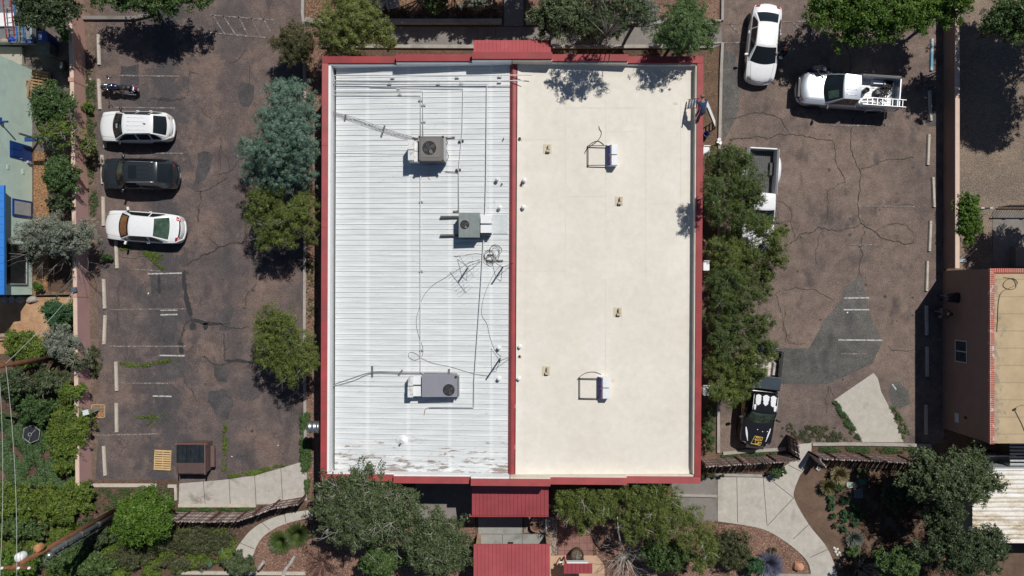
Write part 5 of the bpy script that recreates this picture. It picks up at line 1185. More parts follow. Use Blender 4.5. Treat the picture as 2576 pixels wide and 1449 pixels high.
# scraps of paper
r_ = random.Random(31)
for (u, v, lab) in ((584,1148,'between dumpster and weeds'),(374,738,'near the bare branch shadows'),(700,1120,'in the lower right of the left lot'),(2131,786,'above the concrete apron patch'),(228,200,'beside the pink wall'),(375,919,'below the left white sedan row')):
    x, y = P2(u, v); a = r_.uniform(0, 3); w = r_.uniform(.07, .11); tag(obj('paper_scrap', MB().obox((x, y, .04), w, w*.6, .02, a), M_white), 'tiny white scrap of paper on the asphalt '+lab, 'litter')
# ================================================================ VEHICLES
def paint(name, c, metal=0.0, rough=.3, coat=.8):
    m, t = newmat(name); v = pos(t)
    f = noise(t, v, 6, 4, .7)
    finish(t, ramp(t, f, [(.3, tuple(x*.95 for x in c)), (.7, tuple(min(1, x*1.03) for x in c))]), rough, metal, None, coat=coat); return m
P_white = paint('white_car_paint', (.80,.81,.82)); P_dark = paint('dark_grey_car_paint', (.028,.034,.040), .2, .25); P_silver = paint('silver_car_paint', (.60,.64,.69), .6, .32); P_blackp = paint('black_car_paint', (.012,.012,.013), 0, .22)
M_glass = simple('tinted_glass', (.012,.016,.018), .06, 0, .1, 1, coat=.3); M_glassg = simple('green_glass', (.05,.085,.06), .08, 0, .5, 3, coat=.3)
M_tail = simple('tail_light', (.35,.01,.02), .15, coat=.6); M_headl = simple('headlight', (.45,.47,.48), .1, coat=.8); M_trim = simple('black_trim', (.018,.018,.019), .5)
M_amber = simple('amber', (.55,.10,.03), .2); M_chrome = simple('chrome', (.75,.76,.78), .12, 1.0, .02); M_bedliner = simple('bed_liner', (.10,.10,.10), .8, 0, .25, 5)

def interp(tab, x):
    for (a, ya), (b, yb) in zip(tab[:-1], tab[1:]):
        if x <= b: s = (x-a)/(b-a+1e-9); s = max(0, min(1, s)); return ya+(yb-ya)*s
    return tab[-1][1]
def sinterp(tab, x):
    for (a, ya), (b, yb) in zip(tab[:-1], tab[1:]):
        if x <= b: s = (x-a)/(b-a+1e-9); s = max(0, min(1, s)); s = s*s*(3-2*s)*.5+s*.5; return ya+(yb-ya)*s
    return tab[-1][1]

class Car:
    def __init__(s, label, cat, at, rz, L, Wd, top, cab, mat, roofmat=None, taper=(.12,.10), p=2.6, bed=None, z0=.24, group=None, name='parked_car', zref=.8, corner=(.22,.20)):
        s.L, s.W, s.top, s.cab, s.mat = L, Wd, top, cab, mat; s.taper = taper; s.p = p; s.z0 = z0; s.corner = corner
        x, y, _ = P(at[0], at[1], zref)
        s.t = thing(name, label, cat, (x, y, 0), group, rz=rz, local=True)
        s.body(); 
        if cab: s.cabin(roofmat or mat)
    def w(s, t):   # half width at station t (-1 rear .. 1 front)
        k = 1 if t > 0 else 0
        return s.W/2*(1-s.taper[k]*abs(t)**s.p-s.corner[k]*abs(t)**18)
    def T(s, t, q):  # top surface of the lower body
        x = t*s.L/2; w = s.w(t); z = sinterp(s.top, t); a = abs(q)
        bow = -.12*q*q*(t if abs(t) > .8 else 0)*max(0, (abs(t)-.8)/.2)*s.L*.12
        return (x+bow, q*w*.94, z+.035*(1-a**2)-(.05*max(0, a-.85)/.15))
    def body(s):
        st = [-1,-.992,-.975,-.95,-.9,-.84,-.75,-.6,-.45,-.3,-.15,0,.15,.3,.42,.5,.6,.7,.78,.85,.9,.94,.965,.985,1]
        rows = []
        for t in st:
            w = s.w(t); z = sinterp(s.top, t); x = t*s.L/2; zl = s.z0+(.14 if abs(t) > .97 else .0)
            zb = min(z-.16, .62+.02)
            prof = [(-w*.90, zl), (-w*.985, zl+.12), (-w, zb*.72+.1), (-w*.995, z-.17), (-w*.97, z-.06)]
            left = [(x, y, zz) for y, zz in prof]
            topr = [s.T(t, q) for q in (-.95,-.85,-.6,-.3,0,.3,.6,.85,.95)]
            right = [(x, -y, zz) for y, zz in prof[::-1]]
            r = left+topr+right
            # rounded nose and tail in plan
            k = max(0, (abs(t)-.80)/.20)**2*.055*s.L*(1 if t > 0 else -1)
            r = [(px-k*(abs(py)/(s.W/2))**2, py, pz) for px, py, pz in r]
            rows.append(r)
        mb = MB().grid(rows); n = len(rows[0]); mb.f.append(tuple(range(n))); mb.m.append(0); mb.f.append(tuple((len(rows)-1)*n+i for i in range(n))[::-1]); mb.m.append(0)
        for i in range(len(rows)-1): mb.f.append((i*n, (i+1)*n, (i+1)*n+n-1, i*n+n-1)); mb.m.append(0)
        s.bodyo = obj('body', mb, s.mat, s.t, True)
        m_ = s.bodyo.modifiers.new('es', 'EDGE_SPLIT'); m_.split_angle = R(50)
    def pt_top(s, t, q, lift):
        x, y, z = s.T(t, q); k = max(0, (abs(t)-.80)/.20)**2*.055*s.L*(1 if t > 0 else -1)
        return (x-k*(abs(y)/(s.W/2))**2, y, z+lift)
    def panel_top(s, name, t0, t1, q0, q1, mat, lift=.007, nt=8, nq=8, shape=None, parent=None):
        rows = []
        for i in range(nt+1):
            t = t0+(t1-t0)*i/nt; rows.append([s.pt_top(t, (q0+(q1-q0)*j/nq)*(1 if shape is None else shape(t)), lift) for j in range(nq+1)])
        return obj(name, MB().grid(rows), mat, parent or s.t, True)
    # cab: dict(xb rear glass base, xr roof rear, xf roof front, xw windscreen base, zr roof height, wr roof half width)
    def C(s, a, q, lift=0.0):
        c = s.cab; L = s.L/2
        xs = [c['xb'], c['xr'], c['xf'], c['xw']]; i = min(2, int(a)); f = a-i
        t = xs[i]+(xs[i+1]-xs[i])*f
        zb0 = sinterp(s.top, c['xb'])-.02; zb1 = sinterp(s.top, c['xw'])-.02
        wb0 = s.w(c['xb'])*c.get('kb', .86); wb1 = s.w(c['xw'])*c.get('kw', .90)
        wr = c['wr']; wr2 = c.get('wrr', wr*.96)
        if i == 0: z = zb0+(c['zr']-.03-zb0)*(f**.85); w = wb0+(wr2-wb0)*f; zc = .02+.02*f
        elif i == 1: z = c['zr']-.03*(1-f)+.05*4*f*(1-f)*.4; w = wr2+(wr-wr2)*f; zc = .045
        else: z = c['zr']+(zb1-c['zr'])*(f**1.12); w = wr+(wb1-wr)*f; zc = .045-.025*f
        bow = {0: -c.get('bowr', .10)*(1-f) - .03*f, 1: -.03*(1-f)+.05*f, 2: .05+(c.get('boww', .20)-.05)*f}[i]
        return (t*L+bow*(1-q*q), q*w, z+zc*(1-q*q)+lift)
    def Sd(s, a, h, sg, out=0.0):
        """side of the cabin; h 0 at the belt .. 1 at the roof edge"""
        c = s.cab; x, y, z = s.C(a, 1.0); xs = [c['xb'], c['xr'], c['xf'], c['xw']]; i = min(2, int(a)); t = xs[i]+(xs[i+1]-xs[i])*(a-i)
        zb = sinterp(s.top, t)-.03; wb = s.w(t)*(.95 if 0.4 < a < 2.6 else .93)
        if a <= .0: wb = y
        yy = wb+(y-wb)*h; zz = zb+(z-zb)*h
        return (x, sg*(yy+out), zz+out*.35)
    def cabin(s, rm):
        A = [0,.15,.35,.55,.75,.9,1,1.15,1.35,1.6,1.8,1.93,2,2.12,2.3,2.5,2.7,2.85,3]
        rows = [[s.C(a, -1+2*j/10) for j in range(11)] for a in A]
        mb = MB().grid(rows)
        for sg in (-1, 1):
            r2 = [[s.Sd(a, h, sg) for h in (0, .3, .65, .9, 1.0)] for a in A]
            mb.grid(r2 if sg > 0 else [r[::-1] for r in r2])
        o = obj('cabin', mb, rm, s.t, True); m_ = o.modifiers.new('es', 'EDGE_SPLIT'); m_.split_angle = R(48); s.cabo = o
    def gpanel(s, name, a0, a1, q0, q1, mat, lift=.012, na=8, nq=10, parent=None, bulge=0):
        rows = [[s.C(a0+(a1-a0)*i/na, q0+(q1-q0)*j/nq, lift) for j in range(nq+1)] for i in range(na+1)]
        return obj(name, MB().grid(rows), mat, parent or s.t, True)
    def spanel(s, name, a0, a1, h0, h1, sg, mat, out=.012, na=10, cut0=0, cut1=0, parent=None):
        rows = []
        for i in range(na+1):
            f = i/na; a = a0+(a1-a0)*f; hh = h1-(cut0*(1-f)**3+cut1*f**3); rows.append([s.Sd(a, h0+(hh-h0)*j/3, sg, out) for j in range(4)])
        mb = MB().grid(rows if sg > 0 else [r[::-1] for r in rows])
        return obj(name, mb, mat, parent or s.t, True)
    def wheels(s, xf, xr, r=.34, w=.22, rimmat=None):
        for x in (xf, xr):
            for sg in (-1, 1):
                y = sg*(s.W/2-w/2-.02); M_ = Matrix.Translation((x, y, r)) @ Matrix.Rotation(R(90), 4, 'X')
                e = thing('wheel', '', '', (0,0,0)); del e['label']; del e['category']; e.parent = s.t; WL[e.name] = np.zeros(3)
                obj('tyre', MB().lathe((0,0,0), [(r*.6,-w/2),(r*.93,-w/2),(r,-w*.35),(r,w*.35),(r*.93,w/2),(r*.6,w/2)], 24).xf(M_), M_rubber, e, True)
                rim = MB().lathe((0,0,0), [(.001,-w*.3),(r*.3,-w*.42),(r*.62,-w*.47),(r*.64,w*.47),(r*.3,w*.42),(.001,w*.3)], 20).xf(M_); obj('rim', rim, rimmat or M_alu, e, True)
                obj('arch', MB().lathe((x, sg*(s.W/2-.05), r), [(0,0)], 3) if False else MB().cyl((0,0), r*1.22, -.04, .04, 24).xf(Matrix.Translation((x, sg*(s.W/2-.055), r+.02)) @ Matrix.Rotation(R(90), 4, 'X')), M_trim, e)
    def bump(s, nm, e, z0, z1, mat, out=.02, wk=.97, th=.10):
        w = s.w(e)*wk; xb = s.L/2; rows = []
        for j in range(13):
            y = -w+2*w*j/12; x = e*(xb-.055*s.L*(y/(s.W/2))**2+out); xi = x-e*th
            rows.append([(xi, y, z0), (x-e*.03, y, z0), (x, y, z0+.03), (x, y, z1-.03), (x-e*.03, y, z1), (xi, y, z1)])
        mb = MB().grid(rows, True); mb.f.append(tuple(range(6))); mb.m.append(0); mb.f.append(tuple(12*6+i for i in range(6))); mb.m.append(0)
        return obj(nm, mb, mat, s.t, True)
    def mirror(s, t, sg, mat, z=None, out=.10, big=1.0):
        x = t*s.L/2; z = z or sinterp(s.top, t)+.05; w = s.W/2
        mb = MB().obox((x, sg*(w+out), z), .13*big, .22*big, .15*big, sg*R(-14)); o = obj('mirror', mb, mat, s.t, bevel=.04)
        obj('mirror_arm', MB().box(x-.03, x+.03, sg*(w-.10), sg*(w+out-.06), z-.07, z-.02), M_trim, s.t)
    def std(s, glassr=None, sg_cut=(0,0), rail=False, mirror_t=.40, side=(.55,2.72), mirmat=None, lightw=.13, pillars=(1.12,1.60)):
        s.gpanel('windshield', 2.06, 2.955, -.93, .93, M_glass); s.gpanel('rear_window', .08, .93, -.88, .88, glassr or M_glass)
        for sg in (-1, 1):
            e0, e1 = side; cuts = [e0]+list(pillars)+[e1]
            for k in range(len(cuts)-1):
                s.spanel('side_window', cuts[k]+.03, cuts[k+1]-.03, .16, .93, sg, M_glass, cut0=(.6 if k == 0 else 0), cut1=(.62 if k == len(cuts)-2 else 0))
            s.mirror(mirror_t, sg, mirmat or s.mat)
            rows = [[s.pt_top(t, sg*q, .012) for q in (.68, .80, .90, .965)] for t in (.86,.90,.94,.965)]
            obj('headlight', MB().grid(rows if sg < 0 else [r[::-1] for r in rows][::1]) if False else MB().grid(rows), M_headl, s.t, True)
            rows = [[s.pt_top(t, sg*q, .012) for q in (.66, .78, .88, .965)] for t in (-.975,-.94,-.90,-.86)]
            obj('tail_light', MB().grid(rows), M_tail, s.t, True)
            for k, xx in enumerate(pillars[:2]):
                xh, yh, zh_ = s.Sd(xx+.12, 0, sg); obj('door_handle', MB().box(xh-.09, xh+.09, sg*(s.W/2-.0), sg*(s.W/2+.03), zh_-.12, zh_-.09), s.mat, s.t)
        xb = s.L/2; s.bump('bumper', -1, .36, .54, s.mat); s.bump('bumper', 1, .34, .50, s.mat)
        obj('number_plate', MB().box(-xb-.035, -xb-.021, -.15, .15, .40, .50), M_frame, s.t)
    def rails(s, q=.90, mat=None):
        for sg in (-1, 1):
            mb = MB().tube([s.C(a, sg*q, .045) for a in (1.05,1.2,1.4,1.6,1.8,1.95)], .018, 6); obj('roof_rail', mb, mat or M_trim, s.t, True)
    def ribs(s, a0, a1, qs, mat, w=.014, h=.012):
        for q in qs:
            mb = MB().tube([s.C(a0+(a1-a0)*k/5, q, h*.3) for k in range(6)], w, 5); obj('roof_rib', mb, mat, s.t, True)
    def seams(s, t0=.44, t1=.95):
        mb = MB()
        for sg in (-1, 1): mb.tube([s.pt_top(t0+(t1-t0)*k/8, sg*(.80-.10*(k/8)**2), .002) for k in range(9)], .006, 4)
        mb.tube([s.pt_top(t1, -.68+1.36*k/8, .002) for k in range(9)], .006, 4)
        obj('hood_seam', mb, M_trim, s.t)

def rot_px(u0, v0, u1, v1):  # heading from (u0,v0) to (u1,v1)
    return math.atan2(-(v1-v0), u1-u0)
# left lot
suv_top = [(-1,.70),(-.985,.80),(-.95,.98),(-.88,1.06),(-.5,1.05),(0,1.03),(.40,1.03),(.6,1.0),(.8,.93),(.92,.82),(.97,.68),(1,.55)]
c = Car('white SUV with roof rails parked nose-in between motorcycle and dark SUV', 'car', (340,319), R(180-.4), 4.50, 1.86, suv_top, dict(xb=-.90, xr=-.62, xf=.12, xw=.47, zr=1.62, wr=.62, wrr=.58, kb=.80), P_white, name='parked_suv', taper=(.14,.10), group=None)
c.std(side=(.42,2.74), mirmat=M_trim, mirror_t=.33); c.rails(.97); c.ribs(1.25,1.85,(-.6,-.2,.2,.6), P_white); c.seams()
obj('antenna_fin', MB().hexa([s_ for s_ in [(-1.05,-.03,1.66),(-.88,-.03,1.66),(-.88,.03,1.66),(-1.05,.03,1.66)]], [(-1.08,-.01,1.74),(-1.02,-.01,1.74),(-1.02,.01,1.74),(-1.08,.01,1.74)]), M_trim, c.t)
c.gpanel('parking_card', 2.45, 2.62, -.1, .28, M_frame, .02); c.wheels(1.35,-1.35,.35)
c = Car('dark grey SUV with sunroof parked below the white SUV', 'car', (348,438), R(180-.8), 4.72, 1.90, suv_top, dict(xb=-.92, xr=-.62, xf=.14, xw=.46, zr=1.66, wr=.64, wrr=.60, kb=.80), P_dark, name='parked_suv')
c.std(side=(.42,2.74), mirmat=P_dark, mirror_t=.33); c.rails(.97, M_alu); c.ribs(1.15,1.6,(-.6,-.2,.2,.6), P_dark); c.gpanel('sunroof', 1.62, 1.88, -.62, .62, M_glass, .016); c.seams(); c.wheels(1.4,-1.38,.36)
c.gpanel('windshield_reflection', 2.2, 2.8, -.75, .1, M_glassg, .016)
sed_top = [(-1,.62),(-.985,.80),(-.96,.98),(-.90,1.02),(-.7,1.04),(-.4,1.0),(0,.96),(.42,.95),(.6,.92),(.8,.84),(.92,.74),(.97,.62),(1,.50)]
c = Car('white sedan with colourful sunshade parked below the dark SUV', 'car', (360,571), rot_px(469,579,263,564), 4.90, 1.86, sed_top, dict(xb=-.70, xr=-.34, xf=.20, xw=.50, zr=1.42, wr=.60, wrr=.58, kb=.86), P_white, name='parked_sedan')
c.std(side=(.35,2.78), mirror_t=.36, glassr=M_glassg, pillars=(1.2,)); c.wheels(1.45,-1.45,.33); c.seams()
def shade_mat():
    m, t = newmat('colourful_sunshade'); g_ = t.nodes.new('ShaderNodeTexCoord'); f = noise(t, g_.outputs['Object'], 7, 5, .7, 2.0)
    finish(t, ramp(t, f, [(.36,(.012,.03,.035)),(.46,(.20,.02,.015)),(.51,(.42,.14,.02)),(.54,(.30,.27,.06)),(.58,(.01,.09,.08)),(.64,(.02,.02,.03))]), .4, coat=.6); return m
c.gpanel('sunshade', 2.2, 2.82, -.82, .82, shade_mat(), .018); sp = [[c.pt_top(t, -.7+1.4*j/8, .03) for j in range(9)] for t in (-.965,-.935)]; obj('spoiler_gap', MB().grid(sp), M_trim, c.t)
# right lot
c = Car('white sedan parked at the top of the right lot, nose pointing down', 'car', (1921,109), rot_px(1932,4,1911,212), 4.85, 1.88, sed_top, dict(xb=-.72, xr=-.42, xf=.14, xw=.48, zr=1.43, wr=.62, wrr=.60, kb=.86), P_white, name='parked_sedan')
c.std(side=(.35,2.78), mirror_t=.34, pillars=(1.2,)); c.wheels(1.42,-1.42,.33); c.seams(); obj('badge', MB().box(2.26,2.29,-.05,.05,.70,.74), M_chrome, c.t)

tr_top = [(-1,.80),(-.16,.80),(-.15,1.18),(.0,1.15),(.42,1.15),(.6,1.14),(.85,1.08),(.94,1.0),(.975,.82),(1,.62)]
def pickup(label, at, rz, L, Wd, mat, bedmat, railmat, cab, bedx, floorm, zr, ribn=9, gl=None, wheelr=.39):
    c = Car(label, 'pickup truck', at, rz, L, Wd, [(-1,.72),(bedx-.012,.72),(bedx,1.16)]+[t for t in tr_top if t[0] > bedx+.02], cab, mat, name='pickup_truck', taper=(.015,.08), corner=(.02,.20), z0=.34, zref=.95)
    hw = Wd/2; xb = -L/2; xf = bedx*L/2; zf = .78; zt = zr
    obj('bed_floor', MB().box(xb+.09, xf-.03, -hw+.20, hw-.20, zf-.05, zf), floorm, c.t)
    for k in range(ribn):
        y = -hw+.32+(2*hw-.64)*k/(ribn-1); obj('floor_rib', MB().box(xb+.12, xf-.06, y-.022, y+.022, zf+.001, zf+.02), floorm, c.t)
    for sg in (-1, 1):
        a, b = sorted((sg*(hw-.20), sg*(hw-.02)))
        sd = MB().box(xb+.02, xf-.012, a, b, .60, zt-.03); obj('bed_side', sd, mat, c.t, bevel=.03)
        obj('bed_rail', MB().box(xb+.02, xf-.012, min(sg*(hw-.19), sg*(hw-.05)), max(sg*(hw-.19), sg*(hw-.05)), zt-.028, zt+.004), railmat, c.t, bevel=.012)
        a, b = sorted((sg*(hw-.46), sg*(hw-.205))); x0 = xb*.62
        wa_ = MB(); wa_.hexa([(x0-.46,a,zf+.002),(x0+.46,a,zf+.002),(x0+.46,b,zf+.002),(x0-.46,b,zf+.002)], [(x0-.36,a+.03,zf+.22),(x0+.36,a+.03,zf+.22),(x0+.36,b-.002,zf+.22),(x0-.36,b-.002,zf+.22)]); obj('wheel_well', wa_, floorm, c.t)
        obj('tail_light', MB().box(xb-.0, xb+.10, min(sg*(hw-.12), sg*(hw+.004)), max(sg*(hw-.12), sg*(hw+.004)), .85, zt-.08), M_tail, c.t, bevel=.015)
        obj('fender_flare', MB().lathe((0,0,0), [(.42,-.03),(.52,-.02),(.52,.02),(.42,.03)], 24).xf(Matrix.Translation((xb*.62, sg*(hw-.01), .45)) @ Matrix.Rotation(R(90), 4, 'X')), mat, c.t, True)
    obj('tailgate', MB().box(xb, xb+.085, -hw+.16, hw-.16, .62, zt-.01), mat, c.t, bevel=.015)
    obj('front_bulkhead', MB().box(xf-.06, xf-.013, -hw+.205, hw-.205, zf, zt-.03), mat, c.t)
    obj('rear_bumper', MB().box(xb-.10, xb-.005, -hw+.06, hw-.06, .48, .62), M_chrome, c.t, bevel=.02)
    c.gpanel('windshield', 2.06, 2.95, -.93, .93, gl or M_glass); c.gpanel('rear_window', .12, .9, -.75, .75, M_glass)
    for sg in (-1, 1):
        for a0, a1, c0, c1 in ((1.05,1.42,0,0),(1.46,2.70,0,.6)): c.spanel('side_window', a0, a1, .14, .90, sg, M_glass, cut0=c0, cut1=c1)
        c.mirror(cab['xw']-.04, sg, M_trim, out=.14, big=1.15)
        rows = [[c.pt_top(t, sg*q, .014) for q in (.74,.85,.96)] for t in (.90,.94,.972)]; obj('headlight', MB().grid(rows), M_headl, c.t, True)
        obj('door_handle', MB().box(.15, .32, sg*(hw), sg*(hw+.03), .98, 1.01), M_chrome, c.t)
    xn = L/2; c.bump('front_bumper', 1, .42, .66, P_silver if mat is P_silver else mat, .06, 1.05, .14)
    obj('grille', MB().box(xn-.16, xn+.02, -hw*.55, hw*.55, .67, .92), M_trim, c.t, bevel=.02)
    c.wheels(L*.315, -L*.31, wheelr, .27); c.seams(cab['xw']+.05, .955); return c
cb_s = dict(xb=-.155, xr=-.12, xf=.20, xw=.47, zr=1.86, wr=.72, wrr=.72, kb=.80, bowr=.02)
sp_ = pickup('silver pickup truck with tools and an aluminium ladder in its bed', (2133,229), rot_px(2262,240,2006,222), 5.95, 2.0, P_silver, M_bedliner, M_trim, cb_s, -.17, simple('white_bed', (.62,.63,.65), .5, .2, .1, 4, dirt=(.2,.2,.2), dirtsc=3, dirtat=(.55,.7)), 1.38)
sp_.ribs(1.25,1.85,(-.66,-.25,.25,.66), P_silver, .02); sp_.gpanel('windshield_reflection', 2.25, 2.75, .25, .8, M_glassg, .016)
rz_s = sp_.t.rotation_euler.z; Ts = Matrix.Translation(sp_.t.location) @ Matrix.Rotation(rz_s, 4, 'Z')
def tw(x, y, z): return Ts @ Vector((x, y, z))
sgn = 1
a = tw(-3.30, .64, 1.40); b = tw(-.72, .64, 1.40)
ladder(a, b, .42, .30, M_alu, M_alu, 'aluminium ladder lying along the near side of the silver pickup bed', (Ts.to_3x3() @ Vector((0,1,0))), 'aluminium_ladder', rw=.05, tread=.035)
def canister(x, y, r, h, label):
    q = tw(x, y, .80); t = thing('tool_bucket', label, 'bucket', tuple(q)); obj('pail', MB().lathe(tuple(q), [(.001,0),(r*.9,0),(r,h),(r*.9,h),(r*.7,h-.08),(.001,h-.1)], 16), M_trim, t, True); obj('handle', MB().tube([(q.x-r, q.y, q.z+h), (q.x-r*.4, q.y+r, q.z+h+.03), (q.x+r*.7, q.y+r*.6, q.z+h+.02)], .012, 5), M_galv, t)
canister(-1.02,-.08,.16,.42,'black bucket just behind the silver pickup cab')
q = tw(-1.78,-.02,.80); t = thing('tool_bag', 'grey square tool bag in the middle of the silver pickup bed', 'bag', tuple(q)); obj('bag', MB().obox((q.x,q.y,q.z+.14), .40, .34, .26, rz_s), M_trim, t, bevel=.05); obj('flap', MB().obox((q.x,q.y,q.z+.285), .24, .22, .03, rz_s), simple('grey_fabric', (.16,.17,.18), .8), t, bevel=.01)
q = tw(-2.35,-.55,.80); t = thing('tool_box', 'black open crate of tools in the far rear corner of the silver pickup bed', 'crate', tuple(q)); bx_ = MB(); bx_.obox((q.x,q.y,q.z+.02), .55, .40, .03, rz_s)
for dx, dy, sx, sy in ((0,.19,.55,.02),(0,-.19,.55,.02),(.265,0,.02,.358),(-.265,0,.02,.358)): w_ = tw(-2.35+dx,-.55+dy,.95); bx_.obox(tuple(w_), sx, sy, .26, rz_s)
obj('crate', bx_, M_trim, t); tls = MB(); 
for k in range(5): w0 = tw(-2.55+.1*k,-.65,.88); w1 = tw(-2.5+.08*k,-.42,1.02); tls.tube([w0, w1], .02, 5)
obj('tools', tls, M_galv, t)
hz = MB(); r_ = random.Random(4)
for k in range(12):
    cx, cy = -2.25+r_.uniform(-.35,.3), .05+r_.uniform(-.4,.4); hz.tube(smooth_pts([tw(cx+r_.uniform(.12,.28)*math.cos(j*.9), cy+r_.uniform(.12,.3)*math.sin(j*.9), .84+.03*k) for j in range(8)], 3), .022, 5)
tag(obj('hose_heap', hz, M_trim, None, True), 'heap of black hoses at the tailgate of the silver pickup', 'hose')
for k, (x0, x1, y, m_) in enumerate(((-2.2,-1.0,.30,M_palold),(-2.0,-.9,.47,M_white))): t = tag(obj('loose_board', MB().tube([tw(x0,y,.83), tw(x1,y+.1,.85)], .03, 4), m_), ['dark stick lying in the silver pickup bed under the ladder','white stick lying in the silver pickup bed under the ladder'][k], 'stick')
cb_w = dict(xb=-.155, xr=-.12, xf=.16, xw=.43, zr=1.82, wr=.70, wrr=.70, kb=.80, bowr=.02)
wp = pickup('white pickup truck with grey ribbed empty bed, half hidden by junipers', (1909,507), rot_px(1917,368,1902,646), 6.35, 1.96, P_white, M_bedliner, simple('grey_rail', (.10,.11,.12), .5), cb_w, -.12, M_bedliner, 1.36, 13)
for sg in (-1, 1):
    x0 = -1.97; fb = MB().lathe((0,0,0), [(.001,-.02),(.88,-.02),(.95,.08),(.78,.22),(.40,.28),(.001,.29)], 28).xf(Matrix.Translation((x0, sg*.97, .62)) @ Matrix.Rotation(R(-90*sg), 4, 'X') @ Matrix.Diagonal((1,.62,1,1)))
    obj('wide_fender', fb, P_white, wp.t, True)
cb_b = dict(xb=-.155, xr=-.12, xf=.22, xw=.43, zr=1.86, wr=.74, wrr=.74, kb=.80, bowr=.02)
bp = pickup('black pickup truck with peeling white roof and yellow emblem on its hood', (1913,1003), rot_px(1929,874,1900,1131), 6.0, 1.96, P_blackp, M_bedliner, M_trim, cb_b, -.20, simple('pale_bed', (.55,.50,.46), .8, 0, .25, 3, dirt=(.15,.12,.11), dirtsc=2.5), 1.38, gl=M_glassg)
tb = MB().box(-1.42, -.66, -.93, .93, 1.1, 1.47); obj('tool_chest', tb, simple('slate_blue_chest', (.035,.050,.065), .45, .2, .2, 3), bp.t, bevel=.02)
# peeling white streaks left on the roof
def blob(c, outline, mat, nm, lift, n=3): 
    ctr = (sum(p[0] for p in outline)/len(outline), sum(p[1] for p in outline)/len(outline)); mb = MB(); N_ = len(outline)
    rows = []
    for k in range(n+1): f = .02+.98*k/n; rows.append([c.C(ctr[0]+(p[0]-ctr[0])*f, ctr[1]+(p[1]-ctr[1])*f, lift) for p in outline])
    mb.grid(rows, True); return obj(nm, mb, mat, c.t, True)
r_ = random.Random(6)
def streak(a0, a1, qc, w0, w1, nm='peeling_white_paint'):
    up = []; dn = []
    for k in range(15):
        f = k/14; a = a0+(a1-a0)*f; w = (w0+(w1-w0)*f)*(min(1, 6*f+.25) if f < .3 else 1)*(1 if f < .85 else (1-f)/.15*.8+.2)*r_.uniform(.82,1.12); up.append((a, qc+w)); dn.append((a, qc-w))
    rows = [[bp.C(p[0], p[1], .015), bp.C(p[0], (p[1]+q[1])/2, .015), bp.C(q[0], q[1], .015)] for p, q in zip(dn, up)]; obj(nm, MB().grid(rows), P_white, bp.t, True)
streak(1.03,1.62,-.60,.24,.17); streak(1.03,1.60,.0,.28,.16); streak(1.03,1.64,.60,.25,.16); streak(1.58,1.90,-.80,.10,.06); streak(1.55,1.90,.80,.13,.08); streak(1.02,1.94,.955,.018,.018); streak(1.02,1.9,-.955,.018,.018)
bp.ribs(1.08,1.6,(-.70,-.52,-.08,.08,.52,.70), P_white, .012)
def hs_(t0, q0, t1, q1, w):
    rows = [];  
    for k in range(9): f = k/8; t = t0+(t1-t0)*f; q = q0+(q1-q0)*f; ww = w*(.5+.9*math.sin(math.pi*min(1,f*1.1+.05))); rows.append([bp.pt_top(t, q-ww, .012), bp.pt_top(t, q+ww, .012)])
    obj('peeling_white_stripe', MB().grid(rows), P_white, bp.t)
hs_(.56,.80,.84,.62,.035); hs_(.58,-.82,.86,-.62,.045)
for (t_, q_) in ((.62,.62),(.63,.30),(.60,-.05)): obj('paint_chip', MB().grid([[bp.pt_top(t_, q_-.03, .012), bp.pt_top(t_, q_+.03, .012)], [bp.pt_top(t_+.015, q_-.03, .012), bp.pt_top(t_+.015, q_+.03, .012)]]), P_white, bp.t)
M_yel = simple('yellow_emblem', (.72,.48,.10), .5, 0, .08)
# emblem: angular bracket shape with a little house skyline, drawn from the hood (x to the right, y down in the photo)
E_o = [(.49,.47),(1.03,.50),(.97,.64),(.90,.645),(.865,.605),(.90,.585),(.81,.52),(.78,.55),(.73,.51),(.67,.55),(.64,.51),(.585,.51),(.58,.595),(.50,.625),(.575,.635),(.565,.79),(.86,.805),(.86,.765),(.74,.755),(.75,.715),(1.00,.725),(.96,.86),(.28,.82),(.49,.47)]
def emb(p):  # photo coordinates of the enlarged crop to hood (t, q): the truck points down in the picture
    t = .745+(p[1]-.47)*.47; q = (p[0]-.655)*1.0
    return bp.pt_top(t, q, .016)
em = MB()
for a, b in zip(E_o[:-1], E_o[1:]): em.tube([emb(a), emb(b)], .019, 4)
for (x0, y0) in ((.625,.60),(.745,.605)):
    sq = [(x0,y0),(x0+.075,y0),(x0+.075,y0+.055),(x0,y0+.055),(x0,y0)]
    for a, b in zip(sq[:-1], sq[1:]): em.tube([emb(a), emb(b)], .012, 4)
obj('hood_emblem', em, M_yel, bp.t)
for a0, a1, sg in ((1.75,2.05,1),(1.75,2.05,-1)):
    bp.spanel('yellow_stripe', a0, a1, -.35, .05, sg, M_yel, out=.02)
obj('door_flame_decal', MB().hexa([(-.4,-1.0,.8),(.9,-1.0,.7),(1.0,-1.0,.85),(-.4,-1.0,.92)], [(-.4,-.99,.8),(.9,-.99,.7),(1.0,-.99,.85),(-.4,-.99,.92)]), M_yel, bp.t)

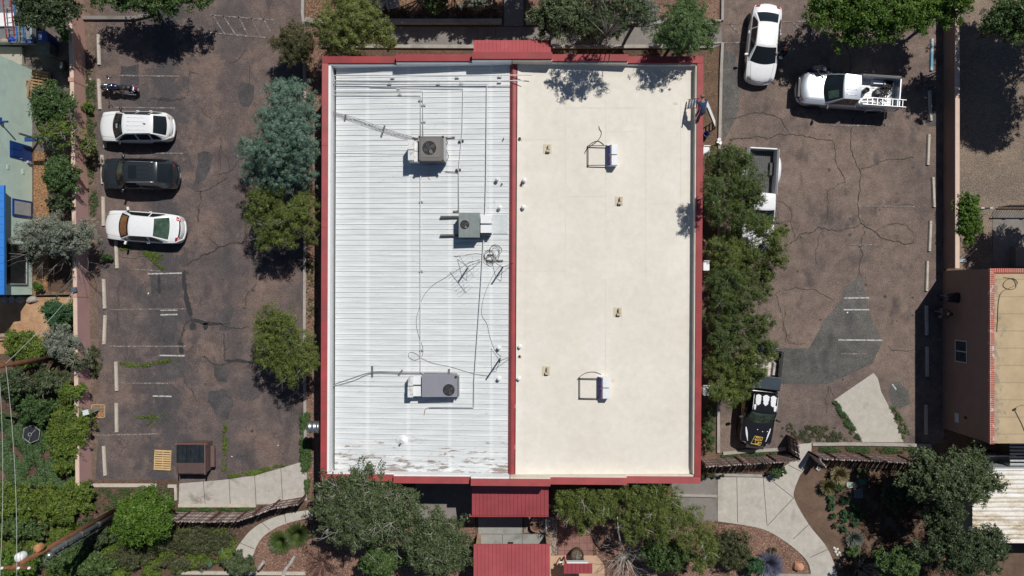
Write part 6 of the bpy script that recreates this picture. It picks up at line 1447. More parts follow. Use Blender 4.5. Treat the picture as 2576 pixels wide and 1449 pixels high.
# motorcycle
x, y, _ = P(298, 224, .6); mc = thing('motorcycle', 'dark blue cruiser motorcycle with chrome parts on its side stand', 'motorcycle', (x, y, 0), rz=R(180-4), local=True)
lean = Matrix.Rotation(R(7), 4, 'X')
M_mblue = paint('midnight_blue', (.012,.020,.055), .3, .25)
def mo(nm, mb, mat, par=None, sm=True): return obj(nm, mb.xf(lean), mat, par or mc, sm)
for nm, xx, r in (('front_wheel', .86, .33), ('rear_wheel', -.78, .31)):
    MM = Matrix.Translation((xx, 0, r)) @ Matrix.Rotation(R(90), 4, 'X'); o = mo(nm, MB().lathe((0,0,0), [(r*.74,-.06),(r*.95,-.06),(r,-.03),(r,.03),(r*.95,.06),(r*.74,.06)], 24).xf(MM), M_rubber)
    obj('rim', MB().lathe((0,0,0), [(r*.2,-.04),(r*.28,-.03),(r*.72,-.04),(r*.74,.04),(r*.28,.03),(r*.2,.04)], 20).xf(MM).xf(lean), M_chrome, o, True)
mo('front_fender', MB().grid([[(.86+.36*math.cos(a), w, .33+.36*math.sin(a)) for w in (-.09,-.05,.05,.09)] for a in [R(20+14*k) for k in range(12)]]), M_mblue)
mo('rear_fender', MB().grid([[(-.78+.36*math.cos(a), w, .33+.36*math.sin(a)) for w in (-.12,-.07,.07,.12)] for a in [R(20+15*k) for k in range(11)]]), M_mblue)
for s in (-.10,.10): mo('fork', MB().tube([(.88, s, .33), (.52, s, 1.0)], .028, 8), M_chrome)
mo('fuel_tank', MB().lathe((0,0,0), [(.001,-.34),(.10,-.30),(.17,-.12),(.19,.08),(.15,.26),(.06,.33),(.001,.34)], 16).xf(Matrix.Translation((.22,0,.80)) @ Matrix.Rotation(R(84), 4, 'Y') @ Matrix.Diagonal((.75,1,1,1))), M_mblue)
mo('tank_console', MB().lathe((0,0,0), [(.001,.03),(.07,.02),(.09,0)], 14).xf(Matrix.Translation((.30,0,.945))), M_chrome)
mo('seat', MB().lathe((0,0,0), [(.001,-.30),(.13,-.27),(.17,-.05),(.13,.18),(.06,.3),(.001,.32)], 14).xf(Matrix.Translation((-.28,0,.70)) @ Matrix.Rotation(R(88), 4, 'Y') @ Matrix.Diagonal((.45,1,1,1))), M_trim)
mo('pillion_seat', MB().lathe((0,0,0), [(.001,-.17),(.10,-.15),(.12,.05),(.08,.16),(.001,.18)], 14).xf(Matrix.Translation((-.62,0,.78)) @ Matrix.Rotation(R(90), 4, 'Y') @ Matrix.Diagonal((.45,1,1,1))), M_trim)
mo('engine', MB().obox((.12,0,.42), .48, .30, .34), M_chrome, sm=False)
for s in (-1, 1): mo('exhaust_pipe' if s > 0 else 'frame_tube', MB().tube([(.3, s*.16, .35), (-.2, s*.22, .28), (-.95, s*.24, .32)], .045 if s > 0 else .025, 10), M_chrome)
mo('handlebar', MB().tube([(.28,-.42,1.08), (.42,-.34,1.12), (.52,-.14,1.05), (.54,0,1.02), (.52,.14,1.05), (.42,.34,1.12), (.28,.42,1.08)], .016, 8), M_chrome)
for s in (-1, 1):
    mo('grip', MB().tube([(.29,s*.41,1.085), (.22,s*.47,1.06)], .024, 8), M_trim); mo('mirror', MB().obox((.42,s*.42,1.22), .05, .13, .08), M_trim, sm=False)
    mo('indicator', MB().obox((-.95,s*.15,.66), .05, .07, .06), M_amber, sm=False)
    mo('saddle_bracket', MB().tube([(-.55,s*.2,.55),(-.9,s*.22,.60)], .03, 6), M_chrome)
mo('headlamp', MB().lathe((0,0,0), [(.001,.10),(.09,.09),(.10,0),(.06,-.1),(.001,-.12)], 14).xf(Matrix.Translation((.70,0,.92)) @ Matrix.Rotation(R(90), 4, 'Y')), M_chrome)
mo('tail_lamp', MB().obox((-1.08,0,.68), .08, .16, .10), M_tail, sm=False); mo('number_plate', MB().obox((-1.16,0,.52), .02, .18, .12), M_frame, sm=False)
mo('side_stand', MB().tube([(.0,.16,.25), (-.05,.38,.03)], .014, 6), M_galv)

# flatbed with ladders, top left
x, y, _ = P(30, 60, 1.0); fb = thing('work_trailer', 'grey flatbed work trailer loaded with ladders at the top left corner', 'trailer', (x, y, 0))
a = P(-60,-10,1.0); b = P(83,105,1.0); M_fl = simple('grey_metal', (.20,.215,.22), .5, .3, .15, 3)
obj('deck', MB().box(a[0], b[0], b[1], a[1], .70, .78), M_fl, fb); obj('side_box', MB().box(P(62,0,1.2)[0], b[0], b[1]+.1, a[1], .785, 1.15), simple('grey_lid', (.25,.27,.29), .45, .3, .2, 2), fb, bevel=.03)
obj('tailboard', MB().box(a[0], b[0], b[1]-.06, b[1]-.002, .60, 1.05), M_fl, fb)
for k in (0, 1): obj('wheel', MB().cyl((0,0), .36, -.12, .12, 20).xf(Matrix.Translation((b[0]+.02, b[1]+1.3+.85*k, .36)) @ Matrix.Rotation(R(90), 4, 'Y')), M_rubber, fb)
for k in (0, 1): xx = P(15+42*k, 0, 1.5)[0]; obj('rack_post', MB().box(xx-.03, xx+.03, b[1]+.05, b[1]+.11, .785, 1.5), M_fl, fb); obj('rack_post', MB().box(xx-.03, xx+.03, a[1]-.2, a[1]-.14, .785, 1.5), M_fl, fb)
ladder(P(26,92,1.55), P(16,-12,1.6), .46, .30, M_fib_red, M_alu, 'red extension ladder on the work trailer rack', (1,0,0), 'red_ladder', rw=.06); ladder(P(52,100,1.6), P(44,-12,1.65), .40, .30, simple('blue_fibreglass', (.02,.16,.42), .5), M_alu, 'blue extension ladder on the work trailer rack', (1,0,0), 'blue_ladder', rw=.06)
for k, (u, v, w, h_, m_, lab, nm) in enumerate(((8,48,1.2,.8,M_white,'white panel lying under the red ladder on the work trailer','white_panel'),(26,100,.4,.5,simple('bright_blue_bag',(.01,.04,.45),.6),'bright blue bag at the tail of the work trailer','bag'),(8,103,.7,.35,simple('paper_bag',(.30,.25,.19),.8),'pale sack at the tail of the work trailer','sack'),(70,103,.9,.4,M_blue,'dark blue tarp folded at the tail of the work trailer','tarp'))):
    x, y, _ = P(u, v, 1.0); bm = bmesh.new(); bmesh.ops.create_icosphere(bm, subdivisions=2, radius=1); r_ = random.Random(k+3)
    mb = MB()
    if k == 0: mb.obox((x, y, .90), w, h_, .1)
    else:
        mb.v = [(x+q.co.x*w/2*r_.uniform(.8,1.15), y+q.co.y*h_/2*r_.uniform(.8,1.15), max(.785, .9+q.co.z*.18)) for q in bm.verts]; mb.f = [tuple(i.index for i in f.verts) for f in bm.faces]; mb.m = [0]*len(mb.f)
    bm.free(); tag(obj(nm, mb, m_), lab, nm.split('_')[-1])

# ================================================================ PEOPLE
M_skin = simple('skin', (.42,.23,.16), .6); M_jeans = simple('jeans', (.035,.06,.11), .85, 0, .25, 8); M_shirtb = simple('blue_work_shirt', (.02,.055,.13), .85, 0, .2, 8); M_blackc = simple('black_cloth', (.014,.014,.016), .85); M_hairb = simple('brown_hair', (.06,.03,.02), .7); M_capg = simple('grey_green_cap', (.14,.17,.15), .8)
def checks():
    m, t = newmat('checked_shirt'); g_ = t.nodes.new('ShaderNodeTexCoord'); ck_ = t.nodes.new('ShaderNodeTexChecker'); ck_.inputs['Scale'].default_value = 14; t.links.new(g_.outputs['Object'], ck_.inputs[0])
    ck_.inputs[1].default_value = (.45,.42,.42,1); ck_.inputs[2].default_value = (.05,.03,.035,1); finish(t, ck_.outputs[0], .85); return m
M_check = checks()
def person(at, z, rz, J, label, top, legs, skin=M_skin, hat=None, hatm=None, hair=M_hairb, shoe=M_trim):
    """J: joint positions (metres, x to the person's left, y forward, z up)"""
    x, y = at[0], at[1]
    name = 'person'; t = thing(name, label, 'person', (x, y, z), rz=rz, local=True)
    V = []; E = []; Rr = []
    def add(p, r, par=None):
        V.append(Vector(p)); Rr.append(r)
        if par is not None: E.append((par, len(V)-1))
        return len(V)-1
    pel = add(J['pelvis'], .15); spi = add(J['spine'], .145, pel); ch = add(J['chest'], .165, spi); nk = add(J['neck'], .065, ch)
    hd = Vector(J['head']); nv = (hd-Vector(J['neck'])).normalized()
    h0 = add(hd-nv*.07, .078, nk); h1 = add(hd+nv*.02, .098, h0); h2 = add(hd+nv*.09, .075, h1)
    f = Vector(J.get('face', (0,1,0))).normalized(); add(hd+f*.11-nv*.01, .018, h1)
    hands = []
    for sd in ('L', 'R'):
        sg = 1 if sd == 'L' else -1
        sh = add(J['sh'+sd], .068, ch); el = add(J['el'+sd], .046, sh); wr = add(J['wr'+sd], .030, el)
        d = (Vector(J['wr'+sd])-Vector(J['el'+sd])).normalized(); pm = add(Vector(J['wr'+sd])+d*.06, .036, wr)
        s_ = d.cross(Vector((0,0,1))); s_ = s_.normalized() if s_.length > .1 else Vector((1,0,0)); dn = d.cross(s_).normalized()
        pc = Vector(J['wr'+sd])+d*.09
        for k in range(4):
            o = s_*(-.033+.022*k); L = (.07,.08,.075,.06)[k]; a_ = add(pc+o, .010, pm); b_ = add(pc+o+d*L*.5-dn*.01, .009, a_); add(pc+o+d*L*.8-dn*.035, .008, b_)
        a_ = add(Vector(J['wr'+sd])+d*.03+s_*.045, .011, wr); add(Vector(J['wr'+sd])+d*.075+s_*.065, .009, a_)
        hp = add(J['hip'+sd], .098, pel); kn = add(J['kn'+sd], .062, hp); an = add(J['an'+sd], .042, kn); fd = Vector(J.get('toe'+sd, (0,1,0))).normalized(); hl = add(Vector(J['an'+sd])+Vector((0,0,-.05)), .045, an); add(Vector(J['an'+sd])+fd*.17+Vector((0,0,-.055)), .036, hl)
    me = bpy.data.meshes.new('body'); me.from_pydata([tuple(v) for v in V], E, []); o = bpy.data.objects.new('tmp', me); COL.objects.link(o)
    sk = o.modifiers.new('s', 'SKIN')
    if not me.skin_vertices: 
        bpy.context.view_layer.objects.active = o
    for i, r in enumerate(Rr): me.skin_vertices[0].data[i].radius = (r, r*(.72 if i in (spi, ch, pel) else 1))
    me.skin_vertices[0].data[0].use_root = True
    ss = o.modifiers.new('u', 'SUBSURF'); ss.levels = 2; ss.render_levels = 2
    dg = bpy.context.evaluated_depsgraph_get(); nm = bpy.data.meshes.new_from_object(o.evaluated_get(dg)); bpy.data.objects.remove(o)
    nm.name = 'body'; b = bpy.data.objects.new('body', nm); COL.objects.link(b); b.parent = t; WL[b.name] = np.zeros(3)
    nm.materials.clear()
    for m in (skin, top, legs, shoe): nm.materials.append(m)
    part = {}
    kinds = []
    segs = []
    names = ['pelvis','spine','chest','neck']
    def K(i, k): segs.append((V[i], k))
    n_arm = {}
    for i in range(len(V)): pass
    # nearest skeleton edge decides the garment
    ek = []
    base_leg = set()
    idx = {'pel': pel, 'spi': spi, 'ch': ch, 'nk': nk}
    for (a_, b_) in E:
        if b_ == spi: k = 1
        elif b_ == ch: k = 1
        elif b_ in (nk, h0, h1, h2) or (a_ == h1): k = 0
        elif a_ == ch: k = 1
        elif a_ == pel: k = 2
        else: k = None
        ek.append([a_, b_, k])
    km = {e[1]: e[2] for e in ek}
    for e in ek:
        if e[2] is None:
            pk_ = km.get(e[0]); r = Rr[e[1]]
            if pk_ == 1: e[2] = 1 if Rr[e[1]] >= .046 else 1.5   # upper arm
            elif pk_ == 1.5: e[2] = 0
            elif pk_ == 2: e[2] = 2
            elif pk_ == 2.0: e[2] = 2
            elif pk_ == 3: e[2] = 3
            else: e[2] = 0
            if e[2] == 2 and abs(r-.045) < 1e-6: e[2] = 3
            km[e[1]] = e[2]
    fin = [(V[a_], V[b_], {1.5: 1 if J.get('sleeves', True) else 0}.get(k, k)) for a_, b_, k in ek]
    mi = []
    for pgn in nm.polygons:
        c = pgn.center; best = (9, 0)
        for a_, b_, k in fin:
            ab = b_-a_; s = max(0, min(1, (c-a_).dot(ab)/(ab.length_squared+1e-9))); dd = (c-(a_+ab*s)).length
            if dd < best[0]: best = (dd, k)
        mi.append(int(best[1]))
    nm.polygons.foreach_set('material_index', mi); nm.polygons.foreach_set('use_smooth', [True]*len(mi)); nm.update()
    z_ax = nv; q = z_ax.to_track_quat('Z', 'Y').to_matrix().to_4x4(); HM = Matrix.Translation(hd+nv*.03) @ q
    hr = MB().lathe((0,0,0), [(.105,-.05),(.112,.0),(.105,.05),(.07,.095),(.001,.112)], 16).xf(Matrix.Translation(-f*.012) @ HM); obj('hair', hr, hair, t, True)
    if hat == 'wide': obj('hat', MB().lathe((0,0,0), [(.31,.045),(.30,.06),(.13,.06),(.12,.15),(.07,.17),(.001,.17)], 22).xf(HM), hatm, t, True)
    if hat == 'cap':
        cp = MB().lathe((0,0,0), [(.120,.02),(.122,.06),(.10,.11),(.05,.135),(.001,.14)], 16).xf(HM); cp.add([tuple(hd+nv*.05+f*.10+Vector((-.07,0,0))), tuple(hd+nv*.05+f*.10+Vector((.07,0,0))), tuple(hd+nv*.03+f*.20+Vector((.05,0,0))), tuple(hd+nv*.03+f*.20+Vector((-.05,0,0)))], [(0,1,2,3)]); obj('cap', cp, hatm, t, True)
    return t
def stand(lean=0.0, arms='down', stride=.08, bend=0.0):
    b = math.sin(bend); c_ = math.cos(bend); H = .92
    def up(h, s=0, fw=0): return (s, b*(h-H)+fw, H+c_*(h-H))
    J = dict(pelvis=(0,0,.93), spine=up(1.12), chest=up(1.34), neck=up(1.50), head=up(1.64, 0, .02), hipL=(.10,0,.88), hipR=(-.10,0,.88), knL=(.11,stride+.02,.50), knR=(-.11,-stride+.05,.50), anL=(.12,stride,.085), anR=(-.12,-stride,.085),
             shL=up(1.42,.20), shR=up(1.42,-.20))
    if arms == 'down': J.update(elL=up(1.14,.25,-.02), elR=up(1.14,-.25,-.02), wrL=up(.93,.24,.12), wrR=up(.93,-.24,.12))
    if arms == 'front': J.update(elL=up(1.22,.23,.14), elR=up(1.22,-.23,.14), wrL=up(1.24,.12,.36), wrR=up(1.24,-.12,.36))
    if arms == 'reach': J.update(elL=up(1.36,.22,.26), elR=up(1.36,-.22,.26), wrL=up(1.34,.16,.50), wrR=up(1.34,-.16,.50))
    return J
# standing in the shade of the brown building
person(P2(2366,748), 0, R(95), stand(arms='front'), 'person in wide black hat, dark top and pale jeans standing in the wall shade', M_blackc, simple('pale_jeans', (.12,.15,.19), .85), hat='wide', hatm=M_blackc)
person(P2(2352,788), 0, R(80), stand(arms='down', stride=.14), 'dark-haired person in grey jeans walking in the wall shade, below the hatted one', simple('charcoal_top', (.035,.035,.035), .85), simple('grey_jeans', (.10,.12,.15), .85), hair=M_blackc)
person(P2(1963,142), 0, R(95), stand(arms='reach', bend=.35), 'person in black clothes leaning toward the white sedan in the right lot', M_blackc, M_blackc, hair=simple('auburn_hair', (.24,.075,.035), .7))
person(P2(2031,182), 0, R(-125), stand(arms='reach', bend=.55), 'person in a checked shirt and pale cap leaning over the silver pickup hood', M_check, M_jeans, hat='cap', hatm=simple('pale_cap_cloth', (.40,.42,.50), .8))
# climbing over the parapet, bent forward
J = dict(pelvis=(0,-.05,.62), spine=(0,.16,.80), chest=(0,.36,.90), neck=(0,.52,.95), head=(0,.66,.98), face=(0,.7,-.7), hipL=(.10,-.08,.58), hipR=(-.10,-.08,.58), knL=(.16,.16,.34), knR=(-.13,-.16,.36), anL=(.14,-.06,.09), anR=(-.12,-.34,.05),
         shL=(.20,.42,.88), shR=(-.20,.42,.88), elL=(.30,.52,.66), elR=(-.28,.50,.66), wrL=(.24,.66,.48), wrR=(-.22,.66,.46))
person((10.50, 9.75), 3.97, R(8), J, 'person in blue work clothes climbing from the long ladder over the red parapet', M_shirtb, M_jeans, hat='cap', hatm=M_capg)
# ================================================================ VEGETATION
def leafmat(name, cols, trans=.25, rough=.65, csc=1.3):
    """cols: dark, mid, light base colours; varied leaf by leaf and clump by clump"""
    m, t = newmat(name); g_ = t.nodes.new('ShaderNodeNewGeometry')
    f = noise(t, g_.outputs['Position'], csc, 3, .6)
    a = t.nodes.new('ShaderNodeMath'); a.operation = 'MULTIPLY_ADD'; a.inputs[1].default_value = .55
    t.links.new(g_.outputs['Random Per Island'], a.inputs[0]); b_ = t.nodes.new('ShaderNodeMath'); b_.operation = 'MULTIPLY_ADD'; b_.inputs[1].default_value = 1.1; b_.inputs[2].default_value = -.32
    t.links.new(f, b_.inputs[0]); t.links.new(b_.outputs[0], a.inputs[2])
    col = ramp(t, a.outputs[0], [(.12, cols[0]), (.45, cols[1]), (.85, cols[2])])
    d = t.nodes.new('ShaderNodeBsdfDiffuse'); tr_ = t.nodes.new('ShaderNodeBsdfTranslucent'); gl_ = t.nodes.new('ShaderNodeBsdfGlossy'); gl_.inputs['Roughness'].default_value = .5
    mx = t.nodes.new('ShaderNodeMixShader'); mx.inputs[0].default_value = trans*.5; mx2 = t.nodes.new('ShaderNodeMixShader'); mx2.inputs[0].default_value = .03
    t.links.new(col, d.inputs[0]); t.links.new(col, tr_.inputs[0]); t.links.new(d.outputs[0], mx.inputs[1]); t.links.new(tr_.outputs[0], mx.inputs[2])
    t.links.new(mx.outputs[0], mx2.inputs[1]); t.links.new(gl_.outputs[0], mx2.inputs[2]); o = t.nodes.new('ShaderNodeOutputMaterial'); t.links.new(mx2.outputs[0], o.inputs[0]); return m
L_jun = leafmat('juniper_leaf', [(.045,.066,.014),(.105,.142,.030),(.185,.220,.050)])
L_junb = leafmat('bright_juniper_leaf', [(.060,.080,.022),(.150,.180,.045),(.24,.27,.075)])
L_jund = leafmat('dark_juniper_leaf', [(.030,.052,.014),(.072,.108,.027),(.125,.165,.042)])
L_jung = leafmat('green_juniper_leaf', [(.040,.075,.026),(.095,.160,.052),(.165,.245,.085)])
L_olive = leafmat('olive_brown_leaf', [(.040,.042,.020),(.090,.088,.038),(.14,.13,.06)])
L_spruce = leafmat('blue_spruce_leaf', [(.038,.078,.052),(.095,.168,.118),(.20,.30,.235)], .1)
L_brt = leafmat('bright_leaf', [(.030,.070,.008),(.070,.140,.014),(.13,.22,.026)], .3)
L_mid = leafmat('green_leaf', [(.028,.060,.016),(.062,.112,.028),(.11,.165,.05)], .3)
L_drk = leafmat('dark_leaf', [(.020,.036,.015),(.046,.072,.028),(.085,.115,.05)], .25)
L_elm = leafmat('grey_green_leaf', [(.032,.050,.020),(.075,.105,.042),(.125,.155,.075)], .25)
L_sil = leafmat('silver_leaf', [(.085,.10,.075),(.18,.205,.155),(.30,.33,.26)], .2)
L_hedge = leafmat('hedge_leaf', [(.042,.074,.010),(.102,.155,.021),(.17,.23,.038)], .3)
L_vine = leafmat('vine_leaf', [(.030,.062,.016),(.058,.110,.030),(.09,.16,.05)], .3)
L_ground = leafmat('olive_ground_leaf', [(.035,.042,.018),(.075,.085,.035),(.12,.13,.06)], .25)
L_grassy = leafmat('yellow_grass', [(.16,.13,.06),(.34,.29,.15),(.52,.46,.28)], .3)
L_blue = leafmat('lavender', [(.09,.09,.13),(.16,.165,.24),(.25,.26,.35)], .3)
L_pom = leafmat('boxwood_leaf', [(.018,.052,.020),(.042,.105,.040),(.075,.160,.065)], .25)
M_barkt = simple('bark', (.13,.10,.075), .95, 0, .4, 8, bump=.5); M_barkg = simple('grey_bark', (.26,.235,.21), .95, 0, .35, 8); M_barkw = simple('pale_bark', (.42,.40,.365), .9, 0, .3, 6)

def rnd_dirs(rs, n):
    d = rs.normal(size=(n, 3)); return d/np.linalg.norm(d, axis=1, keepdims=True)
def leaf_arrays(rs, ctr, outw, per, spread, size, elong, up=.5, outk=.5, flat=0.0, dome=.9):
    n = len(ctr)*per; k = np.repeat(rs.uniform(.65, 1.3, len(ctr)), per)[:, None]
    d0 = rnd_dirs(rs, n); d0[:, 2] = np.abs(d0[:, 2])*.9-.15
    rad = rs.uniform(.25, 1.0, (n, 1))**.6*(1+.35*rs.normal(size=(n, 1))*.5)
    c = np.repeat(ctr, per, axis=0)+d0*rad*spread*k*np.array([1, 1, .75]); o = np.repeat(outw, per, axis=0)
    nrm = rnd_dirs(rs, n)*.75+o*outk*.4+d0*dome+np.array([0, 0, up]); nrm /= np.linalg.norm(nrm, axis=1, keepdims=True)+1e-9
    tg = rnd_dirs(rs, n)*.7+d0; tg -= nrm*(tg*nrm).sum(1, keepdims=True); tg /= np.linalg.norm(tg, axis=1, keepdims=True)+1e-9
    bt = np.cross(nrm, tg); s = size*rs.uniform(.6, 1.35, size=(n, 1))
    a = tg*s*elong; b = bt*s
    return np.stack([c-a*.9, c-b*.5+a*.1, c+a, c+b*.5+a*.1], axis=1)
def quads_obj(name, Q, mat, parent=None, label=None):
    n = len(Q); V = Q.reshape(-1, 3); c = (V.max(0)+V.min(0))/2; me = bpy.data.meshes.new(name)
    me.vertices.add(4*n); me.vertices.foreach_set('co', (V-c).astype(np.float32).ravel()); me.loops.add(4*n); me.loops.foreach_set('vertex_index', np.arange(4*n, dtype=np.int32))
    me.polygons.add(n); me.polygons.foreach_set('loop_start', np.arange(0, 4*n, 4, dtype=np.int32)); me.polygons.foreach_set('loop_total', np.full(n, 4, dtype=np.int32)); me.materials.append(mat); me.update(); me.validate()
    o = bpy.data.objects.new(name, me); COL.objects.link(o); pw = WL.get(parent.name, np.zeros(3)) if parent else np.zeros(3)
    o.parent = parent; o.location = tuple(c-pw); WL[o.name] = c
    if label: o['label'] = label
    return o
KIND = {  # clumps per m2 of lobe, leaves per clump, clump radius, leaf half width, elongation, up, out
 'juniper': (10.5, 52, .20, .027, 2.3, .30, .6), 'spruce': (11.5, 50, .18, .026, 2.4, .3, .8), 'leafy': (8.5, 34, .25, .060, 1.3, .45, .3), 'silver': (9, 34, .20, .036, 2.0, .3, .3),
 'sparse': (5, 30, .22, .050, 1.3, .4, .3), 'hedge': (12.5, 32, .17, .048, 1.2, .45, .3), 'fine': (12, 34, .14, .032, 1.5, .35, .4)}
KIND['weed'] = (9, 14, .09, .026, 1.9, .5, .4)
NL = [0]
def crown_quads(rs, lobes, kind, dens=1.0):
    tm, per, sp, sz, el, up, ok = KIND[kind]; allq = []; 
    sp0 = sp
    for (cx, cy, cz, rx, ry, rz) in lobes:
        sp = min(sp0, .34*min(rx, ry)); 
        area = 2*math.pi*((rx*ry)**1.6+(rx*rz)**1.6+(ry*rz)**1.6)**(1/1.6)/3**(1/1.6)*1.25; n = max(6, int(area*tm*dens))
        d = rnd_dirs(rs, n); d[:, 2] = np.where(d[:, 2] < -.25, -d[:, 2], d[:, 2]); 
        # lumpy surface: pull whole patches in and out
        ph = rs.uniform(0, 6, 6); lump = 1+.16*np.sin(d[:, 0]*5+ph[0])*np.sin(d[:, 1]*5.5+ph[1])+.10*np.sin(d[:, 0]*11+ph[2]+d[:, 2]*7)*np.sin(d[:, 1]*10+ph[3])
        r = rs.uniform(.30, 1.0, n)**.45*lump; far = rs.uniform(size=n) < .10; r = np.where(far, r*rs.uniform(1.1, 1.32, n), r)
        c = np.array([cx, cy, cz])+d*np.array([rx, ry, rz])*r[:, None]
        keep = c[:, 2] > .08; c = c[keep]; d = d[keep]; allq.append(leaf_arrays(rs, c, d, per, sp, sz, el, up, ok))
        # leafy heart of the lobe: larger, sparser leaves that close the crown
        n2 = max(4, int(n*.5)); d2 = rnd_dirs(rs, n2); c2 = np.array([cx, cy, cz-.12*rz])+d2*np.array([rx, ry, rz])*rs.uniform(.05, .62, (n2, 1)); c2 = c2[c2[:, 2] > .1]
        if len(c2) and kind != 'sparse': allq.append(leaf_arrays(rs, c2, np.tile([0, 0, 1.0], (len(c2), 1)), max(8, per//3), sp*1.3, min(.09, sz*2.1), min(el, 1.6), up, ok))
    Q = np.concatenate(allq); NL[0] += len(Q); return Q
def branch(mb, p, d, L, r, depth, r_, n=5, spread=.6, bend=.25, taper=.6, kids=3):
    pts = [p]; dd = Vector(d).normalized(); q = Vector(p)
    for k in range(4): dd = (dd+Vector((r_.uniform(-1,1), r_.uniform(-1,1), r_.uniform(-.6,.8)))*bend*.5).normalized(); q = q+dd*L/4; pts.append(q.copy())
    mb.tube(pts, r, n, r*taper, caps=False)
    if depth > 0:
        for k in range(kids):
            i = r_.choice([2, 3, 4]); ax = Vector((r_.uniform(-1,1), r_.uniform(-1,1), r_.uniform(-.5,.7))); nd = (dd+ax*spread*1.4).normalized()
            branch(mb, pts[i], nd, L*r_.uniform(.5, .8), r*taper*.8, depth-1, r_, max(3, n-1), spread, bend, taper, kids)
def tree(name, label, u, v, ru, rv, zt, kind, mat, seed, zb=.6, nl=10, lobes=None, cat='tree', group=None, bark=None, twigs=0, dens=1.0, lobe_r=.48, trunk_r=.12, mat2=None, cone=0, zm=None):
    """crown seen centred at u, v with radii ru, rv; zt top height, zb lowest foliage"""
    rs = np.random.RandomState(seed); r_ = random.Random(seed); zc = zm if zm else (zt*.62+zb*.38)
    k = (CAMH-zc)/FO; x, y, _ = P(u, v, zc); Rx, Ry = ru*k, rv*k; H = (zt-zb)/2
    t = thing(name, label, cat, (x, y, 0), group)
    if lobes: LB = []; 
    if lobes:
        for (lu, lv, lr, lz, lh) in lobes: a = P(lu, lv, lz); kk = (CAMH-lz)/FO; LB.append((a[0], a[1], a[2], lr*kk, lr*kk, lh))
    else:
        LB = [(x, y, (zt+zb)/2, Rx*.60, Ry*.60, H*.9)]; m = min(Rx, Ry)
        for i in range(nl):
            a = i*2.39996+seed; q = math.sqrt((i+.7)/nl); lr = lobe_r*m*r_.uniform(.55, 1.25); wob = r_.uniform(.86, 1.14); ex = (Rx-lr*.85)*wob; ey = (Ry-lr*.85)*wob
            hz = (zt-lr*.8)*(1-.45*q*q)+(zb+lr*.3)*(.45*q*q)+r_.uniform(-.3, .2)
            LB.append((x+math.cos(a)*q*ex, y+math.sin(a)*q*ey, max(zb+.2, hz), lr, lr, lr*.72))
    Q = crown_quads(rs, LB, kind, dens); quads_obj('crown', Q, mat, t)
    tb = MB(); th_ = zc*.55; X0, Y0, _z = P(u, v, 0); bx_, by_ = x+(X0-x)*.8, y+(Y0-y)*.8
    tb.tube(smooth_pts([(bx_, by_, -.02), (bx_*.6+x*.4+r_.uniform(-.1,.1), by_*.6+y*.4+r_.uniform(-.1,.1), th_*.5), (x, y, th_)], 3), trunk_r, 8, trunk_r*.7)
    for (cx, cy, cz, rx, ry, rz) in LB[1:] if len(LB) > 2 else LB:
        mid = Vector((x+(cx-x)*.45, y+(cy-y)*.45, th_*.8+(cz-th_)*.5)); tip = Vector((cx+(cx-x)*.18, cy+(cy-y)*.18, cz+rz*.3))
        tb.tube(smooth_pts([(x, y, th_*.8), mid, tip], 4), trunk_r*.42, 5, .012)
        if twigs:
            for w_ in range(twigs):
                branch(tb, (cx+r_.uniform(-.2,.2)*rx, cy+r_.uniform(-.2,.2)*ry, cz+rz*.35), (r_.uniform(-1,1), r_.uniform(-1,1), .45), r_.uniform(.6,1.0)*max(rx, .5), .020, 1, r_, 4, .7, .3, .6, 3)
    obj('trunk', tb, bark or M_barkt, t, True); return t
J = 'juniper'
g1 = 'junipers between the office and the right parking lot'; g0 = 'junipers between the left parking lot and the office'
tree('blue_spruce', 'tall blue-green spruce left of the white metal roof', 708, 345, 105, 135, 6.2, 'spruce', L_spruce, 3, lobes=[(712,330,62,5.0,1.3),(722,275,58,4.6,1.0),(748,232,34,3.6,.8),(708,232,40,4.0,.9),(690,300,46,4.4,.9),(752,300,44,4.0,.9),(745,350,56,4.8,1.1),(690,370,58,4.9,1.2),(650,395,46,3.8,.8),(622,372,26,3.0,.5),(640,430,36,3.2,.6),(700,430,52,4.0,.9),(752,420,48,3.9,.9),(775,380,36,3.4,.8),(782,285,26,3.2,.7),(785,245,18,2.8,.5),(766,452,30,3.0,.6),(722,455,34,2.8,.6)], trunk_r=.18, dens=.9)
tree('juniper_tree', 'yellow-green juniper just below the blue spruce', 705, 540, 92, 88, 4.6, J, L_jun, 5, lobes=[(660,500,42,3.4,.7),(645,540,30,3.0,.5),(690,480,36,3.2,.6),(735,545,46,3.6,.8),(765,520,38,3.3,.7),(775,565,34,3.1,.6),(700,575,38,3.2,.6),(672,590,28,2.9,.5),(725,600,34,3.0,.6),(690,535,36,2.6,.6),(668,612,22,2.8,.4),(785,600,18,2.7,.4)], group=g0, twigs=1, bark=M_barkg, dens=.95)
tree('juniper_tree', 'lone yellow-green juniper reaching over the left parapet low down', 727, 868, 90, 88, 4.6, J, L_jun, 8, lobes=[(680,800,38,3.2,.6),(665,830,28,3.0,.5),(715,810,34,3.3,.6),(725,845,38,3.6,.7),(670,865,34,3.2,.6),(765,870,40,3.6,.7),(720,890,42,3.5,.7),(675,905,32,3.0,.5),(770,915,40,3.5,.7),(728,935,36,3.2,.6),(800,905,22,3.2,.5),(695,842,32,2.8,.5)], group=g0, twigs=1, bark=M_barkg, dens=.95)
tree('juniper_shrub', 'dull olive-brown juniper beside the hatched bay', 738, 108, 64, 62, 3.0, J, L_olive, 9, nl=11, group='shrubs around the office top left corner')
